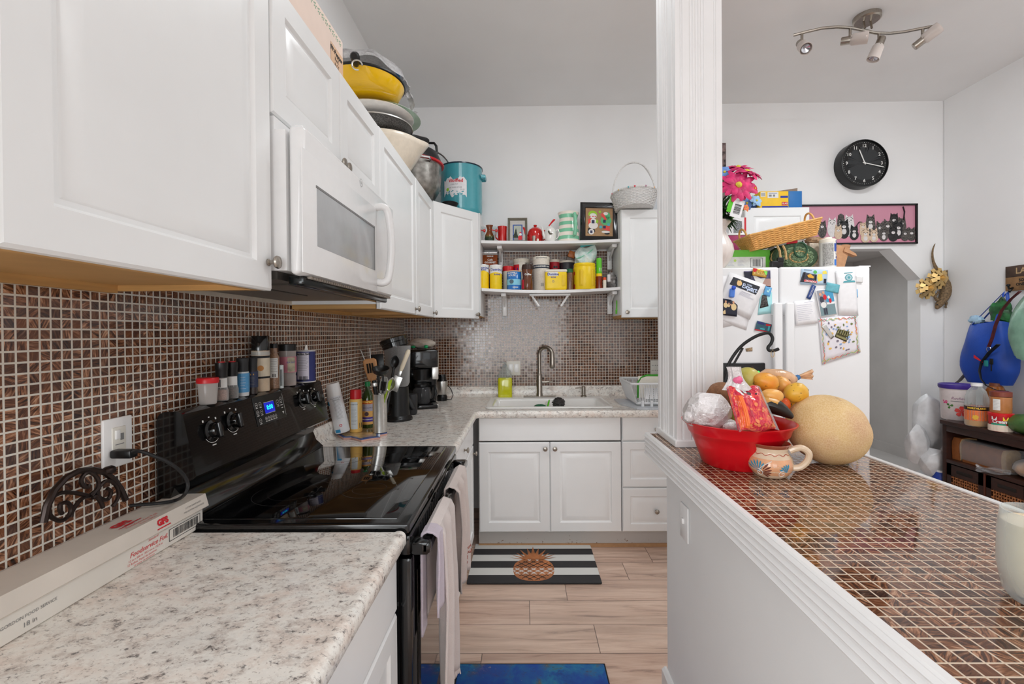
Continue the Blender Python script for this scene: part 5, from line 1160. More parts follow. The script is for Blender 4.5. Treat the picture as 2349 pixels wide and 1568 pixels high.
stand('vinegar_bottle','slim olive-coloured bottle with a grey cap behind the red-capped can','bottle',791,808,883,962,[('bottle',[(0,0),(1,0),(1,.7),(.6,.84),(.5,.9),(0,.9)],mat('olive_glass',(44,66,20),.08)),('cap',[(0,.86),(.65,.86),(.65,1),(0,1)],mat('grey_plastic',(70,76,82),.5))],[(band(.3,.72,1.0),mat('tan_label',(196,172,120),.5))])
# utensil holder and the tools standing in it
t,r,h=stand('utensil_crock','tall stainless steel crock full of kitchen tools','utensil holder',856,888,903,992,
    [('cylinder',[(0,0),(1,0),(1,.98),(1.04,1),(1.0,1.0),(.95,.97),(.95,.03),(0,.03)],STEEL)])
CR=Vector(t.location);CH=h;crr=r
def tool(name,label,cat,tip,foot=(0,0),Yt=0.0):
    """stick leaning in the crock from its foot to the tip pixel"""
    tp=AY(tip[0],tip[1],CR.y+Yt);ft=Vector((CR.x+foot[0]*crr,CR.y+foot[1]*crr,CR.z+.012))
    t=thing(name,label,cat,ft);d=tp-ft;L=d.length;zax=d.normalized();yax=Vector((0,-1,0));xax=yax.cross(zax).normalized()*-1;yy=zax.cross(xax)
    t.rotation_euler=Matrix((xax,yy,zax)).transposed().to_euler();return t,L
def spoonhead(b,L,w,l,dep=.012,z0=None):
    z0=L-l
    b.grid(lambda a,c: ((w*(math.sin(PI*min(.97,max(.06,c)))**.6))*(a*2-1),dep*(1-(a*2-1)**2)*math.sin(PI*c),z0+l*c),12,14)
SLOT=lambda b,z0,l,w,y=-.0015: [b.box(s*w-.003,s*w+.003,y-.004,y+.02,z0,z0+l) for s in (-1,0,1)]
WOODT=mat('pale_wood_tool',(198,142,92),.5,var=.12,vs=10)
t,L=tool('wooden_turner','slotted wooden turner standing in the crock','turner',(847,822),(-.3,.5),.03)
b=B();b.tube([(0,0,0),(0,0,L-.10)],.007,8);obj('handle',b,WOODT,t)
b=B();b.grid(lambda a,c: ((.012+.023*math.sin(PI*min(1,c*.55+.05))**.8)*(a*2-1)*(1 if c < .9 else (1-((c-.9)/.1)**2*.35)),.003*math.sin(PI*c),L-.115+.115*c),8,12);hd=obj('blade',b,WOODT,t,solid=.005)
b=B();SLOT(b,L-.075,.05,.013,-.006);obj('slots',b,mat('slot_dark',(30,22,18),.9,var=0),hd,smooth=0)
t,L=tool('black_ladle','black ladle hooked bowl-up above the crock','ladle',(880,852),(.2,-.2),-.02)
b=B();b.tube([(0,0,0),(0,0,L*.8),(0,-.006,L)],.008,8,flat=.6);obj('handle',b,GREYK,t)
b=B();b.lathe([(0,0),(.02,.004),(.036,.018),(.043,.038),(.04,.038),(.033,.02),(.018,.008),(0,.006)],24,(0,.03,L-.012),M=Matrix.Rotation(.25,4,'X'));obj('bowl',b,BLKPL,t)
t,L=tool('offset_spatula','steel turner with a cream handle angled out of the crock to the right','turner',(938,802),(-.3,0),-.02)
CREAMH=mat('cream_handle',(226,214,190),.4,var=.03)
b=B();b.tube([(0,0,L-.115),(0,0,L-.095),(0,0,L-.05),(0,0,L-.012),(0,0,L)],[.008,.011,.011,.012,.007],12);obj('handle',b,CREAMH,t)
b=B();b.rbox(-.022,.022,-.0012,.0012,L-.225,L-.145,.001);b.rbox(-.008,.008,-.0012,.0012,L-.15,L-.11,.001);obj('blade',b,STEEL,t)
t,L=tool('slotted_spoon','pale grey slotted spoon at the front rim of the crock','spoon',(882,866),(-.2,-.3),-.024)
b=B();b.grid(lambda a,c: (.021*math.sin(PI*(.1+.8*c))**.5*(a*2-1),.006*(1-(a*2-1)**2),L-.085+.09*c),8,12);sp=obj('head',b,mat('grey_nylon',(156,152,146),.5),t,solid=.003);b=B();b.tube([(0,0,0),(0,0,L-.08)],.006,8);obj('handle',b,mat('grey_nylon',(156,152,146),.5),t)
b=B();SLOT(b,L-.065,.045,.009,-.004);obj('slots',b,mat('slot_dark',(30,22,18),.9,var=0),sp,smooth=0)
t,L=tool('lime_spatula','lime green flexible spatula at the front of the crock','spatula',(893,868),(.0,-.2),-.02)
b=B();b.prism([(-.012,L-.09),(.012,L-.075),(.016,L),(.002,L-.01)],-.002,.002,'y');obj('blade',b,mat('lime_silicone',(176,206,40),.45),t,smooth=0);b=B();b.tube([(0,0,0),(0,0,L-.08)],.006,8);obj('handle',b,mat('lime_silicone',(176,206,40),.45),t)
t,L=tool('serving_spoon','steel serving spoon lying across the tools in the crock','spoon',(902,866),(-.5,-.1),-.026)
b=B();spoonhead(b,L,.022,.075);obj('head',b,STEEL,t,solid=.0015);b=B();b.tube([(0,0,0),(0,0,L-.07)],.005,8);obj('handle',b,STEEL,t)
t,L=tool('kitchen_scissors','open grey scissors blades sticking up from the crock','scissors',(838,800),(.2,.6),.04)
b=B()
for s in (-1,1): b.prism([(s*.004,L-.11),(s*.012,L-.10),(s*.026,L+.0),(s*.022,L)],-.001,.001,'y')
obj('blades',b,STEEL,t,smooth=0);b=B();b.rbox(-.012,.012,-.006,.006,L-.16,L-.09,.004);obj('pivot',b,GREYK,t)
t,L=tool('potato_peeler','black-handled tool with dark round end cap in the crock','peeler',(858,872),(.2,-.3),-.024)
b=B();b.tube([(0,0,0),(0,0,L-.03),(0,0,L-.02),(0,0,L)],[.008,.012,.014,.010],12);obj('handle',b,BLKPL,t);b=B();b.lathe([(.0145,L-.03),(.0165,L-.02),(.0145,L-.012)],16);obj('collar',b,STEEL,t)
t,L=tool('black_spoon','round black nylon spoon standing behind the cream-handled turner','spoon',(908,815),(.4,.4),.05)
b=B();spoonhead(b,L,.024,.07);obj('head',b,BLKPL,t,solid=.003);b=B();b.tube([(0,0,0),(0,0,L-.06)],.007,8);obj('handle',b,BLKPL,t)
t,L=tool('black_turner','black slotted turner at the back of the crock','turner',(864,812),(.1,.7),.06)
b=B();b.rbox(-.035,.035,-.002,.002,L-.09,L,.002);obj('blade',b,BLKPL,t);b=B();b.tube([(0,0,0),(0,0,L-.08)],.007,8);obj('handle',b,BLKPL,t)
# knife block with handles and whisk (dark, by the wall)
t=thing('tool_caddy','dark round caddy of black-handled utensils against the wall tiles','utensil holder',onw(806,944))
CB=Vector(t.location)
b=B();b.lathe([(0,0),(.055,0),(.06,.01),(.06,.15),(.055,.152),(.053,.02),(0,.02)],24);obj('caddy',b,BLKPL,t)
for k,(x,y,m) in enumerate(((806,860,BLKPL),(815,842,BLKPL),(824,815,BLKPL),(812,870,BLKPL),(800,852,GREYK))):
    tt=thing('utensil',('black utensil handle rising from the dark caddy, %s' % ('the shortest and furthest forward','just behind the shortest handle','the tallest of the five handles','the stoutest handle beside the whisk','grey one closest to the wall tiles')[k]),'utensil',CB+Vector((-.03+.015*k,.01*(k % 3),.025)),group='handles in the dark caddy')
    tp=AY(x,y,CB.y+.01*(k % 3));d=tp-Vector(tt.location)
    b=B();b.tube([(0,0,0),d*.6,d*.85,d],[.006,.009,.012,.009],8,flat=.7);obj('handle',b,m,tt)
tt=thing('whisk','thin wire whisk loops standing beside the black handles','whisk',CB+Vector((.02,-.02,.025)));d=AY(812,852,CB.y-.02)-Vector(tt.location)
b=B()
for k in range(5):
    a=k*PI/5;b.tube([d*.35+Vector((.022*math.cos(a)*math.sin(s)*1,.022*math.sin(a)*math.sin(s),d.z*.65*(1-abs(s-PI/2)/(PI/2))**.7 if False else d.z*.65*math.sin(s/2*1)**1 if s <= PI else 0)) for s in np.linspace(0,PI,12)],.0012,4)
obj('wires',b,CHROME,tt);b=B();b.tube([(0,0,0),d*.4],.008,8);obj('handle',b,BLKPL,tt)
tt=thing('grater_tool','pale blue-white handled tool with a steel edge at the top of the caddy','utensil',CB+Vector((.01,.03,.025)));d=AY(822,800,CB.y+.03)-Vector(tt.location)
b=B();b.tube([(0,0,0),d*.75],.006,8);obj('shaft',b,BLKPL,tt);b=B();b.add([d*.72+Vector(q) for q in ((-.012,0,0),(.014,0,0),(.004,0,.05),(-.026,0,.055))],[(0,1,2,3)]);obj('blade',b,STEEL,tt,solid=.002)
# blender jar with black lid, coffee maker, small chopper
t=thing('blender_jar','clear blender jug with slanted black lid in front of the coffee maker','blender',onw(905,962));LB=Vector(t.location)
def atl(x,y,Y=None): return AY(x,y,(Y or LB.y))-LB
s=LB.y/F
b=B();z0,z1=atl(910,885).z,atl(910,792).z;b.lathe([(0,z0),(23*s,z0),(27*s,z0+.02),(30*s,z1),(28*s,z1),(24*s,z0+.02),(0,z0+.01)],28,(atl(912,840).x,0,0));obj('jug',b,glassy('grey_jug_plastic',(206,206,206),.2,.05),t)
b=B();c=atl(905,786);b.lathe([(0,-.03),(26*s,-.03),(30*s,-.026),(30*s,.0),(32*s,.004),(32*s,.026),(28*s,.032),(0,.034)],28,M=Matrix.Translation(c) @ Matrix.Rotation(.28,4,'Y') @ Matrix.Rotation(-.28*2,4,'Y'));obj('lid',b,BLACK,t)
b=B();xc=atl(912,840).x;b.lathe([(0,0),(33*s,0),(33*s,.012),(27*s,.03),(24*s,z0-.004),(0,z0-.004)],28,(xc,0,0));obj('base',b,BLKPL,t)
b=B();b.tube([atl(935,800),atl(938,830),atl(935,870)],.006,8);obj('steel_strip',b,STEEL,t)
t=thing('small_blender','squat black personal blender base beside the steel crock','blender',onw(905,962,.9145)+Vector((-.0,-.13,0)));LB=Vector(t.location);s=LB.y/F
P=onw(902,968);t.location=P+Vector((0,.06,0));LB=Vector(t.location);s=LB.y/F
b=B();b.rbox(-.055,.045,-.055,.055,0,.022,.006);b.rbox(-.045,.04,-.045,.05,.02,.12,.02,3);obj('base',b,BLACK,t)
b=B();b.lathe([(.0,.12),(.035,.12),(.038,.13),(.038,.16),(0,.16)],24);obj('collar',b,BLKMATT,t)
b=B();b.lathe([(.030,.158),(.030,.182),(.026,.186),(0,.186)],24);obj('steel_cup',b,STEEL,t)
b=B();b.lathe([(.0001,0),(.012,0)],14,M=Matrix.Translation((.046,-.0,.08)) @ Matrix.Rotation(PI/2,4,'Y'));obj('badge',b,PRINTR,t,smooth=0)
t=thing('hand_mixer_stick','dark grey stick blender lying upright with a thick rounded handle','stick blender',onw(938,958))
LB=Vector(t.location);b=B();q0,q1=AZ(952,935,.93)-LB,AY(905,868,LB.y)-LB;b.tube([AY(905,866,LB.y)-LB,AY(920,890,LB.y)-LB,AY(930,905,LB.y)-LB],[.007,.008,.012],10);obj('shaft',b,GREYK,t)
b=B();b.tube([AY(928,903,LB.y)-LB,AY(936,915,LB.y)-LB,AY(944,930,LB.y-.01)-LB,AY(949,938,LB.y-.01)-LB],[.014,.018,.019,.013],12);obj('handle',b,BLKMATT,t)
t=thing('tumbler','dark grey tapered tumbler beside the coffee maker','cup',onw(945,950));b=B();b.lathe([(0,0),(.028,0),(.034,.015),(.036,.11),(.033,.13),(0,.13)],24);obj('cup',b,GREYK,t)
t=thing('coffee_maker','black drip coffee maker with glass carafe and steel front panel','coffee maker',(0,0,0));P=onw(968,938);P.y += .09;t.location=P;t.rotation_euler=(0,0,.25);s=P.y/F
b=B();b.rbox(-.115,.085,-.10,.11,0,.03,.01);b.rbox(-.115,.085,.01,.11,.03,.40,.012);b.rbox(-.12,.088,-.09,.11,.275,.405,.015,3);obj('body',b,BLACK,t)
b=B();b.rbox(.045,.0895,-.092,-.02,.20,.285,.006);b.rbox(.05,.0885,-.09,.0,.0,.032,.004);obj('steel_panel',b,STEEL,t)
b=B();b.lathe([(0,0),(.05,0),(.062,.02),(.066,.06),(.058,.10),(.045,.115),(.045,.12),(0,.12)],28,(-.02,-.035,.032));obj('carafe',b,glassy('dark_glass',(90,90,92),.35,.03),t)
b=B();b.lathe([(.046,.115),(.05,.12),(.05,.135),(0,.138)],24,(-.02,-.035,.032));b.tube([(.028,-.05,.155),(.065,-.075,.15),(.075,-.08,.10),(.055,-.07,.06),(.035,-.06,.055)],.010,8);obj('carafe_handle',b,BLKPL,t)
b=B();b.lathe([(.055,.0),(.06,.06),(.062,.075),(0,.075)],24,(-.02,-.03,.195));obj('filter_basket',b,BLKPL,t)
t2=thing('bread_bag','clear bag of white rolls with green twist ties on top of the coffee maker','bag',P+Vector((-.02,.0,.406)))
b=B();b.blob((0,0,.038),(.095,.06,.036),.10,5,7,28,16);obj('bag',b,glassy('roll_bag_film',(222,214,204),.45,.2),t2)
b=B();b.blob((0,0,.036),(.082,.05,.028),.12,6,3,24,14);obj('rolls',b,mat('floury_bread',(222,208,190),.8,var=.15,vs=40),t2)
b=B();b.blob((.045,-.058,.018),(.015,.01,.012),.1,3,1,10,8);b.k=0;obj('tie',b,mat('green_tie',(20,150,90),.4),t2);b=B();b.blob((-.045,-.052,.016),(.017,.01,.010),.1,3,2,10,8);obj('tie',b,mat('green_tie',(20,150,90),.4),t2)
t=thing('bullet_blender','steel cup blender with black lid standing in the far corner','blender',onw(1014,918));b=B()
b.lathe([(0,0),(.04,0),(.042,.03),(.032,.045),(0,.045)],24);obj('base',b,BLKPL,t);b=B();b.lathe([(.030,.045),(.036,.055),(.048,.14),(.046,.15),(0,.15)],24);obj('steel_cup',b,STEEL,t)
b=B();b.lathe([(0,.15),(.04,.15),(.034,.16),(.03,.20),(0,.20)],24);obj('lid',b,BLACK,t)
b=B();b.tube([(.04,0,.12),(.07,-.01,.09),(.088,-.02,.045),(.075,-.03,.01),(.04,-.01,.008)],.003,6);obj('cord',b,BLKPL,t)
t=thing('white_caddy','slim pale plastic strip standing behind the coffee maker','cutting board',onw(1000,912)+Vector((0,.06,0)));b=B();b.rbox(-.012,.012,-.004,.004,0,.36,.003);obj('board',b,CREAM,t)
# ------------------------------------------------------------------ by the sink
t=thing('soap_bottle','clear bottle half full of yellow dish soap left of the tap','bottle',onw(1159,912.5));r=.056
b=B();b.rbox(-r,r,-.04,.04,.001,.165,.018,3);obj('soap',b,mat('yellow_soap',(206,206,20),.12,coat=.5),t,label='yellow dish soap')
b=B();b.lathe([(r*.98,.16),(r*1.0,.175),(r*.8,.215),(r*.42,.235),(r*.36,.25),(0,.25)],28,sy=.75);obj('bottle',b,CLEAR,t)
b=B();b.tube([(0,0,.25),(0,0,.285)],.006,8);b.tube([(0,0,.28),(-.02,-.01,.283)],.005,8);b.lathe([(0,.245),(.02,.245),(.02,.262),(0,.262)],16);obj('pump',b,CLEAR,t)
t=thing('light_switch','cream double wall plate with rocker on the mosaic behind the soap bottle','light switch',(AY(1178,845,YB).x,YB-.001,AY(1178,844,YB).z))
b=B();b.rbox(-.058,.058,-.008,0,-.058,.058,.003);obj('plate',b,mat('almond_plastic',(222,219,210),.4),t);b=B();b.rbox(.005,.042,-.012,-.007,-.034,.034,.002);obj('rocker',b,MWW,t);b=B();b.rbox(-.042,-.005,-.011,-.007,-.034,.034,.002);obj('rocker',b,MWW,t)
t=thing('wall_outlet','cream double outlet plate on the mosaic above the dish rack','outlet',(AY(1512,843,YB).x,YB-.001,AY(1505,843,YB).z))
b=B();b.rbox(-.07,.06,-.008,0,-.062,.062,.003);pl=obj('plate',b,mat('almond_plastic',(222,219,210),.4),t)
b=B()
for z in (.02,-.02):
    for k in range(9): b.box(-.06+k*.013,-.056+k*.013,-.0085,-.0075,z-.003,z+.003)
obj('slots',b,PRINTK,pl,smooth=0)
t=thing('dish_rack','white plastic dish rack on a drain tray beside the column','dish rack',onw(1490,928));LB=Vector(t.location);RK=mat('white_rack_plastic',(228,230,232),.35,var=.02)
def rk(x,y,z): return (x,y,z)
b=B();x0,x1,y0,y1,zt_,zb_=-.115,.17,-.12,.22,.165,.03
fl=.045
for (A,C) in (((x0,y0),(x1,y0)),((x0,y1),(x1,y1)),((x0,y0),(x0,y1)),((x1,y0),(x1,y1))):
    def edge(t_,top):
        e=fl if top else 0;X=A[0]+(C[0]-A[0])*t_;Y=A[1]+(C[1]-A[1])*t_;X=x0-e if X == x0 else (x1+e if X == x1 else X);Y=y0-e*.6 if Y == y0 else (y1+e*.6 if Y == y1 else Y);return Vector((X,Y,zt_ if top else zb_))
    n=26 if A[1] == C[1] else 20
    for k in range(n+1): p,q=edge(k/n,0),edge(k/n,1);b.tube([p,q],.0035,5)
    b.tube([edge(0,1),edge(1,1)],.008,6);b.tube([edge(0,0),edge(1,0)],.008,6)
for k in range(16): X=x0+(x1-x0)*k/15;b.tube([(X,y0,zb_),(X,y1,zb_)],.003,5)
obj('basket',b,RK,t,smooth=40)
b=B()
for i in range(7):
    for j in range(4): pass
b.box(x0+.05,x1,y0-.012,y0-.008,zb_+.03,zb_+.105);obj('front_panel',b,RK,t,smooth=0)
b=B()
for i in range(7):
    for j in range(5): b.box(x0+.075+i*.03,x0+.081+i*.03,y0-.0135,y0-.0125,zb_+.035+j*.014,zb_+.041+j*.014)
obj('vent_holes',b,mat('hole_grey',(120,120,122),.6,var=0),t,smooth=0)
b=B();b.prism([(x0-.09,y1),(x0-.09,y0+.14),(x0-.02,y0-.07),(x0+.06,y0-.09),(x1+.05,y0-.09),(x1+.05,y1)],0,.012,'z');b.k=0;obj('drain_tray',b,mat('grey_tray',(200,204,210),.35),t,smooth=0)
b=B()
for X in (x0+.03,x0+.09): b.box(X-.008,X+.008,y0-.03,y0-.01,.012,zb_+.02)
obj('feet',b,RK,t,smooth=0)
t2=thing('cutting_board','white board with a green rim standing in the dish rack','cutting board',LB+Vector((.03,.04,.045)))
b=B();b.rbox(-.10,.12,-.006,.006,0,.155,.004);obj('board',b,CREAM,t2);b=B();b.tube([(-.10,0,.0),(-.10,0,.11),(-.08,0,.145),(-.04,0,.158),(.12,0,.158)],.008,8);obj('green_rim',b,mat('green_rim',(60,160,40),.4),t2)
# ------------------------------------------------------------------ towels on the oven handle
def towel_mat(name,col):
    m,gg,p=base(name);n=gg.noise(gg.pos('obj'),320,3,.7);n2=gg.noise(gg.pos('obj'),14,3)
    gg.L.new(gg.mix(gg.ramp(n2,[(.4,0.0),(.7,.35)]),col,tuple(int(c*.93) for c in col)),p.inputs['Base Color']);p.inputs['Roughness'].default_value=.95
    gg.L.new(gg.bump(n,.6,.004),p.inputs['Normal']);p.inputs['Sheen Weight'].default_value=.3;return m
TOW=towel_mat('pale_terry',(226,214,210));TOW2=towel_mat('pale_waffle',(224,210,204))
def towel(name,label,y0,y1,zlow,m,zback,folds=2.5,amp=.010,seed=0,spread=1.0,xo=0):
    t=thing(name,label,'towel',(-.266,(y0+y1)/2,.86));L=Vector(t.location);rnd=random.Random(seed);p0=rnd.uniform(0,6)
    def fn(a,c):
        tot=(.876-zlow)+(.876-zback)+.045;s=c*tot;fr=.876-zlow
        if s < fr: z=zlow+s;x=-.247+xo;k=(fr-s)/fr
        elif s < fr+.045: q=(s-fr)/.045*PI;x=-.2665+(.0195+xo)*math.cos(q);z=.876+.013*math.sin(q);k=0
        else: z=.876-(s-fr-.045);x=-.286;k=0
        w=1+(spread-1)*k;yy=(y0+y1)/2+(a-.5)*(y1-y0)*w
        if s < fr: x += (amp*(.35+.65*min(1,k*2.5)))*(math.sin(a*folds*2*PI+p0)+.35*math.sin(a*folds*5+k*3+p0))+.006
        return Vector((x,yy+.006*math.sin(k*5+a*3),z))-L
    b=B();b.grid(fn,44,40);obj('cloth',b,m,t,solid=.006);return t,fn,L
t,fn,L=towel('hand_towel','long pale terry towel hanging to the floor mat from the oven handle',1.285,1.50,.33,TOW,.62,2.2,.013,1,.95)
b=B();rnd=random.Random(5)
for k in range(30): a=.55+.45*k/30;q=fn(a,0);b.tube([q,q+Vector((.004*math.sin(k),0,-.016-.008*rnd.random()))],.0025,4)
obj('fringe',b,TOW,t)
t,fn,L=towel('tea_towel','shorter pale tea towel with rust-red scallop embroidery at the far end of the oven handle',1.60,1.86,.50,TOW2,.60,2.6,.014,4,.85)
b=B()
for row,zz in ((0,.585),(1,.575)):
    for k in range(7):
        for rr_ in (.010,.006):
            pts=[]
            for s_ in np.linspace(0,PI,8):
                a=.42+.085*k+(rr_*math.cos(s_))/.22;z=zz+rr_*math.sin(s_)*(1 if row == 0 else -1)
                c=(z-.50)/((.876-.50)+(.876-.60)+.045);q=fn(min(.99,max(.01,a)),c);pts.append(q+Vector((.0045,0,0)))
            b.tube(pts,.0011,4)
obj('embroidery',b,mat('rust_thread',(170,84,66),.7,var=0),t,label='rust-red scalloped embroidery')
t,fn,L=towel('printed_cloth','small lilac-patterned cloth folded over the near end of the oven handle',1.235,1.29,.66,towel_mat('lilac_print_cotton',(200,188,200)),.60,1.0,.004,7,1.2)
# ------------------------------------------------------------------ floor mats
m,gg,p=base('black_white_stripes');y=gg.xyz(gg.pos())[1]
k=gg.m('FRACT',gg.m('DIVIDE',gg.m('SUBTRACT',y,2.572),.161));n=gg.noise(gg.pos(),500,2)
gg.L.new(gg.mix(gg.m('GREATER_THAN',k,.5),gg.ramp(n,[(.3,(24,24,26)),(.75,(52,50,52))]),(206,206,202)),p.inputs['Base Color']);p.inputs['Roughness'].default_value=.7
t=thing('kitchen_mat','black and white striped mat with a copper pineapple in front of the sink','floor mat',(.045,2.81,0))
b=B();b.rbox(-.385,.385,-.238,.238,.001,.014,.006,3);mt=obj('mat',b,m,t)
COP=mat('copper_print',(196,122,72),.45,.2,var=.25,vs=18)
b=B();zq=.0146;cx,cy=.0,-.095;A,C=.122,.128
b.add([(cx,cy,zq)]+[(cx+A*math.copysign(abs(math.cos(a))**.8,math.cos(a)),cy+C*math.copysign(abs(math.sin(a))**.8,math.sin(a)),zq) for a in np.linspace(0,2*PI,36,endpoint=False)],[(0,k+1,(k+1) % 36+1) for k in range(36)])
pn=obj('pineapple_body',b,COP,mt,smooth=0)
b=B();b.text
lv=[]
for k,(an,ln) in enumerate(((-80,.115),(-62,.125),(-45,.12),(-28,.145),(-12,.15),(0,.175),(12,.15),(28,.145),(45,.12),(62,.125),(80,.115))):
    a=math.radians(an);bx_,by_=cx+.035*math.sin(a),cy+C-.015;w=.022
    b.add([(bx_-w*math.cos(a),by_+w*math.sin(a)*.3,zq+.0002*k),(bx_+w*math.cos(a),by_-w*math.sin(a)*.3,zq+.0002*k),(bx_+ln*math.sin(a),by_+ln*math.cos(a)*.95+.01,zq+.0002*k)],[(0,1,2)])
obj('pineapple_leaves',b,COP,mt,smooth=0)
def lattice(sel):
    b=B();
    for s in (1,-1):
        for k in range(-7,8):
            pts=[]
            for q in np.linspace(-1,1,41):
                yy=C*q;xx=A*(s*q*1.2+k*.40)
                if (xx/A)**2+(yy/C)**2 < .985 and sel(yy): pts.append((cx+xx,cy+yy,zq+.0006))
                else:
                    if len(pts) > 1: b.tube(pts,.0026,4,flat=.15)
                    pts=[]
            if len(pts) > 1: b.tube(pts,.0026,4,flat=.15)
    return b
def onwhite(yy): return ((yy+cy+2.81-2.572)/.161) % 1 > .5
obj('white_lattice',lattice(onwhite),PRINTW,pn,smooth=0);obj('black_lattice',lattice(lambda yy: not onwhite(yy)),PRINTK,pn,smooth=0)
m,gg,p=base('teal_blue_rug');P=gg.pos();n=gg.noise(P,7,6,.7,.4);n2=gg.noise(P,40,4,.7);n3=gg.noise(gg.v('ADD',P,(4,4,4)),4.5,3)
c=gg.ramp(n,[(.30,(8,34,104)),(.44,(10,76,146)),(.54,(24,112,152)),(.63,(78,84,74)),(.72,(186,166,134))])
c=gg.mix(gg.ramp(n3,[(.45,0.0),(.60,.8)]),c,(12,60,150));c=gg.mix(gg.ramp(n2,[(.60,0.0),(.72,.7)]),c,(56,48,40));c=gg.mix(gg.ramp(n2,[(.24,.8),(.32,0.0)]),c,(176,160,130))
gg.L.new(c,p.inputs['Base Color']);p.inputs['Roughness'].default_value=.8
t=thing('blue_mat','mottled blue mat on the floor beside the oven towel','floor mat',(.02,1.65,0));b=B();b.rbox(-.31,.31,-.30,.29,.001,.013,.005,2);obj('mat',b,m,t)
b=B();b.tube([(-.312,-.30,.007),(-.312,.292,.007),(.312,.292,.007),(.312,-.30,.007)],.0045,6);obj('binding',b,mat('navy_binding',(20,18,30),.7),t)
# ------------------------------------------------------------------ refrigerator
FY=2.60;FZ=1.792
t=thing('refrigerator','white side-by-side refrigerator covered in notes and magnets','refrigerator',(1.506,2.98,0));L=Vector(t.location)
FRW=mat('white_fridge_enamel',(228,228,229),.3,var=.01,vs=5)
b=B();b.box(1.055,1.957,2.672,3.34,.02,1.775);obj('cabinet_body',b,FRW,t,world=True,smooth=0)
b=B();b.rbox(1.05,1.4485,FY,2.668,.10,FZ,.012,3);dl=obj('freezer_door',b,FRW,t,world=True)
b=B();b.rbox(1.4535,1.962,FY,2.668,.10,FZ,.012,3);dr=obj('refrigerator_door',b,FRW,t,world=True)
b=B();b.box(1.07,1.94,2.64,2.70,.02,.095);obj('kick_grille',b,PRINTG,t,world=True,smooth=0)
for dd,x,sg in ((dl,AY(1782,760,FY-.03).x,1),(dr,AY(1809,760,FY-.03).x,-1)):
    zt=AY(1790,694,FY-.03).z;b=B();b.rbox(x-.024,x+.024,FY-.052,FY-.026,.62,zt,.010,3);b.rbox(x-.018,x+.018,FY-.04,FY+.002,zt-.07,zt-.005,.006);b.rbox(x-.018,x+.018,FY-.04,FY+.002,.62,.69,.006)
    b.v=[tuple(Vector(q)-L) for q in b.v];obj('handle',b,FRW,dd)
p,q=AY(1664,832,FY),AY(1754,832,FY);b=B();b.rbox(1.12,q.x,FY-.012,FY+.004,.88,p.z,.012,3);b.v=[tuple(Vector(v)-L) for v in b.v];dp=obj('water_dispenser',b,BLKPL,dl,label='black ice and water dispenser panel')
b=B();c=AY(1740,853,FY-.0135);b.lathe([(.0001,0),(.006,0)],12,M=Matrix.Translation(c-L) @ Matrix.Rotation(PI/2,4,'X'));obj('indicator_light',b,mat('green_led',(60,255,80),.4,var=0,emit=(60,255,80),es=3),dl,label='small lit green indicator',smooth=0)
# papers and magnets
def nmat(name,col,**k): return mat(name,col,k.pop('rough',.6),var=k.pop('var',0),**k)
def note(name,label,cat,quad,m,layer=1,th=.0008,bulge=.004,group=None):
    """quad: pixels top-left, top-right, bottom-right, bottom-left on the fridge door"""
    Y=FY-.0012-.0022*layer;P=[AY(x,y,Y) for x,y in quad];c=sum(P,Vector())/4
    t=thing(name,label,cat,c,group=group)
    def fn(u,v,off=0):
        w=P[3].lerp(P[2],u).lerp(P[0].lerp(P[1],u),v)-c
        return Vector((w.x,-off-bulge*math.sin(PI*v)*(.3+.7*u)*math.sin(PI*min(1,u*.8+.2)),w.z))
    b=B();b.grid(lambda u,v: fn(u,v),6,6);o=obj(name.split('_')[-1] if False else 'sheet',b,m,t,solid=th)
    W_=(P[1]-P[0]).length;H_=(P[0]-P[3]).length
    return t,o,fn,W_,H_
def draw(par,name,m,fn,shapes,off=.0012,W_=1,H_=1):
    """shapes in 0..1 sheet coordinates: ('r',u0,u1,v0,v1) ('p',u,v,...) ('c',u,v,ru,rv) ('t',text,u,v,size)"""
    b=B()
    for s in shapes:
        if s[0] == 'r': b.rect(s[1],s[2],s[3],s[4],lambda u,v: fn(u,v,off),3)
        elif s[0] == 'p' and len(s) == 9: b.grid(lambda u,v: fn(*[(s[1+k]*(1-u)+s[3+k]*u)*(1-v)+(s[7+k]*(1-u)+s[5+k]*u)*v for k in (0,1)],off),6,6)
        elif s[0] == 'p': b.poly([fn(s[k],s[k+1],off) for k in range(1,len(s),2)])
        elif s[0] == 'c': b.add([fn(s[1],s[2],off)]+[fn(s[1]+s[3]*math.cos(a),s[2]+s[4]*math.sin(a),off) for a in np.linspace(0,2*PI,12,endpoint=False)],[(0,k+1,(k+1) % 12+1) for k in range(12)])
        elif s[0] == 't': b.text(s[1],s[4],(lambda s: lambda u,v: fn(s[2]+u/W_,s[3]+v/H_,off))(s),bold=s[5] if len(s) > 5 else 0)
    return obj(name,b,m,par,smooth=0)
def lines(n,u0,u1,v0,v1,seed=0,th=.012):
    r=random.Random(seed);return [('r',u0,u1-(u1-u0)*r.random()*.35,v1+(v0-v1)*k/max(1,n-1),v1+(v0-v1)*k/max(1,n-1)+th) for k in range(n)]
SKIN=nmat('photo_skin',(214,160,130));DKB=nmat('photo_dark',(36,38,54));LTB=nmat('aqua_card',(170,222,226));SKY=nmat('sky_blue_card',(96,164,214));CRM=nmat('photo_cream',(226,200,150))
GRYP=nmat('faint_grey_print',(150,150,156));LAV=nmat('pale_lavender_print',(190,190,204))
note('loose_sheet','blank white sheet half hidden under the letter with the black banner','paper',[(1654,634),(1690,628),(1696,742),(1655,752)],PAPER,0)
note('loose_sheet','wide white sheet whose corner pokes out under the bottom of the letter','paper',[(1660,690),(1726,702),(1712,757),(1650,735)],PAPER,0,bulge=.008)
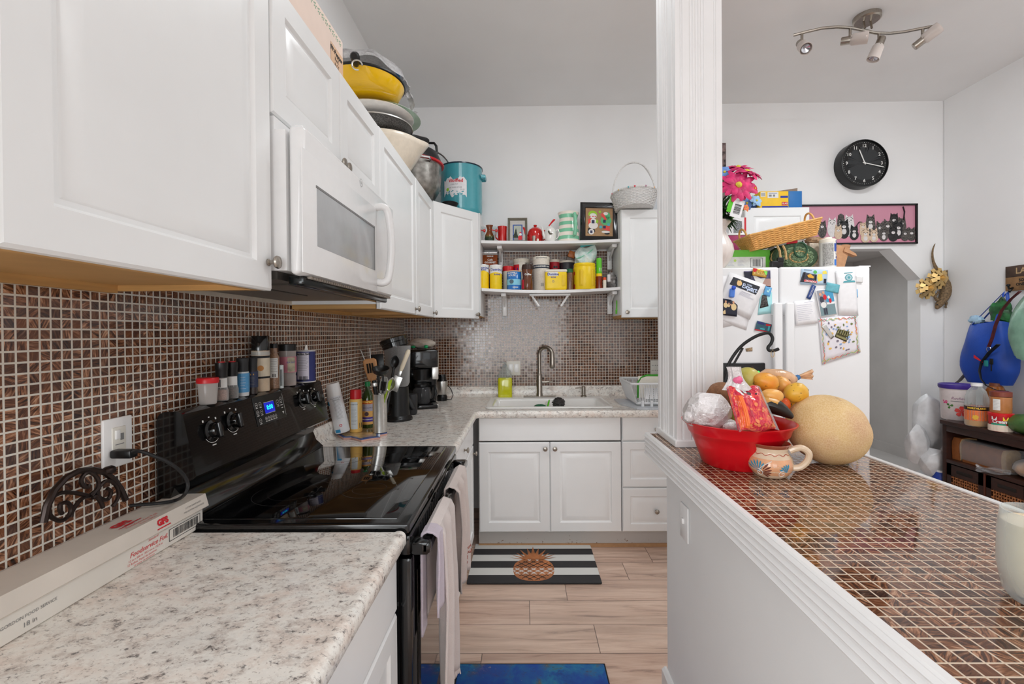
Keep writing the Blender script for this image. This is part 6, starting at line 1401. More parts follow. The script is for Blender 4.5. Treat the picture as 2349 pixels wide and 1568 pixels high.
t,o,fn,w,h=note('postcard','purple and tan crowd photo postcard at the top of the freezer door','postcard',[(1706,622),(1767,620),(1768,658),(1711,655)],nmat('dusk_photo',(98,92,130),var=.4,vs=60),1)
draw(o,'picture_print',nmat('tan_field',(176,142,132)),fn,[('r',.6,1,.1,.5),('r',.55,1,.05,.12)]);draw(o,'white_shape',PRINTW,fn,[('p',.3,.8,.6,.5,.8,.55,.62,.05,.45,.1)],.0018);draw(o,'night_print',DKB,fn,[('r',0,.3,.2,.95)],.0014)
t,o,fn,w,h=note('aqua_sheet','pale aqua paper at the edge of the freezer door','paper',[(1744,672),(1771,670),(1771,718),(1738,722)],LTB,0)
t,o,fn,w,h=note('photo_print','small dark photo of rocks on the aqua paper','photograph',[(1748,677),(1758,676),(1763,702),(1743,707)],nmat('rock_photo',(96,92,88),var=.6,vs=120),1)
t,o,fn,w,h=note('blue_card','small blue card with a light swirl above the rock photo','card',[(1756,656),(1771,660),(1766,680),(1751,676)],SKY,2);draw(o,'swirl_print',LTB,fn,[('c',.5,.5,.2,.12),('c',.7,.7,.1,.1)])
t,o,fn,w,h=note('letter','white letter with a black Expert banner pinned aslant on the freezer door','letter',[(1674,624),(1757,653),(1720,733),(1648,700)],PAPER,3,bulge=.012)
draw(o,'banner',nmat('banner_black',(44,46,54)),fn,[('p',.13,.91,.88,.90,.86,.66,.09,.67)])
draw(o,'lettering',nmat('banner_lettering',(206,220,246)),fn,[('t','Expert',.63,.765,.034,.0008),('t','LINES',.60,.835,.012,.0002),('t','Monthly',.70,.705,.012,.0002)],.002,w,h)
draw(o,'hand_print',nmat('hand_print',(230,190,130)),fn,[('c',.33,.79,.07,.075),('p',.25,.83,.29,.87,.33,.83),('p',.31,.87,.35,.88,.36,.83)],.002)
draw(o,'text_lines',LAV,fn,[('r',.45,.75,.60,.615)]+lines(4,.42,.86,.50,.57,2,.008),.0014)
t,o,fn,w,h=note('family_photo','photo of a group of people in dark and cream clothes low on the letter','photograph',[(1657,684),(1693,690),(1690,726),(1656,722)],DKB,5,bulge=.002)
draw(o,'figures',CRM,fn,[('c',.22,.62,.14,.16),('c',.42,.62,.08,.1),('c',.75,.58,.18,.22),('p',.05,.2,.2,.35,.25,.1,.1,.05)]);draw(o,'faces',SKIN,fn,[('c',.22,.84,.06,.08),('c',.42,.74,.05,.06),('c',.55,.7,.05,.06),('c',.71,.86,.07,.09)],.0018)
t,o,fn,w,h=note('postcard','red, blue and teal souvenir postcard above the wrought iron hook','postcard',[(1737,735),(1771,744),(1767,763),(1731,757)],nmat('teal_photo',(64,110,128),var=.3,vs=50),2)
draw(o,'red_print',PRINTR,fn,[('p',.6,.9,.95,.95,.9,.7,.6,.7),('r',0,.8,.02,.12)]);draw(o,'blue_print',nmat('indigo',(40,44,110)),fn,[('r',.05,.5,.72,.95)],.0014);draw(o,'teal_print',nmat('turquoise',(70,170,180)),fn,[('r',.78,.9,.2,.75),('r',.3,.6,.2,.35)],.0014)
def magnet(name,label,quad,m,layer=4,th=.006): return note(name,label,'magnet',quad,m,layer,th,0)
t,o,fn,w,h=magnet('souvenir_magnet','shiny gold, red and green souvenir magnet at the top of the freezer door',[(1728,614),(1760,621),(1757,637),(1725,631)],nmat('gold_magnet',(206,160,70),rough=.25,metal=.5))
draw(o,'red_corner',PRINTR,fn,[('p',0,.95,.3,.95,.2,.5,0,.5)],.0045);draw(o,'green_corner',nmat('neon_green',(120,220,90)),fn,[('p',.75,.9,1,.9,1,.4,.85,.4)],.0045);draw(o,'skyline',nmat('dull_gold',(230,200,130),rough=.3,metal=.5),fn,[('r',.1+.09*k,.15+.09*k,.2,.45+.2*((k*7) % 3)/2) for k in range(9)],.0048)
t=thing('clip_magnet','blue plastic clip magnet beside the Expert banner','clip',AY(1679,668,FY-.02));b=B();b.rbox(-.014,.014,-.012,.006,-.035,.016,.006,3);o=obj('clip',b,nmat('blue_clip',(80,130,220),rough=.35),t);b=B();b.rbox(-.011,.011,-.026,-.010,.010,.030,.006,3);obj('lever',b,nmat('cobalt_clip',(40,84,200),rough=.35),t);t.rotation_euler=(0,.1,0)
t,o,fn,w,h=note('brown_sticker','torn brown sticker remains near the dispenser','sticker',[(1710,799),(1726,796),(1726,805),(1712,806)],nmat('brown_sticker',(190,160,124),var=.4,vs=120),0)
# refrigerator door
t,o,fn,w,h=note('postcard','pale blue map postcard with yellow land at the top of the refrigerator door','postcard',[(1838,616),(1899,619),(1897,653),(1836,652)],nmat('map_blue',(180,204,224)),1)
draw(o,'land_print',nmat('map_yellow',(240,214,90)),fn,[('p',.62,.7,.78,.72,.82,.3,.66,.2,.6,.45),('p',.8,.9,.93,.95,.98,.75,.8,.7)]);draw(o,'green_print',nmat('map_green',(90,180,90)),fn,[('c',.52,.82,.07,.12)],.0014);draw(o,'small_print',DKB,fn,[('r',.86,.96,.1,.4),('r',.1,.4,.92,.95)],.0014)
t,o,fn,w,h=magnet('skyline_magnet','dark skyline souvenir magnet with red and white letters on the map postcard',[(1843,624),(1873,630),(1872,650),(1836,646)],nmat('night_magnet',(70,70,84),var=.3,vs=60),3)
draw(o,'lettering',PRINTW,fn,[('r',.2,.98,.04,.28)],.0045);draw(o,'red_letters',PRINTR,fn,[('t','BOSTON',.6,.16,.016,.0006)],.005,w,h);draw(o,'bridge_print',nmat('amber',(226,170,60)),fn,[('p',.3,.75,.5,.95,.8,.7,.75,.5,.4,.55)],.0048);draw(o,'tower_print',PRINTK,fn,[('r',.04,.12,.2,1.05),('r',.9,.98,.3,1.0)],.0048)
t,o,fn,w,h=magnet('ribbon_magnet','narrow dark blue magnet slanting below the skyline magnet',[(1863,652),(1872,656),(1859,687),(1850,683)],nmat('navy_magnet',(44,70,130)),3,.003);draw(o,'lettering',LAV,fn,[('r',.35,.45,.1,.9),('r',.6,.68,.2,.8)],.003)
t,o,fn,w,h=note('notes_sheet','white handwritten notes sheet left of the photo with the red shirt','paper',[(1819,691),(1868,685),(1876,741),(1826,747)],PAPER,2,bulge=.010);draw(o,'handwriting',LAV,fn,[('r',.5,.9,.9,.915)]+lines(9,.12,.85,.2,.8,4,.012))
t,o,fn,w,h=note('photo_print','tall photo of people in front of blue water at the middle of the refrigerator door','photograph',[(1870,665),(1910,660),(1920,721),(1882,727)],PAPER,3)
draw(o,'water_print',nmat('photo_blue_water',(70,150,190)),fn,[('r',.5,.97,.5,.97)]);draw(o,'ground_print',nmat('photo_ground',(120,144,150)),fn,[('r',.06,.97,.03,.42)]);draw(o,'wall_print',nmat('photo_grey',(150,152,162)),fn,[('r',.06,.5,.42,.97)]);draw(o,'figures',nmat('photo_charcoal',(60,62,76)),fn,[('r',.25,.36,.06,.3),('r',.38,.47,.06,.3),('c',.25,.62,.12,.12)],.0018)
draw(o,'faces',SKIN,fn,[('c',.22,.82,.07,.06),('c',.4,.87,.06,.05)],.0022);draw(o,'red_clothes',PRINTR,fn,[('c',.45,.70,.1,.1),('c',.72,.55,.08,.09)],.0020);draw(o,'pale_clothes',PRINTW,fn,[('c',.3,.42,.16,.11),('c',.66,.68,.07,.06)],.0019)
t,o,fn,w,h=note('postcard','teal sea postcard beside the tall blank sheet','postcard',[(1897,647),(1927,653),(1923,673),(1893,667)],nmat('teal_sea_photo',(110,184,198),var=.15,vs=40),4)
t,o,fn,w,h=note('tall_sheet','tall white sheet with a round teal emblem at its top','paper',[(1917,621),(1962,617),(1969,724),(1924,722)],PAPER,2,bulge=.010)
TL=nmat('teal_emblem',(90,160,170));draw(o,'emblem',TL,fn,[('c',.62,.83,.20,.075)]);draw(o,'emblem_ring',nmat('pale_teal',(170,200,206)),fn,[('c',.62,.83,.15,.055)],.0016);draw(o,'emblem_core',TL,fn,[('c',.62,.83,.07,.03),('p',.35,.76,.9,.76,.95,.72,.3,.72),('r',.4,.84,.925,.94)],.002)
magnet('white_magnet','small square white magnet near the corner of the refrigerator door',[(1964,633),(1979,634),(1978,648),(1963,647)],nmat('glossy_white',(222,222,222),rough=.15),1)
note('blue_strip','short narrow blue strip stuck beside the tall sheet','sticker',[(1963,663),(1967,663),(1968,682),(1964,682)],SKY,0)
t,o,fn,w,h=note('child_drawing',"child's sticker drawing with zigzag crayon border low on the refrigerator door",'drawing',[(1877,728),(1966,722),(1974,808),(1886,836)],mat('drawing_paper',(226,222,228),.7,var=.02),1,bulge=.014)
for nm,cc,ph,sd in (('red_zigzag',(222,80,90),0,0),('green_zigzag',(120,190,140),.5,2),('amber_zigzag',(240,206,120),.25,4)):
    b=B()
    for side in range(4):
        pts=[]
        for k in range(29):
            s=k/28;z=.035+.055*(abs(((s*7+ph+side*.3) % 1)*2-1))
            u,v=((s,1-z),(s,z),(z,s),(1-z,s))[side]
            if (k//7+side+sd) % 3 != 1: pts.append(fn(u,v,.002))
            else:
                if len(pts) > 1: b.tube(pts,.0012,4)
                pts=[]
        if len(pts) > 1: b.tube(pts,.0012,4)
    obj(nm,b,nmat(nm,cc),o,smooth=0)
r_=random.Random(6);SPT=[(r_.uniform(.16,.84),r_.uniform(.16,.86)) for _ in range(44)]
for nm,cc,sl in (('blue_stickers',(130,160,200),slice(0,14)),('amber_stickers',(226,180,90),slice(14,25)),('grey_stickers',(120,110,124),slice(25,38)),('olive_stickers',(110,120,70),slice(38,44))):
    draw(o,nm,nmat(nm,cc),fn,[('c',u,v,r_.uniform(.018,.04),r_.uniform(.016,.032)) for u,v in SPT[sl]],.0016)
t,o,fn,w,h=magnet('bottle_opener','slim silver bottle opener magnet on the child drawing',[(1884,748),(1892,742),(1913,772),(1906,778)],STEEL,4,.005)
t,o,fn,w,h=magnet('skyline_magnet','dull brass skyline magnet on the child drawing',[(1922,754),(1948,760),(1941,784),(1914,772)],nmat('antique_brass',(110,104,70),rough=.4,metal=.6,var=.4,vs=200),4)
draw(o,'towers',nmat('antique_brass_light',(150,146,104),rough=.35,metal=.6),fn,[('p',.05+.19*k,.5,.15+.19*k,.5,.13+.19*k,(1.35,.95,1.1,.9,1.2)[k],.09+.19*k,(1.4,1.0,1.15,.95,1.2)[k]) for k in range(5)]+[('r',.05,.95,.1,.3)],.005)

# ------------------------------------------------------------------ things on top of the refrigerator
ZF=FZ+.0005
def onf(x,y,Y): p=AY(x,y,Y);return Vector((p.x,Y,ZF))
# vase with artificial flowers
VX,VY=1.115,2.675
RIB=mat('white_ribbed_ceramic',(232,222,216),.3,var=.03,coat=.3)
t=thing('flower_vase','white ribbed vase at the edge of the refrigerator top beside the column','vase',(VX,VY,ZF))
b=B();n=72;pr=[(.05,0),(.058,.01),(.092,.06),(.103,.10),(.097,.135),(.072,.185),(.06,.215),(.068,.245),(.09,.272),(.085,.272),(.062,.245),(.054,.215),(.06,.18)]
vs=[];fs=[]
for j,(r,z) in enumerate(pr):
    for i in range(n): k=1+(.018 if i % 3 == 0 else -.006);vs.append((r*k*math.cos(2*PI*i/n),r*k*math.sin(2*PI*i/n),z))
for j in range(len(pr)-1):
    for i in range(n): fs.append((j*n+i,j*n+(i+1) % n,(j+1)*n+(i+1) % n,(j+1)*n+i))
fs.append(tuple(range(n)));b.add(vs,fs);obj('vase',b,RIB,t,smooth=60)
PETAL=mat('hot_pink_petal',(222,44,112),.6,var=.25,vs=30);PETB=mat('blue_petal',(110,150,214),.6,var=.1);LEAF=mat('dark_green_leaf',(38,84,34),.5,var=.3,vs=25);STEMG=mat('green_stem',(70,130,50),.5)
MOUTH=Vector((VX,VY,ZF+.22))
def flower(label,px,py,Y,R,face,m,np_=14,centre=(214,196,70),layers=2,grp='artificial flowers in the ribbed vase',lw=.30):
    c=AY(px,py,Y);t=thing('artificial_flower',label,'flower',c,group=grp)
    z=Vector(face).normalized();Q=z.to_track_quat('Z','Y').to_matrix().to_4x4();b=B(Q);rnd=random.Random(int(px))
    for l in range(layers):
        for k in range(np_):
            a=2*PI*(k+l*.5)/np_+rnd.uniform(-.08,.08);Rr=R*(1-.22*l)*rnd.uniform(.9,1.08);w=R*lw;dr=rnd.uniform(-.25,.05)
            M=Matrix.Rotation(a,4,'Z')
            b.grid(lambda u,v: M @ Vector((R*.10+(Rr-R*.1)*u,(v-.5)*w*math.sin(PI*min(.98,.12+u*.82))**.7,R*(.12*math.sin(PI*u)+dr*u*u+.06*l)-abs(v-.5)*R*.10*math.sin(PI*u))),6,4,M=Q @ Matrix.Identity(4))
    obj('petals',b,m,t)
    b=B(Q);b.blob((0,0,R*.10),(R*.17,R*.17,R*.12),.12,12,1,14,10);obj('centre',b,mat('flower_centre_%d' % centre[0],centre,.8,bump=.5),t)
    b=B();d=MOUTH-c;b.tube([Q @ Vector((0,0,0)),Q @ Vector((0,0,-R*.5))+d*.25,d*.7,d+Vector((0,0,-.02))],.0035,6);obj('stem',b,STEMG,t);return t
flower('big hot-pink daisy facing the room, lowest of the pink ones',1693,426,2.56,.105,(-.05,-1,.28),PETAL,13,lw=.36)
flower('hot-pink daisy seen from the side above the lowest one',1712,397,2.62,.100,(.25,-.45,.9),PETAL,14,lw=.34)
flower('hot-pink daisy tipping up at the top of the bunch',1693,386,2.70,.085,(0,-.5,.95),PETAL,12,lw=.34)
flower('small red flower at the outer side of the pink bunch',1731,432,2.62,.032,(.6,-1,.2),RED,8,lw=.6)
flower('pale blue flower by the snack box end',1735,460,2.60,.038,(.2,-1,.2),mat('pale_blue_petal',(150,190,226),.6),6,lw=.6)
flower('mid blue flower next to the pale blue one',1713,466,2.62,.040,(-.1,-1,.1),PETB,6,lw=.6)
flower('blue flower touching the column high in the bunch',1662,395,2.66,.045,(-.3,-1,.3),PETB,6,lw=.6)
flower('small orange flower low in the bunch',1712,476,2.60,.022,(.2,-1,.1),mat('orange_petal',(240,130,80),.6),5,lw=.7)
t=thing('flower_foliage','green artificial leaves spilling over the rim of the ribbed vase','foliage',MOUTH);b=B();rnd=random.Random(12)
for k in range(40):
    a=rnd.uniform(-2.2,1.0);el=rnd.uniform(-.75,1.1);ln=rnd.uniform(.07,.14);d=Vector((math.cos(a)*math.cos(el),math.sin(a)*math.cos(el),math.sin(el)));s0=Vector((.03*math.cos(a),.03*math.sin(a),.05+.10*rnd.random()))
    side=d.cross(Vector((0,0,1))).normalized();w=rnd.uniform(.012,.022);up=side.cross(d)
    b.grid(lambda u,v: s0+d*ln*u+side*(v-.5)*2*w*math.sin(PI*min(.97,u*.9+.08))+up*(-.03*u*u+.006*abs(v-.5)),5,2)
obj('leaves',b,LEAF,t,kind='stuff');b=B()
for k in range(5): b.tube([(.01*k-.02,0,-.02),(.012*k-.02,-.02,.12),(.015*k-.03,-.04,.18)],.003,6)
obj('stems',b,STEMG,t,kind='stuff')
t=thing('price_tag','white bar-code tag with lime edge hanging in the artificial flowers','tag',AY(1690,478,2.545),rot=(0,.28,0));b=B();b.box(-.028,.034,-.001,.001,-.05,.05);tg=obj('card',b,PAPER,t,smooth=0)
b=B();b.box(-.052,-.027,-.0005,.0015,-.03,.055);obj('lime_edge',b,mat('lime_plastic',(150,214,40),.4),t,smooth=0);b=B();rr=random.Random(3);v=-.03
while v < .025: w=rr.uniform(.0012,.004);b.box(-.015,.022,-.0016,-.0012,v,v+w);v += w+rr.uniform(.001,.003)
obj('bar_code',b,PRINTK,tg,smooth=0)
# green carton
p,q=AY(1640,600,2.74),AY(1767,600,2.74);z1=AY(1700,573,2.74).z
t=thing('green_carton','white and lime-green carton lying on the refrigerator top behind the vase','box',((p.x+q.x)/2,2.79,ZF));L=Vector(t.location);w=(q.x-p.x)/2;h=z1-ZF
LIME=mat('lime_carton',(108,196,70),.5,var=.03);b=B();b.rbox(-w,w,-.05,.05,0,h,.003);bo=obj('carton',b,LIME,t)
b=B();fr=lambda u,v: (u,-.0508,v);b.rect(-w,w-.028,h*.06,h*.66,fr);wl=obj('white_panel',b,mat('carton_white',(226,226,222),.5),bo,smooth=0)
b=B();rr=random.Random(5);u=w-.105;fr2=lambda u,v: (u,-.0512,v)
while u < w-.06: d=rr.uniform(.001,.003);b.rect(u,u+d,h*.2,h*.54,fr2);u += d+rr.uniform(.001,.0025)
for q_ in ((w-.118,w-.045,h*.14,h*.155),(w-.118,w-.045,h*.585,h*.60),(w-.118,w-.1155,h*.14,h*.60),(w-.0475,w-.045,h*.14,h*.60)): b.rect(*q_,fr2)
obj('bar_code',b,PRINTK,wl,smooth=0);b=B()
for x_ in (w-.27,w-.21): b.lathe([(.0001,0),(.008,0)],12,M=Matrix.Translation((x_,-.0512,h*.48)) @ Matrix.Rotation(PI/2,4,'X'))
obj('round_icons',b,mat('pale_lime',(190,220,110),.5,var=0),wl,smooth=0);b=B()
for x_ in (w-.255,w-.195):
    for k in range(5): b.rect(x_,x_+.04-.006*(k % 3),h*(.24+.055*k),h*(.255+.055*k),fr2)
obj('text_lines',b,LAV,wl,smooth=0)
def jar_f(name,label,x0,x1,yt,Y,parts,cat='jar',group=None):
    P=onf((x0+x1)/2,600,Y);r=(x1-x0)/2*Y/F;h=AY((x0+x1)/2,yt,Y).z-ZF;t=thing(name,label,cat,P,group=group)
    for q in parts:
        b=B();b.lathe([(u*r,v*h) for u,v in q[1]],26);obj(q[0],b,q[2],t,smooth=40)
    return t,r,h
JARM=mat('amber_preserves',(190,120,50),.3,var=.3,vs=50)
for x0,x1,lab in ((1696,1725,'glass jar of amber preserves with silver lid below the magenta box'),(1731,1760,'glass jar of amber preserves with silver lid under the end of the golden basket')):
    jar_f('preserve_jar',lab,x0,x1,556,2.93,[('jar',[(0,0),(.95,0),(1,.04),(1,.72),(.9,.84),(0,.84)],CLEARG),('preserves',[(0,.02),(.93,.02),(.96,.66),(0,.68)],JARM),('lid',[(0,.84),(.98,.84),(.98,1),(.94,1.01),(0,1.01)],STEEL)],group='preserve jars on the refrigerator')
def boxf(name,label,cat,x0,x1,yt,yb,Y,dep,m,onto=None):
    p,q=AY(x0,yb,Y),AY(x1,yb,Y);z0=onto if onto is not None else p.z;z1=AY((x0+x1)/2,yt,Y).z
    t=thing(name,label,cat,((p.x+q.x)/2,Y,z0));b=B();b.rbox(-(q.x-p.x)/2,(q.x-p.x)/2,0,dep,0,z1-z0,.004);o=obj('box',b,m,t);return t,o,(q.x-p.x)/2,z1-z0
t,o,w,h=boxf('magenta_box','magenta box with a white rim behind the jar lids','box',1669,1718,536,600,3.03,.12,mat('magenta_card',(170,36,96),.5),ZF)
b=B();b.rbox(-w-.004,w+.006,-.004,.124,h-.010,h+.002,.003);b.rbox(w-.004,w+.010,-.004,.124,0,h,.002);obj('white_rim',b,MWW,t)
t2,o,w2,h2=boxf('calendar_box','white box with a printed grey picture and red side on the magenta box','box',1672,1711,498,536,3.05,.09,PAPER,ZF+h+.003)
b=B();b.rect(-w2*.45,w2*.55,h2*.05,h2*.75,lambda u,v: (u,-.0006,v));obj('picture_print',b,mat('grey_print_fine',(170,174,176),.6,var=.5,vs=200),o,smooth=0)
b=B();b.box(w2-.010,w2+.002,-.001,.09,h2*.02,h2*.98);obj('red_side',b,PRINTR,t2,smooth=0)
# golden bread basket propped aslant
GW=mat('golden_wicker',(236,180,104),.5,var=.14,vs=60)
P0,P1=AY(1722,552,2.66),AY(1888,512,2.66);ctr=(P0+P1)/2;an=math.atan2(P1.z-P0.z,P1.x-P0.x);LB_=(P1-P0).length
t=thing('bread_basket','golden wicker bread basket propped aslant over the things on the refrigerator','basket',ctr+Vector((0,.09,-.015)),rot=(0,-an,0))
def bb(a,c,off=0):
    s=a*4 % 4;hl,hw=LB_/2*.86+.028*c,.065+.030*c
    k=int(s);f=s-k;cor=[(-hl,-hw),(hl,-hw),(hl,hw),(-hl,hw)];A_,C_=cor[k],cor[(k+1) % 4];nrm=[(0,-1),(1,0),(0,1),(-1,0)][k]
    return Vector((A_[0]+(C_[0]-A_[0])*f+nrm[0]*off,A_[1]+(C_[1]-A_[1])*f+nrm[1]*off,-.04+.085*c))
b=B()
for k in range(15):
    c=(k+.5)/15;N=88;b.tube([bb(i/N,c,.003*(1 if (i//2+k) % 2 else -1)) for i in range(N)],.0036,5,closed=True)
obj('woven_wall',b,GW,t);b=B();b.box(-LB_/2*.86,LB_/2*.86,-.065,.065,-.043,-.037);obj('bottom',b,GW,t,smooth=0)
b=B();b.tube([bb(i/80,1.03,.003*math.sin(i*1.6)) for i in range(80)],.006,6,closed=True);obj('rim',b,GW,t)
for s in (-1,1):
    b=B();b.tube([(s*(LB_/2*.92),-.045*1,.045)]+[(s*(LB_/2*.95),-.045*math.cos(a),.045+.055*math.sin(a)) for a in np.linspace(.2,PI-.2,14)]+[(s*LB_/2*.92,.045,.045)],.006,7);obj('handle',b,GW,t)
# green round woven bag, seen face-on
P=AY(1826,588,2.70);GWV=mat('green_seagrass',(132,156,118),.7,var=.3,vs=120);TANR=mat('tan_raffia',(200,164,110),.7,var=.2,vs=80)
t=thing('seagrass_basket','round green seagrass basket with tan bands and ring handle on the refrigerator','basket',(P.x,2.72,ZF));hh=.137
b=B()
for k in range(13):
    r=.012+.0098*k
    if k in (4,9,12): continue
    b.tube([Vector((1.03*r*math.cos(a),-.05+.0028*k*k*.12+.004*(1 if (int(a*r*170)+k) % 2 else -1),max(.003,.068+.62*r*math.sin(a)))) for a in np.linspace(0,2*PI,60,endpoint=False)],.0055,5,closed=True)
obj('woven_coils',b,GWV,t);b=B()
for k in (4,9,12):
    r=.012+.0098*k;b.tube([Vector((1.03*r*math.cos(a),-.05+.0028*k*k*.12+.004*math.sin(a*r*300),max(.003,.068+.62*r*math.sin(a)))) for a in np.linspace(0,2*PI,60,endpoint=False)],.0055,5,closed=True)
obj('raffia_bands',b,TANR,t);b=B();b.lathe([(0,0),(.12,0),(.135,.02),(.135,.09),(0,.09)],40,sy=.6,M=Matrix.Translation((0,-.030,.0735)) @ Matrix.Rotation(-PI/2,4,'X'));obj('body',b,mat('deep_green_weave',(60,84,56),.8,var=.3,vs=120),t)
b=B();b.tube([(.002+.036*math.cos(a),-.062,.105+.042*math.sin(a)) for a in np.linspace(0,2*PI,28,endpoint=False)],.0055,7,closed=True);obj('ring_handle',b,mat('dark_green_cord',(40,84,56),.6,var=.2,vs=80),t)
b=B()
for x in (-.115,-.082): b.tube([(x,-.03,.135),(x,-.055,.10),(x+.004,-.058,.05)],.007,6)
obj('tan_straps',b,TANR,t)
t=thing('snack_packet','white and red crackling packet showing above the green seagrass basket','packet',(P.x-.02,2.74,ZF+.142));b=B();b.rbox(-.085,.075,-.03,.03,0,.042,.015,3);o=obj('packet',b,mat('white_red_packet',(226,222,220),.3,var=.1),t);b=B();b.box(-.03,.035,-.0312,-.0305,.006,.034);obj('red_patch',b,PRINTR,o,smooth=0);b=B();b.poly([(.04,-.0315,.004),(.07,-.0315,.004),(.07,-.0315,.03)]);obj('black_patch',b,PRINTK,o,smooth=0)
t=thing('patterned_packet','tan striped packet at the right side of the green seagrass basket','packet',(AY(1866,570,2.75).x,2.76,ZF+.001));b=B();b.rbox(-.03,.03,-.02,.02,.0,.16,.008);o=obj('packet',b,mat('tan_packet',(206,190,170),.5,var=.3,vs=60),t)
t=thing('netted_bag','brown net bag with green ties under the high end of the golden basket','bag',(AY(1868,545,2.80).x,2.80,ZF+.162));b=B();b.blob((0,0,.022),(.055,.03,.022),.15,6,2);obj('bag',b,mat('brown_net',(176,140,104),.6,var=.3,vs=50),t)
t=thing('snack_cup','round clear snack cup with red print beside the amber jars','cup',AY(1774,578,2.80));b=B();b.lathe([(0,0),(.03,0),(.032,-.006),(.032,-.03),(0,-.032)],24,M=Matrix.Rotation(PI/2,4,'X'));o=obj('cup',b,mat('white_cup',(220,216,214),.3),t);b=B();b.box(-.018,.018,-.0012,-.0006,-.012,.008);obj('red_print',b,PRINTR,o,smooth=0);t.location.z=ZF+.117+.002
t=thing('black_gadget','black plastic gadget in front of the green seagrass basket','gadget',onf(1782,605,2.635));b=B();b.rbox(-.035,.035,-.01,.02,0,.038,.006);b.rbox(.0,.036,-.012,.018,.03,.058,.005);obj('gadget',b,BLKPL,t)
t,r,h=jar_f('wipes_canister','white cleaning wipes canister with blue stripes beside the green seagrass basket',1882,1915,545,2.68,[('canister',[(0,0),(1,0),(1,.82),(0,.82)],mat('canister_white',(226,224,220),.4)),('lid',[(0,.82),(1.02,.82),(1.02,.92),(.9,.94),(.55,.945),(.5,1),(0,1)],CREAM)],'canister')
for nm,m_,u0,u1,v0,v1 in (('grey_text_panel',mat('grey_text',(186,184,180),.5,var=.3,vs=150),-1.2,.15,.06,.78),('blue_stripe',mat('royal_stripe',(30,70,160),.4,var=0),.28,.75,.52,.78),('lower_blue_stripe',mat('mid_stripe',(40,110,196),.4,var=0),.28,.75,.06,.26)):
    b=B();b.rect(u0*r,u1*r,v0*h,v1*h,oncyl(r+.0008),8);obj(nm,b,m_,t.children[0],smooth=0)
b=B();b.text('WIPES',.045,lambda u,v: oncyl(r+.0012)(1.0*r-v,.55*h+u),bold=.001);obj('lettering',b,PRINTB,t.children[0],smooth=0)
t=thing('paper_bag','crumpled brown paper bag behind the wipes canister','bag',onf(1915,600,2.80));b=B();b.grid(lambda a,c: ((.045+.03*c+.006*math.sin(a*30))*math.cos(a*2*PI)+.02*c,(.03-.02*c)*math.sin(a*2*PI),.15*c+.012*math.sin(a*12)*c),24,8,cu=True);obj('bag',b,mat('kraft_brown',(190,142,104),.8,var=.1,bump=.5,bs=40),t)
b=B();b.prism([(.04,.115),(.12,.085),(.115,.10),(.05,.14)],-.02,.02,'y');obj('folded_flap',b,mat('kraft_brown',(190,142,104),.8),t,smooth=0)
t=thing('white_leaflet','white leaflet lying on the refrigerator top near its outer corner','paper',onf(1968,606,2.70));b=B();b.rbox(-.035,.03,-.06,.06,0,.008,.002);obj('leaflet',b,PAPER,t)
# snack-bag box on the high cabinet
P=AY(1790,470,3.40);t=thing('sandwich_bag_box','open yellow and blue food bag box on the cabinet above the refrigerator','box',(P.x,3.43,2.3355));s=3.42/F
b=B();b.k=0;b.rbox(-.155,.055,-.04,.10,.002,.125,.003);b.k=1;b.rbox(.055,.155,-.04,.10,.002,.125,.003);bo=obj('carton',b,[mat('carton_yellow',(244,198,44),.5,var=.03),mat('carton_blue',(36,112,180),.5,var=.03)],t)
b=B();b.prism([(-.12,.125),(.155,.125),(.157,.165),(.05,.15)],.02,.024,'y');obj('open_flap',b,mat('grey_board',(150,128,110),.7),t,smooth=0)
fr=lambda u,v: (u,-.0412,v)
b=B();b.rect(-.10,-.02,.075,.118,fr);b.rect(-.15,-.115,.085,.118,fr);obj('white_panels',b,PRINTW,bo,smooth=0)
fr2=lambda u,v: (u,-.0418,v);b=B();b.rect(.005,.048,.02,.045,fr2);obj('red_badge',b,PRINTR,bo,smooth=0);b=B();b.text('GLAD',.016,lambda u,v: (.027+u,-.0424,.0325+v),bold=.0004);obj('lettering',b,PRINTW,bo,smooth=0)
b=B();b.rect(-.005,.05,.075,.09,fr2);b.rect(-.14,.05,.004,.016,fr2);b.rect(-.09,-.03,.108,.112,fr2);obj('blue_strip',b,PRINTB,bo,smooth=0);b=B();rr=random.Random(4);u=-.147
while u < -.12: d=rr.uniform(.001,.003);b.rect(u,u+d,.09,.113,fr2);u += d+.002
b.rect(-.09,-.07,.085,.10,fr2);b.rect(-.06,-.045,.085,.10,fr2);obj('bar_code',b,PRINTG,bo,smooth=0)
t=thing('dark_blue_bag','dark blue packet at the end of the yellow food bag box','packet',(P.x-.185,3.45,2.3355));b=B();b.blob((0,0,.04),(.03,.05,.04),.1,5,1);obj('packet',b,mat('navy_packet',(24,60,110),.4),t)
t=thing('picture_canvas','narrow visible edge of a grey photo panel leaning on the wall beside the column','picture',(AY(1666,360,3.64).x-.08,3.655,2.3355));z1=AY(1660,327,3.64).z-2.3355;b=B();b.rbox(-.08,.08,-.012,.012,0,z1,.002);o=obj('panel',b,mat('grey_photo_panel',(150,128,126),.6,var=.5,vs=30),t)

# ------------------------------------------------------------------ on the bar
ZR=1.0405
t=thing('red_bowl','big red plastic bowl heaped with fruit on the tiled bar','bowl',(.628,1.352,ZR));REDB=mat('red_bowl_plastic',(206,12,26),.3,var=.02,coat=.2)
b=B();pr=[(0,.002),(.085,.002),(.095,.0),(.100,.004),(.120,.06),(.133,.090),(.136,.092),(.138,.096),(.143,.112),(.154,.122),(.156,.126),(.152,.127),(.138,.115),(.128,.09),(.095,.01),(0,.008)];b.lathe(pr,56);obj('bowl',b,REDB,t,smooth=50)
BC=Vector((.628,1.352,ZR))
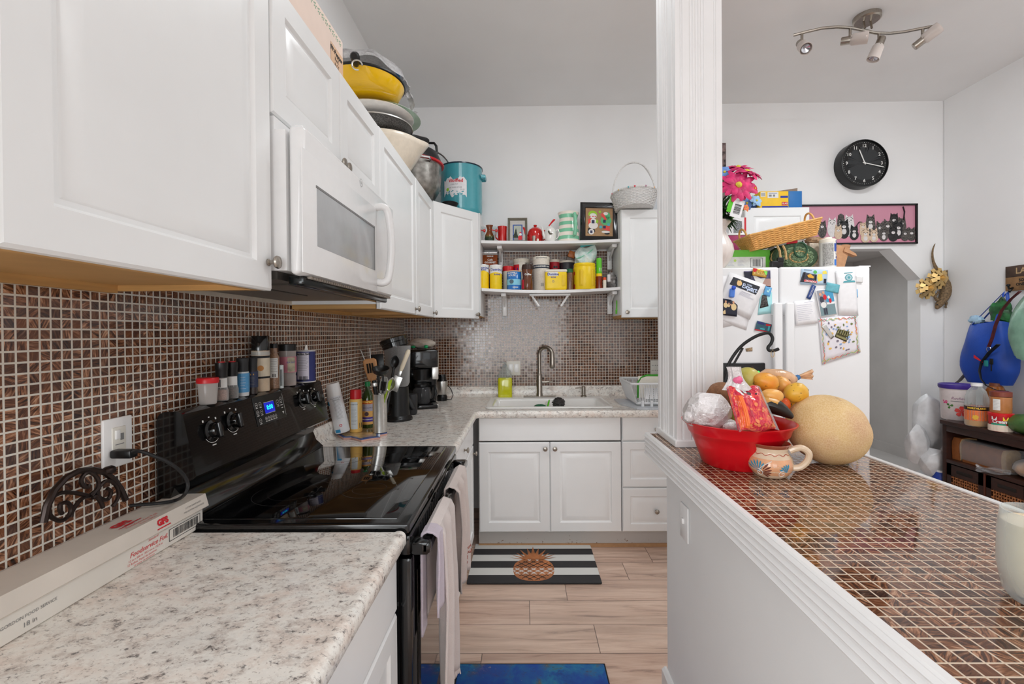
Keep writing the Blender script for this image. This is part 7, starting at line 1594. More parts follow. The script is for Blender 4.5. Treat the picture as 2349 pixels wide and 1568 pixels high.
# foil-wrapped bundle
m,gg,p=base('crumpled_foil');n=gg.noise(gg.pos('obj'),55,6,.7,.5);p.inputs['Base Color'].default_value=rgb((226,220,220));p.inputs['Metallic'].default_value=.65;p.inputs['Roughness'].default_value=.3;gg.L.new(gg.bump(n,.6,.012),p.inputs['Normal']);FOIL=m
def crumple(b,c,rad,amp,seed,nu=48,nv=32,rot=None,nd=170,lo=.9):
    rnd=random.Random(seed);dirs=[Vector((rnd.gauss(0,1),rnd.gauss(0,1),rnd.gauss(0,1))).normalized() for _ in range(nd)];hs=[rnd.uniform(lo,1.05) for _ in dirs]
    E=rot.to_matrix() if rot else Matrix.Identity(3);vs=[]
    for j in range(nv+1):
        th=PI*j/nv
        for i in range(nu):
            ph=2*PI*i/nu;d=Vector((math.sin(th)*math.cos(ph),math.sin(th)*math.sin(ph),math.cos(th)))
            k=min(h/max(.2,d.dot(q)) for q,h in zip(dirs,hs) if d.dot(q) > .2);k=1+(k-1)*amp
            vs.append(Vector(c)+E @ Vector((d.x*rad[0]*k,d.y*rad[1]*k,d.z*rad[2]*k)))
    return b.add(vs,[(j*nu+i,(j+1)*nu+i,(j+1)*nu+(i+1) % nu,j*nu+(i+1) % nu) for j in range(nv) for i in range(nu)])
P=AY(1622,944,1.33);t=thing('foil_bundle','crumpled aluminium foil bundle at the column side of the red bowl','foil bundle',P);b=B();crumple(b,(0,0,0),(.070,.064,.060),1.1,3,84,60);obj('foil',b,FOIL,t,smooth=5)
b=B();crumple(b,(-.058,-.02,-.012),(.022,.02,.018),1.2,8,24,16);crumple(b,(.05,-.035,-.035),(.028,.02,.02),1.2,9,24,16);obj('foil_edge',b,FOIL,t,smooth=5)
FRS={}
def fruitmat(name,c1,c2,c3,spots,sc=9,rough=.4):
    m,gg,p=base(name);P=gg.pos('obj');n=gg.noise(P,sc,3);n2=gg.noise(gg.v('ADD',P,(3,1,2)),70,4,.65);n3=gg.noise(gg.v('ADD',P,(8,1,2)),14,3,.6)
    c=gg.ramp(n,[(.35,c1),(.55,c2),(.7,c3)]);c=gg.mix(gg.ramp(n2,[(.63,0.0),(.68,.8*spots)]),c,(60,40,26));c=gg.mix(gg.ramp(n3,[(.66,0.0),(.70,.9*spots)]),c,(70,52,44))
    gg.L.new(c,p.inputs['Base Color']);p.inputs['Roughness'].default_value=rough;return m
MG1=fruitmat('green_yellow_mango',(150,150,60),(190,176,80),(206,190,110),.8);MG2=fruitmat('orange_mango',(216,140,44),(228,158,52),(222,130,40),1.0);MG3=fruitmat('peach_mango',(226,156,70),(232,172,90),(222,150,74),.6);MG4=fruitmat('yellow_mango',(222,168,46),(228,178,60),(210,150,40),1.0)
def fruit(name,label,px,py,Y,rx,ry,m,tilt=0,depth=None,stem=True,rz=0):
    P=AY(px,py,Y);s=Y/F;t=thing(name,label,'fruit',P,rot=(0,tilt,rz));b=B();b.blob((0,0,0),(rx*s,(depth or ry)*s,ry*s),.03,2,int(px),28,20,sh=lambda w: (w.x,w.y,w.z*(1+.12*w.x/(rx*s))));obj('flesh',b,m,t)
    if stem: b=B();b.lathe([(0,0),(.004,0),(.003,.004),(0,.005)],8,M=Matrix.Translation((rx*s*.985,0,0)) @ Matrix.Rotation(PI/2,4,'Y'));obj('stem_scar',b,mat('stem_brown',(66,46,32),.8),t)
    return t
GR=None
fruit('mango','greenish-yellow mango at the top of the fruit heap',1716,868,1.40,26,25,MG1,-1.2)
fruit('mango','speckled orange mango next to the greenish one',1757,876,1.36,28,22,MG2,.35)
fruit('mango','smooth orange mango half hidden behind the speckled one',1796,884,1.43,17,24,MG3,-.7)
fruit('mango','oval peach-coloured mango below the speckled orange one',1771,907,1.30,25,16,MG3,.15)
fruit('mango','yellow mango with a dark bruise at the melon side of the heap',1826,901,1.38,26,23,MG4,-.25)
fruit('mango','yellow mango tucked between the bruised one and the melon',1826,928,1.44,20,16,MG4,-.3)
fruit('tomato','orange-red tomato peeking out under the peach-coloured mango',1797,927,1.37,15,15,mat('tomato_skin',(222,92,40),.3),0)
fruit('mango','olive-green mango low in the bowl under the foil bundle',1700,962,1.38,30,28,MG1,.4)
fruit('mango','deep yellow mango in the bottom of the bowl behind the snack bag',1735,950,1.40,32,26,MG4,.2)
P=AY(1657,908,1.42);t=thing('coconut','brown mamey fruit behind the foil bundle','fruit',P);b=B();b.blob((0,0,-.005),(.050,.044,.048),.04,3,4,28,20,rot=Matrix.Rotation(.6,3,'Y').to_euler().to_quaternion());obj('rind',b,mat('brown_rind',(142,98,68),.8,var=.15,vs=120,bump=.3,bs=300),t);t.name='mamey_fruit'
# blackened plantain
t=thing('plantain','ripe black and yellow plantain pointing at the melon','fruit',AY(1775,945,1.27));s=1.27/F;b=B()
pp=[(-45,-2),(-30,14),(-5,18),(18,8),(36,-6),(46,-14)];rr=[8,20,24,20,11,5];b.tube([(x*s,0.02-.0004*x,z*s) for x,z in pp],[r*s*.95 for r in rr],10);
m,gg,p=base('black_plantain_skin');n=gg.noise(gg.pos('obj'),26,4,.6,.5);z=gg.xyz(gg.pos('obj'))[2]
gg.L.new(gg.mix(gg.m('GREATER_THAN',gg.m('ADD',gg.m('MULTIPLY',n,.6),gg.m('MULTIPLY',z,14.0)),.68),(30,22,16),(206,150,70)),p.inputs['Base Color']);p.inputs['Roughness'].default_value=.35;obj('skin',b,m,t,sub=1)
# tied tan bag
t=thing('tortilla_bag','tan food bag tied with a blue twist behind the mangoes','bag',AY(1790,866,1.47));s=1.47/F;b=B();TANB=mat('tan_film',(226,180,140),.25,var=.15,vs=40,bump=.4,bs=60)
b.tube([(-55*s,0,-4*s),(-30*s,0,2*s),(0,0,0),(22*s,0,-4*s),(34*s,0,-2*s),(38*s,0,1*s)],[10*s,19*s,20*s,17*s,8*s,3*s],14);obj('bag',b,TANB,t)
b=B();b.grid(lambda u,v: (38*s+36*s*u,.004*math.sin(v*14),1*s+6*s*u+(v-.5)*(4+20*u)*s),8,8);obj('loose_end',b,TANB,t,solid=.001);b=B();b.blob((39*s,-.002,1*s),(6*s,5*s,6*s),.25,9,3,12,8);obj('twist_tie',b,mat('blue_tie',(60,120,180),.5),t)
# snack bag
q4=[AY(1666,888,1.215),AY(1738,886,1.245),AY(1782,986,1.21),AY(1694,990,1.17)];c=sum(q4,Vector())/4
m,gg,p=base('crimson_snack_film');P_=gg.pos('obj');n=gg.noise(gg.v('MULTIPLY',P_,(1,1,.5)),55,3,.6,2.2)
gg.L.new(gg.ramp(n,[(.34,(176,22,52)),(.5,(214,56,74)),(.6,(232,104,70)),(.7,(244,150,96))]),p.inputs['Base Color']);p.inputs['Roughness'].default_value=.18;gg.L.new(gg.bump(gg.noise(P_,30,3),.5,.02),p.inputs['Normal'])
t=thing('snack_bag','crimson crisp snack bag tied with pink at the front of the red bowl','bag',c)
def sb(u,v,sd):
    w=q4[3].lerp(q4[2],u).lerp(q4[0].lerp(q4[1],u),v)-c;e=min(u,1-u,v*1.3,(1-v)*1.3)*2;return Vector((w.x,w.y+sd*.032*max(0,min(1,e*1.6))**.6,w.z+.004*math.sin(u*9)))
b=B();b.grid(lambda u,v: sb(u,v,-1),16,18);obj('front_film',b,m,t);b=B();b.grid(lambda u,v: sb(u,v,1),12,12);obj('back_film',b,mat('silver_film',(200,196,196),.25,.5),t)
b=B()
for e in ((0,.06),(.93,1.05)): b.grid(lambda u,v: sb(e[0]+(e[1]-e[0])*u,v,-.35)+Vector((0,-.004,0)),3,16)
obj('clear_seam',b,FILM,t)
tp=(q4[0]+q4[1])/2-c;b=B();b.grid(lambda a,v: tp+Vector((-.012-.010*v+(.030*(1-v)**1.5+.006+.020*max(0,v-.45))*math.cos(a*2*PI)*(1+.2*math.sin(a*40)),.02*(1-v*.5)*math.sin(a*2*PI),-.008+.062*v)),24,8,cu=True);obj('foil_neck',b,FOIL,t,smooth=14)
b=B();b.blob(tp+Vector((-.018,-.014,.020)),(.013,.010,.010),.2,8,2,12,8);obj('pink_tie',b,mat('pink_tie',(232,110,150),.5),t)
b=B()
for u,v,r1 in ((.25,.92,.07),(.45,.94,.06),(.3,.86,.05)): b.add([sb(u,v,-1.03)]+[sb(u+r1*math.cos(a),v+r1*.7*math.sin(a),-1.03) for a in np.linspace(0,2*PI,12,endpoint=False)],[(0,k+1,(k+1) % 12+1) for k in range(12)])
obj('white_lettering',b,PRINTW,t,smooth=0);b=B()
for u,v,r1 in ((.55,.90,.06),(.38,.90,.03),(.72,.86,.03)): b.add([sb(u,v,-1.06)]+[sb(u+r1*math.cos(a),v+r1*.5*math.sin(a),-1.06) for a in np.linspace(0,2*PI,12,endpoint=False)],[(0,k+1,(k+1) % 12+1) for k in range(12)])
obj('dark_lettering',b,PRINTK,t,smooth=0)
rnd=random.Random(31);b=B()
for k in range(16):
    u,v,r1=rnd.uniform(.25,.85),rnd.uniform(.08,.7),rnd.uniform(.03,.055);b.add([sb(u,v,-1.02)]+[sb(u+r1*math.cos(a),v+r1*.8*math.sin(a),-1.02) for a in np.linspace(0,2*PI,12,endpoint=False)],[(0,k+1,(k+1) % 12+1) for k in range(12)])
obj('crisp_print',b,mat('crisp_orange',(240,142,92),.3,var=.1),t,smooth=0)
b=B()
for k in range(5):
    pts=[sb(.06+.035*k+.05*math.sin(s*2.4),.08+.72*s,-1.03) for s in np.linspace(0,1,14)];b.tube(pts,.0028,4,flat=.3)
obj('stripe_print',b,mat('stripe_orange',(240,120,60),.3,var=0),t,smooth=0)
# melon
t=thing('cantaloupe','large tan cantaloupe melon next to the red bowl','melon',(.888,1.345,ZR+.0995));m,gg,p=base('netted_melon_rind');P_=gg.pos('obj');n=gg.noise(P_,150,4,.7);n2=gg.noise(P_,7,3);vo=gg.new('ShaderNodeTexVoronoi',feature='DISTANCE_TO_EDGE');gg.L.new(P_,vo.inputs['Vector']);vo.inputs['Scale'].default_value=150
c=gg.ramp(n2,[(.35,(206,168,112)),(.5,(218,184,130)),(.68,(206,164,126))]);c=gg.mix(gg.ramp(vo.outputs['Distance'],[(.0,.55),(.12,0.0)]),c,(232,208,166));c=gg.mix(gg.ramp(gg.noise(gg.v('ADD',P_,(5,5,5)),22,3,.6),[(.68,0.0),(.73,.5)]),c,(164,120,96))
gg.L.new(c,p.inputs['Base Color']);p.inputs['Roughness'].default_value=.75;gg.L.new(gg.bump(n,.35,.006),p.inputs['Normal'])
b=B();b.blob((0,0,0),(.113,.098,.099),.012,3,5,48,32,rot=Matrix.Rotation(.35,3,'Y').to_euler().to_quaternion());obj('rind',b,m,t)
# clay mug
t=thing('clay_mug','painted clay mug with blue and brown brush flowers on the bar','mug',(AZ(1767,1098,ZR).x*1.028,AZ(1767,1098,ZR).y*1.028,ZR));s=1.0
CLAY=mat('cream_clay_glaze',(224,200,172),.2,var=.05,vs=20,coat=.4);TERR=mat('terracotta_glaze',(150,78,56),.2,coat=.4)
b=B();b.lathe([(0,0),(.036,0),(.042,.004),(.054,.022),(.056,.036),(.052,.05),(.043,.064),(.042,.070),(.046,.082)],40);cu=obj('cup',b,CLAY,t,smooth=60);b=B();b.lathe([(.0455,.079),(.050,.087),(.048,.089),(.042,.080),(.038,.066),(.05,.04),(.03,.008),(0,.006)],40);obj('rim_and_lining',b,TERR,t,smooth=60)
b=B();b.tube(smo([(.043,-.016,.070),(.066,-.026,.080),(.084,-.031,.068),(.082,-.029,.046),(.066,-.024,.028),(.048,-.018,.024)]),[.0085]*21,10);obj('handle',b,CLAY,t)
prf=[(.0,.036),(.004,.042),(.022,.054),(.036,.056),(.05,.052),(.064,.043),(.07,.042)]
def onmug(u,v,off=.0008):
    r=np.interp(v,[q[0] for q in prf],[q[1] for q in prf])+off;a=-2.0+u/.052;return Vector((r*math.cos(a),r*math.sin(a),v))
b=B();b.rect(-.062,.058,.010,.054,lambda u,v: onmug(u,v,.0006),1)
b=B();vs=[onmug(-.062+.12*i/24,.011+.042*j/6,.0006) for i in range(25) for j in range(7)];b.add(vs,[(i*7+j,(i+1)*7+j,(i+1)*7+j+1,i*7+j+1) for i in range(24) for j in range(6)]);obj('peach_panel',b,mat('peach_glaze',(232,172,130),.2,var=.1,vs=30,coat=.4),cu)
def drops(items,m,nm):
    b=B()
    for (u,v,an,ln,w) in items:
        ca,sa=math.cos(an),math.sin(an);f=lambda s,q: onmug(u+ca*ln*s-sa*q,v+sa*ln*s+ca*q,.0015)
        b.add([f(s,q) for s,q in ((0,0),(.55,-w*.6),(.85,-w),(1.05,-w*.4),(1.08,w*.3),(.85,w),(.55,w*.6))],[(0,1,2,3,4,5,6)])
    obj(nm,b,m,cu,smooth=0)
drops([(-.028,.020,1.15+.32*k,.024+.002*k,.0022) for k in range(6)]+[(.036,.022,1.35+.34*k,.020,.0022) for k in range(5)],mat('turquoise_brush',(50,140,176),.3,var=0),'blue_brush_petals')
drops([(-.026,.018,.95-.30*k,.030-.002*k,.0022) for k in range(6)],mat('brown_brush',(110,52,44),.3,var=0),'brown_brush_petals')
b=B()
for cu0,s0 in ((-.030,1),(.026,-1)): b.tube([onmug(cu0+s0*(.0015+.0012*a)*math.cos(a),.017+(.0015+.0012*a)*math.sin(a)*.9,.0012) for a in np.linspace(0,8,26)],.0009,4)
b.tube([onmug(-.03+.03*s,.02+.03*s**.6,.0012) for s in np.linspace(0,1,10)],.001,4);obj('white_scrolls',b,PRINTW,cu,smooth=0)
b=B();b.tube([onmug(-.06+.12*s,.064+.0022*math.sin(s*30),.0012) for s in np.linspace(0,1,50)],.0008,4);obj('red_wave_line',b,mat('rust_line',(176,70,50),.4,var=0),cu,smooth=0)
# wrought-iron hook
t=thing('banana_hook','black wrought iron banana hook behind the fruit bowl','hook stand',(.775,1.64,ZR));L=Vector(t.location);Yh=1.64
b=B();b.lathe([(0,0),(.085,0),(.088,.004),(.082,.009),(.02,.012),(0,.012)],28);obj('base',b,BLKMATT,t)
hk=[AY(x,y,Yh)-L for x,y in ((1657,960),(1655,900),(1661,862),(1676,826),(1700,794),(1730,773),(1755,764),(1766,765),(1772,775),(1769,787),(1762,796),(1764,803),(1774,804),(1786,800))]
Q=smo(hk);b=B();b.tube([(0,0,.006),Vector((-.04,0,.02)),hk[0]*.6+Vector((-.02,0,0))]+Q,.0058,8);b.tube([hk[1]+Vector((.012,0,.0)),hk[2]+Vector((.014,0,-.01)),hk[3]+Vector((.012,0,-.012)),hk[4]+Vector((.006,0,-.006))],.004,6)
obj('hook',b,BLKMATT,t);b=B();c=AY(1771,808,Yh)-L;b.tube([c+Vector((.006*math.cos(a),-.004,-.004+.013*math.sin(a))) for a in np.linspace(0,2*PI,14,endpoint=False)],.0012,5,closed=True);obj('rubber_band',b,mat('tan_band',(206,176,130),.6),t)
# glass of drink near the camera
t=thing('drink_glass','clear glass of creamy drink at the near side of the bar','drink',(.735,.655,ZR));b=B();b.lathe([(0,.002),(.032,.0),(.040,.012),(.0455,.05),(.0445,.10),(.041,.128),(.0395,.128),(.043,.10),(.044,.05),(.038,.016),(.03,.008),(0,.008)],40);obj('glass',b,CLEARG,t)
b=B();b.lathe([(0,.009),(.03,.009),(.037,.017),(.043,.05),(.0422,.095),(.041,.112),(0,.112)],40);obj('drink',b,mat('creamy_drink',(246,222,190),.5,var=.02),t)
# ------------------------------------------------------------------ ceiling spotlight bar
t=thing('spotlight_bar','brushed nickel wavy ceiling bar with four frosted spotlights','ceiling light',(2.02,2.70,ZC));L=Vector(t.location)
b=B();b.lathe([(0,-.028),(.062,-.028),(.07,-.022),(.07,0),(0,0)],32);obj('canopy',b,NICKEL,t)
zl=3.175;px=[(1820,81),(1850,73),(1885,65),(1920,62),(1950,64),(1980,70),(2010,76),(2040,77),(2075,73),(2110,66),(2142,60)]
pts=[]
for k,(x,y) in enumerate(px):
    d=ray(x,y);X0,X1=AY(1820,81,2.62),AY(2142,60,2.62);s=k/(len(px)-1);p=AZ(x,y,zl+.0);pts.append(p-L)
b=B();b.tube(pts,.0095,8,flat=.8);obj('wavy_bar',b,NICKEL,t)
b=B()
for s in (-.02,.02): b.tube([(s,0,-.026),(s,-.01,-.075)],.006,6)
obj('stub',b,NICKEL,t)
FROST=glassy('frosted_glass',(224,214,208),.5,.35);BULB=mat('bulb_reflector',(220,220,226),.1,.8,var=.2,vs=200)
for k,(s_,aim) in enumerate(((.065,(-.15,-.75,-.75)),(.40,(.9,-.55,-.15)),(.62,(-.35,.1,-.95)),(.92,(.55,-.45,.45)))):
    f=s_*(len(pts)-1);i=int(f);p=pts[i].lerp(pts[i+1],f-i);j=p+Vector((0,0,-.07));d=Vector(aim).normalized();Mx=Matrix.Translation(j) @ d.to_track_quat('Z','Y').to_matrix().to_4x4()
    b=B();b.tube([p,j],.0075,8);st=obj('stem',b,NICKEL,t)
    b=B();b.lathe([(0,-.045),(.020,-.045),(.022,-.04),(.022,.02),(0,.02)],20,M=Mx);obj('lamp_socket',b,NICKEL,t)
    b=B();b.lathe([(.023,.0),(.030,.01),(.033,.085),(.031,.085),(.028,.012)],24,M=Mx);sh=obj('glass_shade',b,FROST,t)
    b=B();b.lathe([(0,.055),(.012,.055),(.024,.074),(.022,.078),(0,.066)],20,M=Mx);obj('bulb',b,BULB,sh)
    b=B();b.tube([Mx @ Vector((-.03,0,.005)),Mx @ Vector((.03,0,.005))],.0025,5);obj('screws',b,NICKEL,t)
# ------------------------------------------------------------------ wall clock
c=AY(1985,373,3.615);t=thing('wall_clock','round black wall clock with white numerals above the kitten poster','clock',(c.x,3.704,c.z));R=.187
b=B();b.lathe([(0,0),(R*1.0,0),(R*1.0,.078),(R*.985,.088),(R*.95,.09),(R*.94,.078),(0,.076)],64,M=Matrix.Rotation(PI/2,4,'X'));obj('case',b,mat('black_clock_case',(16,17,18),.35,var=.03),t)
fc=lambda off: (lambda u,v: (u,-.078-off,v))
b=B();b.lathe([(0,.0775),(R*.935,.0775)],48,M=Matrix.Rotation(PI/2,4,'X'));dial=obj('dial',b,mat('charcoal_dial',(46,48,50),.6,var=.02),t)
b=B()
for k in range(60): a=k*PI/30;r=.0030 if k % 5 == 0 else .0016;b.lathe([(.0001,0),(r,0)],8,M=Matrix.Translation((R*.87*math.sin(a),-.0783,R*.87*math.cos(a))) @ Matrix.Rotation(PI/2,4,'X'))
for k in range(1,13): a=k*PI/6;b.text(str(k),.036,(lambda a: lambda u,v: (R*.735*math.sin(a)+u,-.0783,R*.735*math.cos(a)+v))(a),bold=.0006)
obj('numerals',b,PRINTW,dial,smooth=0)
for nm,a,l0,l1,w in (('hour_hand',math.radians(-22),-.012,R*.60,.0042),('minute_hand',math.radians(103),-.018,R*.80,.0034)):
    b=B();M=Matrix.Rotation(a,4,'Y');b.box(-w,w,-.0845 if nm[0] == 'h' else -.0865,-.0835 if nm[0] == 'h' else -.0855,l0,l1,M);obj(nm,b,PRINTW,t,smooth=0)
b=B();b.lathe([(0,.079),(.006,.079),(.006,.088),(0,.088)],14,M=Matrix.Rotation(PI/2,4,'X'));obj('hub',b,PRINTW,t)
# ------------------------------------------------------------------ kitten poster
p,q=AY(1832,470,3.69),AY(2103,559,3.69);t=thing('kitten_poster','long pink poster of a row of kittens in a thin black frame','picture',((p.x+q.x)/2,3.70,(p.z+q.z)/2));w,h=(q.x-p.x)/2,(p.z-q.z)/2
b=B()
for r in ((-w,w,h-.012,h),(-w,w,-h,-h+.012),(-w,-w+.012,-h,h),(w-.012,w,-h,h)): b.box(r[0],r[1],-.022,.004,r[2],r[3])
obj('frame',b,BLKPL,t,smooth=0)
m,gg,pp_=base('pink_backdrop');z=gg.xyz(gg.pos('obj'))[2];gg.L.new(gg.mix(gg.m('LESS_THAN',z,-h*.62),(200,138,158),(214,142,164)),pp_.inputs['Base Color']);pp_.inputs['Roughness'].default_value=.25
b=B();b.box(-w+.01,w-.01,-.008,-.002,-h+.01,h-.01);im=obj('print',b,m,t,smooth=0)
KM={'g': mat('tabby_grey',(110,104,100),.5,var=.5,vs=150),'k': mat('kitten_black',(44,42,44),.5,var=.3,vs=100),'w': mat('kitten_white',(226,222,222),.5,var=.1,vs=80),'c': mat('kitten_cream',(222,196,170),.5,var=.12,vs=80)}
KS={k: B() for k in KM};DK=B();off=[.0095]
def ell(b,u,v,ru,rv,y,n=16): b.add([(u,y,v)]+[(u+ru*math.cos(a),y,v+rv*math.sin(a)) for a in np.linspace(0,2*PI,n,endpoint=False)],[(0,k+1,(k+1) % n+1) for k in range(n)])
kit=[(.20,.62,1.0,'g'),(.285,.70,1.1,'w'),(.335,.45,.9,'c'),(.385,.62,1.2,'k'),(.36,.85,.9,'g'),(.47,.42,1.0,'k'),(.43,.80,1.15,'w'),(.545,.58,.8,'c'),(.565,.30,1.05,'c'),(.635,.28,.95,'c'),(.61,.80,1.15,'g'),(.69,.55,1.05,'g'),(.72,.32,.95,'g'),(.755,.62,1.1,'g'),(.80,.36,1.1,'k'),(.81,.86,1.1,'k'),(.845,.55,1.2,'k'),(.875,.72,1.0,'g'),(.90,.30,.9,'g'),(.955,.32,.95,'g')]
for n_,(fu,fv,sc,cc) in enumerate(sorted(kit,key=lambda k: -k[1])):
    u=-w+2*w*fu;v=-h+2*h*(.10+fv*.62);s=.040*sc;y=-.0085-n_*.00025;b=KS[cc]
    ell(b,u,v-s*1.0,s*.9,max(s*.9,(v+h*.80)*.5 if v+h*.8 > 0 else s),y);ell(b,u,v,s*.78,s*.66,y-.0001)
    for d in (-1,1): b.add([(u+d*s*.72,y-.0001,v+s*.25),(u+d*s*.62,y-.0001,v+s*1.12),(u+d*s*.12,y-.0001,v+s*.62)],[(0,1,2)])
    ell(KS['w'],u,v-s*.28,s*.34,s*.25,y-.00012,10)
    if n_ % 2: ell(KS['w'],u,v-s*1.05,s*.4,s*.5,y-.00006,10)
    for d in (-1,1): ell(DK,u+d*s*.3,v+s*.08,s*.10,s*.10,y-.00015,8)
    ell(DK,u,v-s*.16,s*.08,s*.06,y-.00016,6)
for k in KM: obj('kitten_print',KS[k],KM[k],im,smooth=0)
obj('kitten_features',DK,PRINTK,im,smooth=0)
b=B();b.tube([(-w+2*w*.885,-.012,h*.2),(-w+2*w*.893,-.012,h*.6),(-w+2*w*.88,-.012,h*.86)],.010,6,flat=.1);b.tube([(-w+2*w*.49,-.012,-h*.05),(-w+2*w*.51,-.012,h*.12),(-w+2*w*.535,-.012,h*.1)],.010,6,flat=.1);obj('kitten_tails',b,KM['k'],im,smooth=0)
# ------------------------------------------------------------------ lizard and gold bows on the wall
LZ=mat('lizard_brown',(142,116,84),.7,var=.35,vs=90,bump=.5,bs=200);Yl=3.675
t=thing('lizard_figure','brown lizard figure climbing head-down on the wall by the corner','ornament',AY(2160,670,Yl));L=Vector(t.location)
def al(x,y,o=0): return AY(x,y,Yl-o)-L
b=B();b.tube([al(2146,557),al(2139,570),al(2138,590),al(2143,608),al(2152,622),al(2160,632),al(2170,650,.01),al(2171,668,.012),al(2166,682,.01),al(2158,692,.008),al(2152,702,.006),al(2147,709,.004)],[.003,.006,.008,.011,.015,.022,.036,.040,.036,.028,.024,.010],12);obj('body',b,LZ,t,sub=1)
for nm,A_ in (('leg',[(2164,640),(2170,634),(2172,625)]),('leg',[(2150,688),(2144,680),(2150,673)]),('leg',[(2164,690),(2171,695),(2170,700)]),('leg',[(2170,645),(2176,640),(2175,634)])):
    b=B();Pq=[al(x,y,.006) for x,y in A_];b.tube(Pq,[.014,.010,.007],8)
    for d in (-.5,0,.5): e=Pq[-1]-Pq[-2];e=Matrix.Rotation(d,3,'Y') @ e;b.tube([Pq[-1],Pq[-1]+e.normalized()*.022],.003,5)
    obj(nm,b,LZ,t)
b=B();b.blob(al(2150,698,.03),(.005,.005,.005),0,1,1,8,6);obj('eye',b,PRINTK,t)
GOLD=mat('gold_foil_ribbon',(232,196,130),.3,.7,var=.08)
for k,(x,y,lab) in enumerate(((2120,662,'gold foil gift bow stuck beside the arch'),(2147,639,'gold foil gift bow overlapping the lizard tail'))):
    t=thing('gift_bow',lab,'bow',AY(x,y,3.66),group='gold bows by the lizard');b=B();rnd=random.Random(k)
    for ring,nR,R_ in ((0,9,.085),(1,8,.064),(2,5,.040)):
        for i in range(nR):
            a=2*PI*i/nR+ring*.3;d=Vector((math.cos(a),0,math.sin(a)));sd=Vector((-math.sin(a),0,math.cos(a)));wv=.015
            Pf=[Vector((0,-.012*ring,0)),d*R_*.55+Vector((0,-.03-.016*ring,0)),d*R_+Vector((0,-.016-.014*ring,0)),d*R_*.6+Vector((0,-.004-.008*ring,0))]
            b.add([q+sd*wv*s for q in Pf for s in (-1,1)],[(0,1,3,2),(2,3,5,4),(4,5,7,6)])
    obj('ribbon_loops',b,GOLD,t,smooth=0);b=B();b.lathe([(0,0),(.012,0),(.012,-.05),(0,-.052)],12,M=Matrix.Rotation(-PI/2,4,'X') @ Matrix.Scale(-1,4,(0,0,1)));obj('knot',b,GOLD,t)
# ------------------------------------------------------------------ dark shelf unit against the dining wall
DW=mat('dark_walnut',(58,30,22),.35,var=.25,vs=10,stretch=(1,1,6));DW2=mat('dark_walnut_red',(84,40,26),.35,var=.2,vs=10)
XS0,XS1,YS0,YS1,ZS=2.95,3.36,2.35,3.245,.792
t=thing('storage_shelf','dark brown wooden shelf unit with wicker drawers against the dining wall','shelf unit',((XS0+XS1)/2,(YS0+YS1)/2,0));
b=B();b.rbox(XS0-.01,XS1,YS0-.01,YS1+.01,ZS-.028,ZS,.004);obj('top',b,DW,t,world=True)
for y in (YS0,YS1-.03): b=B();b.rbox(XS0,XS1,y,y+.03,0,ZS-.028,.003);obj('side_panel',b,DW,t,world=True)
z2=AX(2180,1050,XS0);z2=.525
b=B();b.rbox(XS0,XS1,YS0+.03,YS1-.03,z2-.025,z2,.003);obj('shelf',b,DW,t,world=True);b=B();b.box(XS1-.012,XS1-.002,YS0+.03,YS1-.03,.05,ZS-.03);obj('back_panel',b,DW2,t,world=True,smooth=0)
b=B();b.rbox(XS0,XS1,YS0+.03,YS1-.03,.06,.085,.003);obj('bottom_board',b,DW,t,world=True)
b=B();b.rbox(XS0,XS0+.02,YS0+.03,YS1-.03,ZS-.075,ZS-.028,.003);obj('top_rail',b,DW,t,world=True)
dv=[YS1-.03,YS1-.03-.26,YS1-.03-.27,YS1-.03-.53,YS1-.03-.54,YS0+.03]
WKB=mat('brown_wicker',(172,110,66),.5,var=.3,vs=120)
for k in (1,3):
    b=B();b.box(XS0,XS1-.02,dv[k+1]-.001,dv[k]+.001,.085,z2-.025);obj('divider',b,DW2,t,world=True,smooth=0)
for k in range(3):
    y1,y0=dv[2*k]-.004,dv[2*k+1]+.004;z0,z1=.09,z2-.032;yc=(y0+y1)/2
    Ld=Vector(t.location)
    b=B();fw=.032
    for q in ((y0,y1,z1-.075,z1),(y0,y1,z0,z0+fw),(y0,y0+fw,z0,z1),(y1-fw,y1,z0,z1)): b.box(XS0+.002,XS0+.02,q[0],q[1],q[2],q[3])
    b.box(XS0+.022,XS1-.05,y0+.005,y1-.005,z0+.001,z1-.05);d=obj('drawer',b,DW,t,world=True,smooth=0)
    def sub_(nm,b,m,sm=35): b.v=[tuple(Vector(q)-Ld) for q in b.v];obj(nm,b,m,d,smooth=sm)
    b=B();b.rbox(XS0-.0005,XS0+.004,yc-.055,yc+.055,z1-.05,z1-.028,.002);sub_('hand_hole',b,mat('slot_dark',(20,14,10),.9,var=0))
    b=B();nz,ny=15,12;ya,yb_,za,zb2=y0+fw,y1-fw,z0+fw,z1-.075
    for j in range(nz):
        zz=za+(zb2-za)*(j+.5)/nz;b.tube([(XS0+.010+.005*(1 if (i+j) % 2 else -1),ya+(yb_-ya)*i/ny,zz) for i in range(ny+1)],.0058,5)
    for i in range(ny): yy=ya+(yb_-ya)*(i+.5)/ny;b.tube([(XS0+.011,yy,za),(XS0+.011,yy,zb2)],.004,5)
    sub_('wicker_panel',b,WKB)
def onS(px,py,X): p=AX(px,py,X);return p
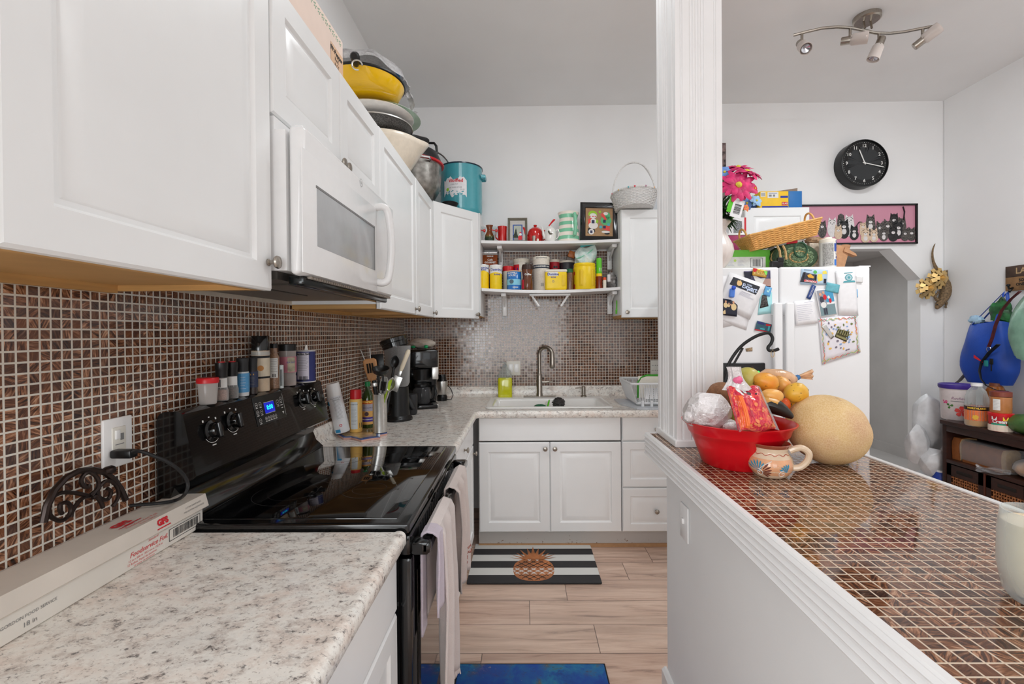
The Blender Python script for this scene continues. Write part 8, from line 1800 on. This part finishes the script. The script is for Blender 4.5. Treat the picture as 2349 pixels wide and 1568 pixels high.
def sjar(name,label,cat,x0,x1,yt,yb,X,parts,prints=(),z=ZS+.0005,n=32,sx=1.0):
    d=ray((x0+x1)/2,(yt+yb)/2);Y=X*d.y/d.x;r=(x1-x0)/2*Y/F*.97;h=AY((x0+x1)/2,yt,Y).z-z
    t=thing(name,label,cat,(X,Y,z),math.atan2(-X,Y))
    for q in parts:
        b=B();b.lathe([(u*r,v*h) for u,v in q[1]],n);o=obj(q[0],b,q[2],t,smooth=40)
    for fn,m in prints: b=B();fn(b,r,h);obj('printed_label',b,m,t.children[0],smooth=0)
    return t,r,h
def flowerp(b,r,h,u,v,s,n=5):
    for k in range(n): a=k*2*PI/n+.3;b.add([oncyl(r+.0016)(u*r,v*h)]+[oncyl(r+.0016)(u*r+s*math.cos(a+d)*q,v*h+s*math.sin(a+d)*q) for d,q in ((-.55,.75),(-.25,1.05),(.25,1.05),(.55,.75))],[(0,1,2,3,4)])
sjar('ice_cream_tub','white tub with purple lid and red flower print on the dark shelf unit','tub',2163,2229,880,964,3.08,
     [('tub',[(0,0),(.84,0),(.87,.02),(.95,.88),(0,.88)],mat('milky_tub',(222,212,212),.3,var=.05)),('lid',[(0,.88),(1.0,.88),(1.04,.92),(1.04,.99),(1.0,1.0),(.9,.97),(0,.97)],mat('purple_lid',(66,44,140),.35,var=.03))],
     [(lambda b,r,h: flowerp(b,r*.9,h,.25,.26,.036),mat('hibiscus_red',(226,70,66),.5,var=.15,vs=60)),(lambda b,r,h: (flowerp(b,r*.9,h,-.75,.52,.018),),mat('magenta_print',(206,60,120),.5,var=0)),(lambda b,r,h: (flowerp(b,r*.9,h,-.45,.40,.02,3),flowerp(b,r*.9,h,.75,.48,.018,2)),mat('leaf_print',(70,120,56),.5,var=0)),(lambda b,r,h: flowerp(b,r*.9,h,-.78,.66,.010),mat('blueberry_print',(50,110,160),.5,var=0)),
      (lambda b,r,h: b.text('Rochelle',.10*h,lambda u,v: oncyl(r*.91+.003)(.1*r+u,.62*h+v),shear=.3),mat('mauve_print',(130,80,120),.5,var=0)),(lambda b,r,h: b.rect(-.35*r,.55*r,.53*h,.545*h,oncyl(r*.9+.003),6),PRINTG)])
sjar('juice_bottle','clear bottle with a last inch of orange juice and orange label on the shelf unit','bottle',2219,2262,878,978,2.99,
     [('bottle',[(0,0),(.9,0),(1,.03),(1,.50),(.98,.52),(.95,.66),(.75,.82),(.45,.90),(.42,.93),(0,.93)],CLEAR),('juice',[(0,.01),(.9,.01),(.95,.04),(.95,.16),(0,.17)],mat('orange_juice',(240,172,50),.3)),('cap',[(0,.93),(.48,.93),(.48,1),(0,1)],MWW)],
     [(band(.14,.46,PI,off=.0003),mat('orange_juice_label',(236,124,66),.4,var=.08)),(band(.38,.465,PI,off=.001),mat('dark_brown_band',(56,30,24),.4,var=0)),(lambda b,r,h: b.text('NORTHLAND',.055*h,lambda u,v: oncyl(r+.002)(.0*r+u,.425*h+v),bold=.0006),mat('gold_letter',(240,200,70),.5,var=0)),(lambda b,r,h: flowerp(b,r,h,-.1,.22,.016,6),mat('mango_print',(230,180,60),.5,var=0))])
sjar('orange_jug','amber jug standing behind the peanut butter jar under the blue tote','bottle',2262,2305,878,968,3.22,[('jug',[(0,0),(.95,0),(1,.05),(1,.7),(.6,.92),(0,.94)],mat('amber_jug',(150,84,24),.2,coat=.5)),('cap',[(0,.9),(.5,.9),(.5,1),(0,1)],mat('brown_lid',(120,66,40),.4))])
t,r,h=sjar('frosting_tub','red and white frosting tub near the front of the shelf unit','tub',2274,2318,946,988,2.985,
     [('tub',[(0,0),(.88,0),(.9,.03),(.97,.84),(0,.84)],mat('cherry_label',(186,26,38),.4,var=.04)),('lid',[(0,.84),(1.0,.84),(1.02,.98),(.96,1),(0,1)],RED)],
     [(band(.02,.36,PI,off=-.0008),mat('cream_frosting',(232,214,196),.5,var=.1)),(lambda b,r,h: b.rect(-.8*r,.4*r,.33*h,.45*h,oncyl(r*.95),8),mat('teal_band',(40,150,120),.5,var=0)),(lambda b,r,h: b.text('Creamy',.24*h,lambda u,v: oncyl(r*.96+.001)(.05*r+u,.55*h+v),bold=.001),PRINTW),(lambda b,r,h: b.rect(.15*r,.6*r,.62*h,.82*h,oncyl(r*.96+.001)),mat('yellow_flag',(244,210,60),.5,var=0)),(lambda b,r,h: b.rect(-.75*r,-.3*r,.64*h,.82*h,oncyl(r*.96+.001)),PRINTW)])
FT=t.location.copy()
t,r,h=sjar('peanut_butter_jar','peanut butter jar with brown lid stacked on the frosting tub','jar',2280,2318,898,948,2.985,[('jar',[(0,0),(.95,0),(1,.04),(1,.76),(0,.78)],mat('peanut_butter',(186,122,70),.25,coat=.5)),('lid',[(0,.78),(1.0,.78),(1.0,.99),(.95,1),(0,1)],mat('brick_lid',(130,62,44),.4))],[(lambda b,r,h: b.rect(-.75*r,-.05*r,.14*h,.66*h,oncyl(r+.0008),6),PRINTW),(tlines(.2,.6,7,-.7,-.1),PRINTG)],z=ZS+h+.0012)
t.location.x,t.location.y=FT.x,FT.y
GM=fruitmat('green_melon_skin',(58,92,44),(74,108,54),(52,80,40),.3,20)
P=AX(2349,980,3.02);t=thing('green_squash','dark green squash at the near end of the shelf unit top','vegetable',(3.03,P.y-.02,ZS+.062));b=B();b.blob((0,0,0),(.075,.12,.0615),.03,3,3,30,20);obj('skin',b,GM,t);b=B();b.tube([(0,-.115,0),(0,-.14,.006)],.01,7);obj('stem',b,STEMG,t)
t=thing('bagel_bag','clear bag holding a stack of round rolls behind the green squash','bag',(3.20,P.y+.02,ZS+.001));b=B();b.grid(lambda a,c: ((.088-.03*c**4+.005*math.sin(a*22))*math.cos(a*2*PI),(.088-.03*c**4+.005*math.sin(a*22))*math.sin(a*2*PI),.26*c),26,8,cu=True);obj('bag',b,FILM,t)
for k in range(5): b=B();b.lathe([(0,0),(.055,.0),(.072,.018),(.06,.036),(0,.042)],22,(0,0,.004+k*.043));obj('roll',b,mat('pale_roll',(222,186,144),.7,var=.12,vs=30),t)
# bread on the middle shelf
CR1=mat('bread_crumb',(222,186,132),.8,var=.1,vs=60,bump=.3,bs=200);CR2=mat('bread_crust',(150,88,42),.6,var=.15,vs=30)
def loaf(label,Y0,Y1,X0,X1,h,bag=True):
    t=thing('bread_loaf',label,'bread',((X0+X1)/2,(Y0+Y1)/2,z2+.001));w=(X1-X0)/2;l=(Y1-Y0)/2
    pr=[(-w*.94,0),(w*.94,0),(w,h*.55),(w*.98,h*.8),(w*.8,h*.98),(0,h*1.02),(-w*.8,h*.98),(-w*.98,h*.8),(-w,h*.55)]
    b=B();b.prism(pr,-l,l,'y');obj('crust',b,CR2,t,smooth=50);b=B();b.prism([(x*.93,.004+z*.95) for x,z in pr],-l-.002,l+.002,'y');obj('crumb',b,CR1,t,smooth=0)
    return t,w,l
ya=AX(2176,1010,3.02).y;yb_=AX(2215,1010,3.02).y;yc=AX(2308,1010,3.02).y
loaf('pale sandwich loaf at the back-wall end of the middle shelf',yb_+.01,YS1-.035,2.985,3.12,.155)
t,w,l=loaf('brown wheat loaf in clear plastic on the middle shelf',yc,yb_-.01,2.985,3.115,.145)
b=B();b.grid(lambda a,c: ((w+.006+.003*math.sin(a*31))*math.copysign(abs(math.cos(a*2*PI))**.6,math.cos(a*2*PI))*(1-max(0,c-.85)*5),-l-.10+(2*l+.11)*(1-c),.075+(.077+.003*math.sin(a*23))*math.copysign(abs(math.sin(a*2*PI))**.6,math.sin(a*2*PI))*(1-max(0,c-.85)*5)),30,12,cu=True);obj('plastic_wrap',b,FILM,t)
t=thing('bread_bag_tail','twisted clear plastic bag end trailing over the front of the middle shelf','bag',(2.97,yc+.02,z2+.002));b=B();b.grid(lambda u,v: (-.02-.02*math.sin(u*4)+.006*math.sin(v*18),.10-.20*u,.008+(.012+.03*abs(u-.2))*(1-v)+.004*math.sin(u*12+v*9)-.03*(1-u)*v),14,8);obj('film',b,FILM,t)
t=thing('bun_bag','clear bag of round buns at the near end of the middle shelf','bag',(3.04,yc-.16,z2+.001));b=B();b.blob((0,0,.062),(.085,.12,.062),.05,5,3,26,18);obj('bag',b,FILM,t)
for y in (-.055,.05): b=B();b.blob((0,y,.052),(.065,.052,.048),.03,3,5,22,16);obj('bun',b,mat('golden_bun',(206,152,92),.55,var=.12,vs=20),t)
# sign with hooks, tote, shopping bag, lanyard on the dining wall
XW=XR-.002;p=AX(2308,612,XW-.012);z0=AX(2310,668,XW-.012).z
t=thing('laundry_sign','weathered wooden laundry sign on the dining wall above the blue tote','sign',(XW,p.y-.20,(p.z+z0)/2));hs=(p.z-z0)/2
b=B();b.k=0;b.rbox(-.018,0,-.20,.20,-hs,hs*.1,.002);b.k=1;b.rbox(-.018,0,-.20,.20,hs*.1,hs,.002);bo=obj('board',b,[mat('tan_weathered_wood',(164,124,84),.7,var=.25,vs=15),mat('grey_brown_wood',(92,72,62),.7,var=.25,vs=15)],t)
b=B();b.text('LAUNDRY',.058,lambda u,v: (-.0188,.13-(u+.13)*1.0+0,hs*.55+v) if False else (-.0188,-.0-u,hs*.55+v),bold=.001);obj('lettering',b,mat('tan_letter',(190,160,120),.6,var=0),bo,smooth=0)
b=B();b.text('SORTING OUT LIFE',.026,lambda u,v: (-.0188,-u,-hs*.20+v),bold=.001);b.text('ONE LOAD AT A TIME',.026,lambda u,v: (-.0188,-u,-hs*.52+v),bold=.001);obj('motto',b,PRINTK,bo,smooth=0)
for y in (.15,-.02): b=B();b.tube([(-.018,y,-hs*.75),(-.045,y,-hs*.85),(-.05,y,-hs*.62)],.006,7);b.blob((-.05,y,-hs*.55),(.012,.012,.009),0,1,1,10,8);b.tube([(-.018,y,-hs*.75),(-.04,y,-hs*1.1),(-.05,y,-hs*.98)],.005,7);obj('hook',b,BLKPL,t)
HK=Vector((XW-.045,p.y-.05,z0+.01))
# blue tote: built on its own hanging plane
BLUE=mat('royal_blue_nylon',(22,74,176),.5,var=.12,vs=8,bump=.3,bs=25);XB=3.27
bt=[AX(x,y,XB) for x,y in ((2236,741),(2322,741),(2338,822),(2310,885),(2224,875),(2213,838))]
t=thing('tote_bag','royal blue nylon tote bag hanging from the laundry sign hooks','bag',(XB,bt[0].y-.15,HK.z));L=Vector(t.location)
yT=[AX(2236,741,XB).y,AX(2316,745,XB).y];zT=AX(2236,741,XB).z;zB=AX(2225,874,XB).z;yB=[AX(2214,860,XB).y,AX(2334,860,XB).y]
def tote(a,c):
    th=a*2*PI;y0=yT[0]+(yB[0]-yT[0])*(1-c)+.012*math.sin(PI*c);y1=yT[1]+(yB[1]-yT[1])*(1-c)-.02*math.sin(PI*c)
    yc,hw=(y0+y1)/2,abs(y0-y1)/2;d=(.035+.065*math.sin(PI*min(1,(1-c)*.8+.1)))
    return Vector((XB-.01+d*math.copysign(abs(math.cos(th))**.7,math.cos(th))*.95+.006*math.sin(th*4+c*8),yc+hw*math.copysign(abs(math.sin(th))**.75,math.sin(th))*(1-.22*max(0,.25-c)/.25),zB+(zT-zB)*c+.012*math.sin(th*2)*c))-L
b=B();b.grid(tote,40,14,cu=True);b.add([tote(i/40,0) for i in range(40)],[tuple(range(40))]);obj('body',b,BLUE,t,smooth=60)
b=B()
for x in (-.05,.03): b.tube([tote(.40 if x < 0 else .13,1.0),(HK+Vector((x*.3,.02,-.02)))-L,tote(.62 if x < 0 else .87,1.0)],.013,6,flat=.25)
obj('handles',b,BLUE,t)
b=B();b.blob(tote(.3,1.0)+Vector((.0,-.04,.03)),(.03,.05,.03),.2,6,3,16,10);obj('tissue',b,mat('pale_blue_tissue',(170,204,230),.7),t,label='pale blue tissue poking out')
b=B();b.blob(tote(.70,1.0)+Vector((0.03,.05,.06)),(.04,.06,.085),.25,7,4,18,12);obj('green_bundle',b,mat('green_gold_bundle',(50,130,70),.5,var=.5,vs=15),t,label='green and gold bundle inside the tote')
# maroon lanyard with keys
pl=[AX(x,y,XB-.115) for x,y in ((2340,668),(2320,685),(2298,712),(2284,745),(2276,775),(2268,795))];t=thing('lanyard','maroon printed lanyard with keys hanging over the blue tote','lanyard',pl[0]);L=Vector(t.location)
b=B();b.tube([q-L for q in pl],.013,6,flat=.25);obj('strap',b,mat('maroon_webbing',(104,32,36),.6,var=.3,vs=60),t)
b=B();c=pl[-1]-L;b.tube([c+Vector((0,.014*math.cos(a),-.016+.016*math.sin(a))) for a in np.linspace(0,2*PI,16,endpoint=False)],.002,5,closed=True);obj('key_ring',b,CHROME,t)
kq=AX(2274,822,XB-.12)-L;b=B();b.rbox(-.004,.004,-.011,.011,-.04,.0,.003,M=Matrix.Translation(kq));b.box(-.001,.001,-.004,.004,-.085,-.04,M=Matrix.Translation(kq));obj('car_key',b,BLKPL,t)
b=B();kq2=AX(2262,830,XB-.12)-L;b.rbox(-.006,.006,-.012,.012,-.03,.012,.004,M=Matrix.Translation(kq2));obj('teal_fob',b,mat('teal_fob',(30,130,130),.4),t);b=B();kq3=AX(2244,826,XB-.12)-L;b.prism([(-.03,-.012),(.03,.016),(.03,.036),(-.012,.006)],-.002,.002,'x',M=Matrix.Translation(kq3));obj('red_tag',b,PRINTR,t,smooth=0)
# black strap and grey strap
ps=[AX(x,y,XB-.118) for x,y in ((2290,790),(2270,808),(2252,830),(2247,850),(2250,868),(2262,884),(2285,894),(2312,897))];t=thing('black_strap','black webbing strap looping in front of the blue tote','strap',ps[0]);b=B();b.tube([q-ps[0] for q in ps],[.018,.017,.013,.010,.008,.007,.007,.007],6,flat=.3);obj('strap',b,BLKMATT,t)
ps=[AX(x,y,XB-.05) for x,y in ((2224,840),(2214,858),(2202,872),(2188,882))];t=thing('grey_strap','grey strap end hanging from the tote down to the purple-lidded tub','strap',ps[0]);b=B();b.tube([q-ps[0] for q in ps],.016,6,flat=.25);obj('strap',b,mat('grey_webbing',(120,116,112),.7),t)
# mint shopping bag
MINT=mat('mint_bag_film',(150,196,172),.35,var=.25,vs=10,bump=.7,bs=22,alpha=.93);XM=3.10
tp,bl=AX(2335,668,XM),AX(2300,790,XM);t=thing('mint_bag','mint green plastic shopping bag bulging beside the blue tote','bag',(XM+.05,tp.y-.14,tp.z));L=Vector(t.location);zb3=AX(2345,822,XM).z;hgt=tp.z-zb3
def mb(a,c):
    th=a*2*PI;w=.06+.12*math.sin(PI*min(1,(1-c)*.75+.08))**.8;k=1+.05*math.sin(th*5+c*6)+.03*math.sin(th*11);return Vector((.10*w/.18*k*math.cos(th)-.01,w*k*math.sin(th)-.0+.05*(1-c),-hgt*(1-c)+.025*math.sin(th+.6)*(1-c)**2))
b=B();b.grid(mb,40,14,cu=True);b.add([mb(i/40,0) for i in range(40)],[tuple(range(40))]);obj('bag',b,MINT,t,smooth=60)
b=B()
for s in (-1,1): b.grid(lambda u,v: (.02*s,s*.05*(1-u)+(v-.5)*.05,.005+.075*u+.005*math.sin(v*9)),6,4)
obj('handles',b,MINT,t,solid=.002)
# white plastic bags in the corner
WBAG=mat('white_carrier_film',(222,222,224),.35,var=.12,vs=14,bump=.8,bs=20,alpha=.96)
def cbag(label,px,py,Y,rx,rz,seed,base_z,shape=None):
    s=Y/F;P=AY(px,py,Y);t=thing('carrier_bag',label,'bag',(P.x,Y,base_z),group='white carrier bags in the corner');b=B();crumple(b,(0,0,rz*s),(rx*s,min(rx,60)*s*.75,rz*s),.9,seed,60,44,None,60,.82);obj('bag',b,WBAG,t,smooth=28);return t
cbag('upright translucent white carrier bag with pink print between the arch and the shelf unit',2132,960,3.50,34,72,21,AY(2132,1040,3.50).z-.01)
cbag('knotted white carrier bag slumping towards the arch under the upright one',2105,1020,3.42,26,44,22,AY(2105,1062,3.42).z)
cbag('rounded white carrier bag beside the shelf unit foot',2140,1062,3.36,30,34,23,AY(2140,1096,3.36).z)
t=cbag('bottom white carrier bag mostly hidden by the bar',2118,1110,3.40,42,60,24,.003);t.scale=(1,1,1)
t=thing('blue_bottle','blue and white bottle cap showing low beside the shelf unit','bottle',(AY(2158,1090,3.30).x,3.30,.0));zz=AY(2158,1078,3.30).z;b=B();b.lathe([(0,0),(.05,0),(.05,zz*.85),(.03,zz*.97),(0,zz*.97)],24);obj('bottle',b,mat('blue_bottle',(30,60,150),.35),t);b=B();b.lathe([(0,zz*.95),(.026,zz*.95),(.026,zz),(0,zz)],20);obj('cap',b,MWW,t)
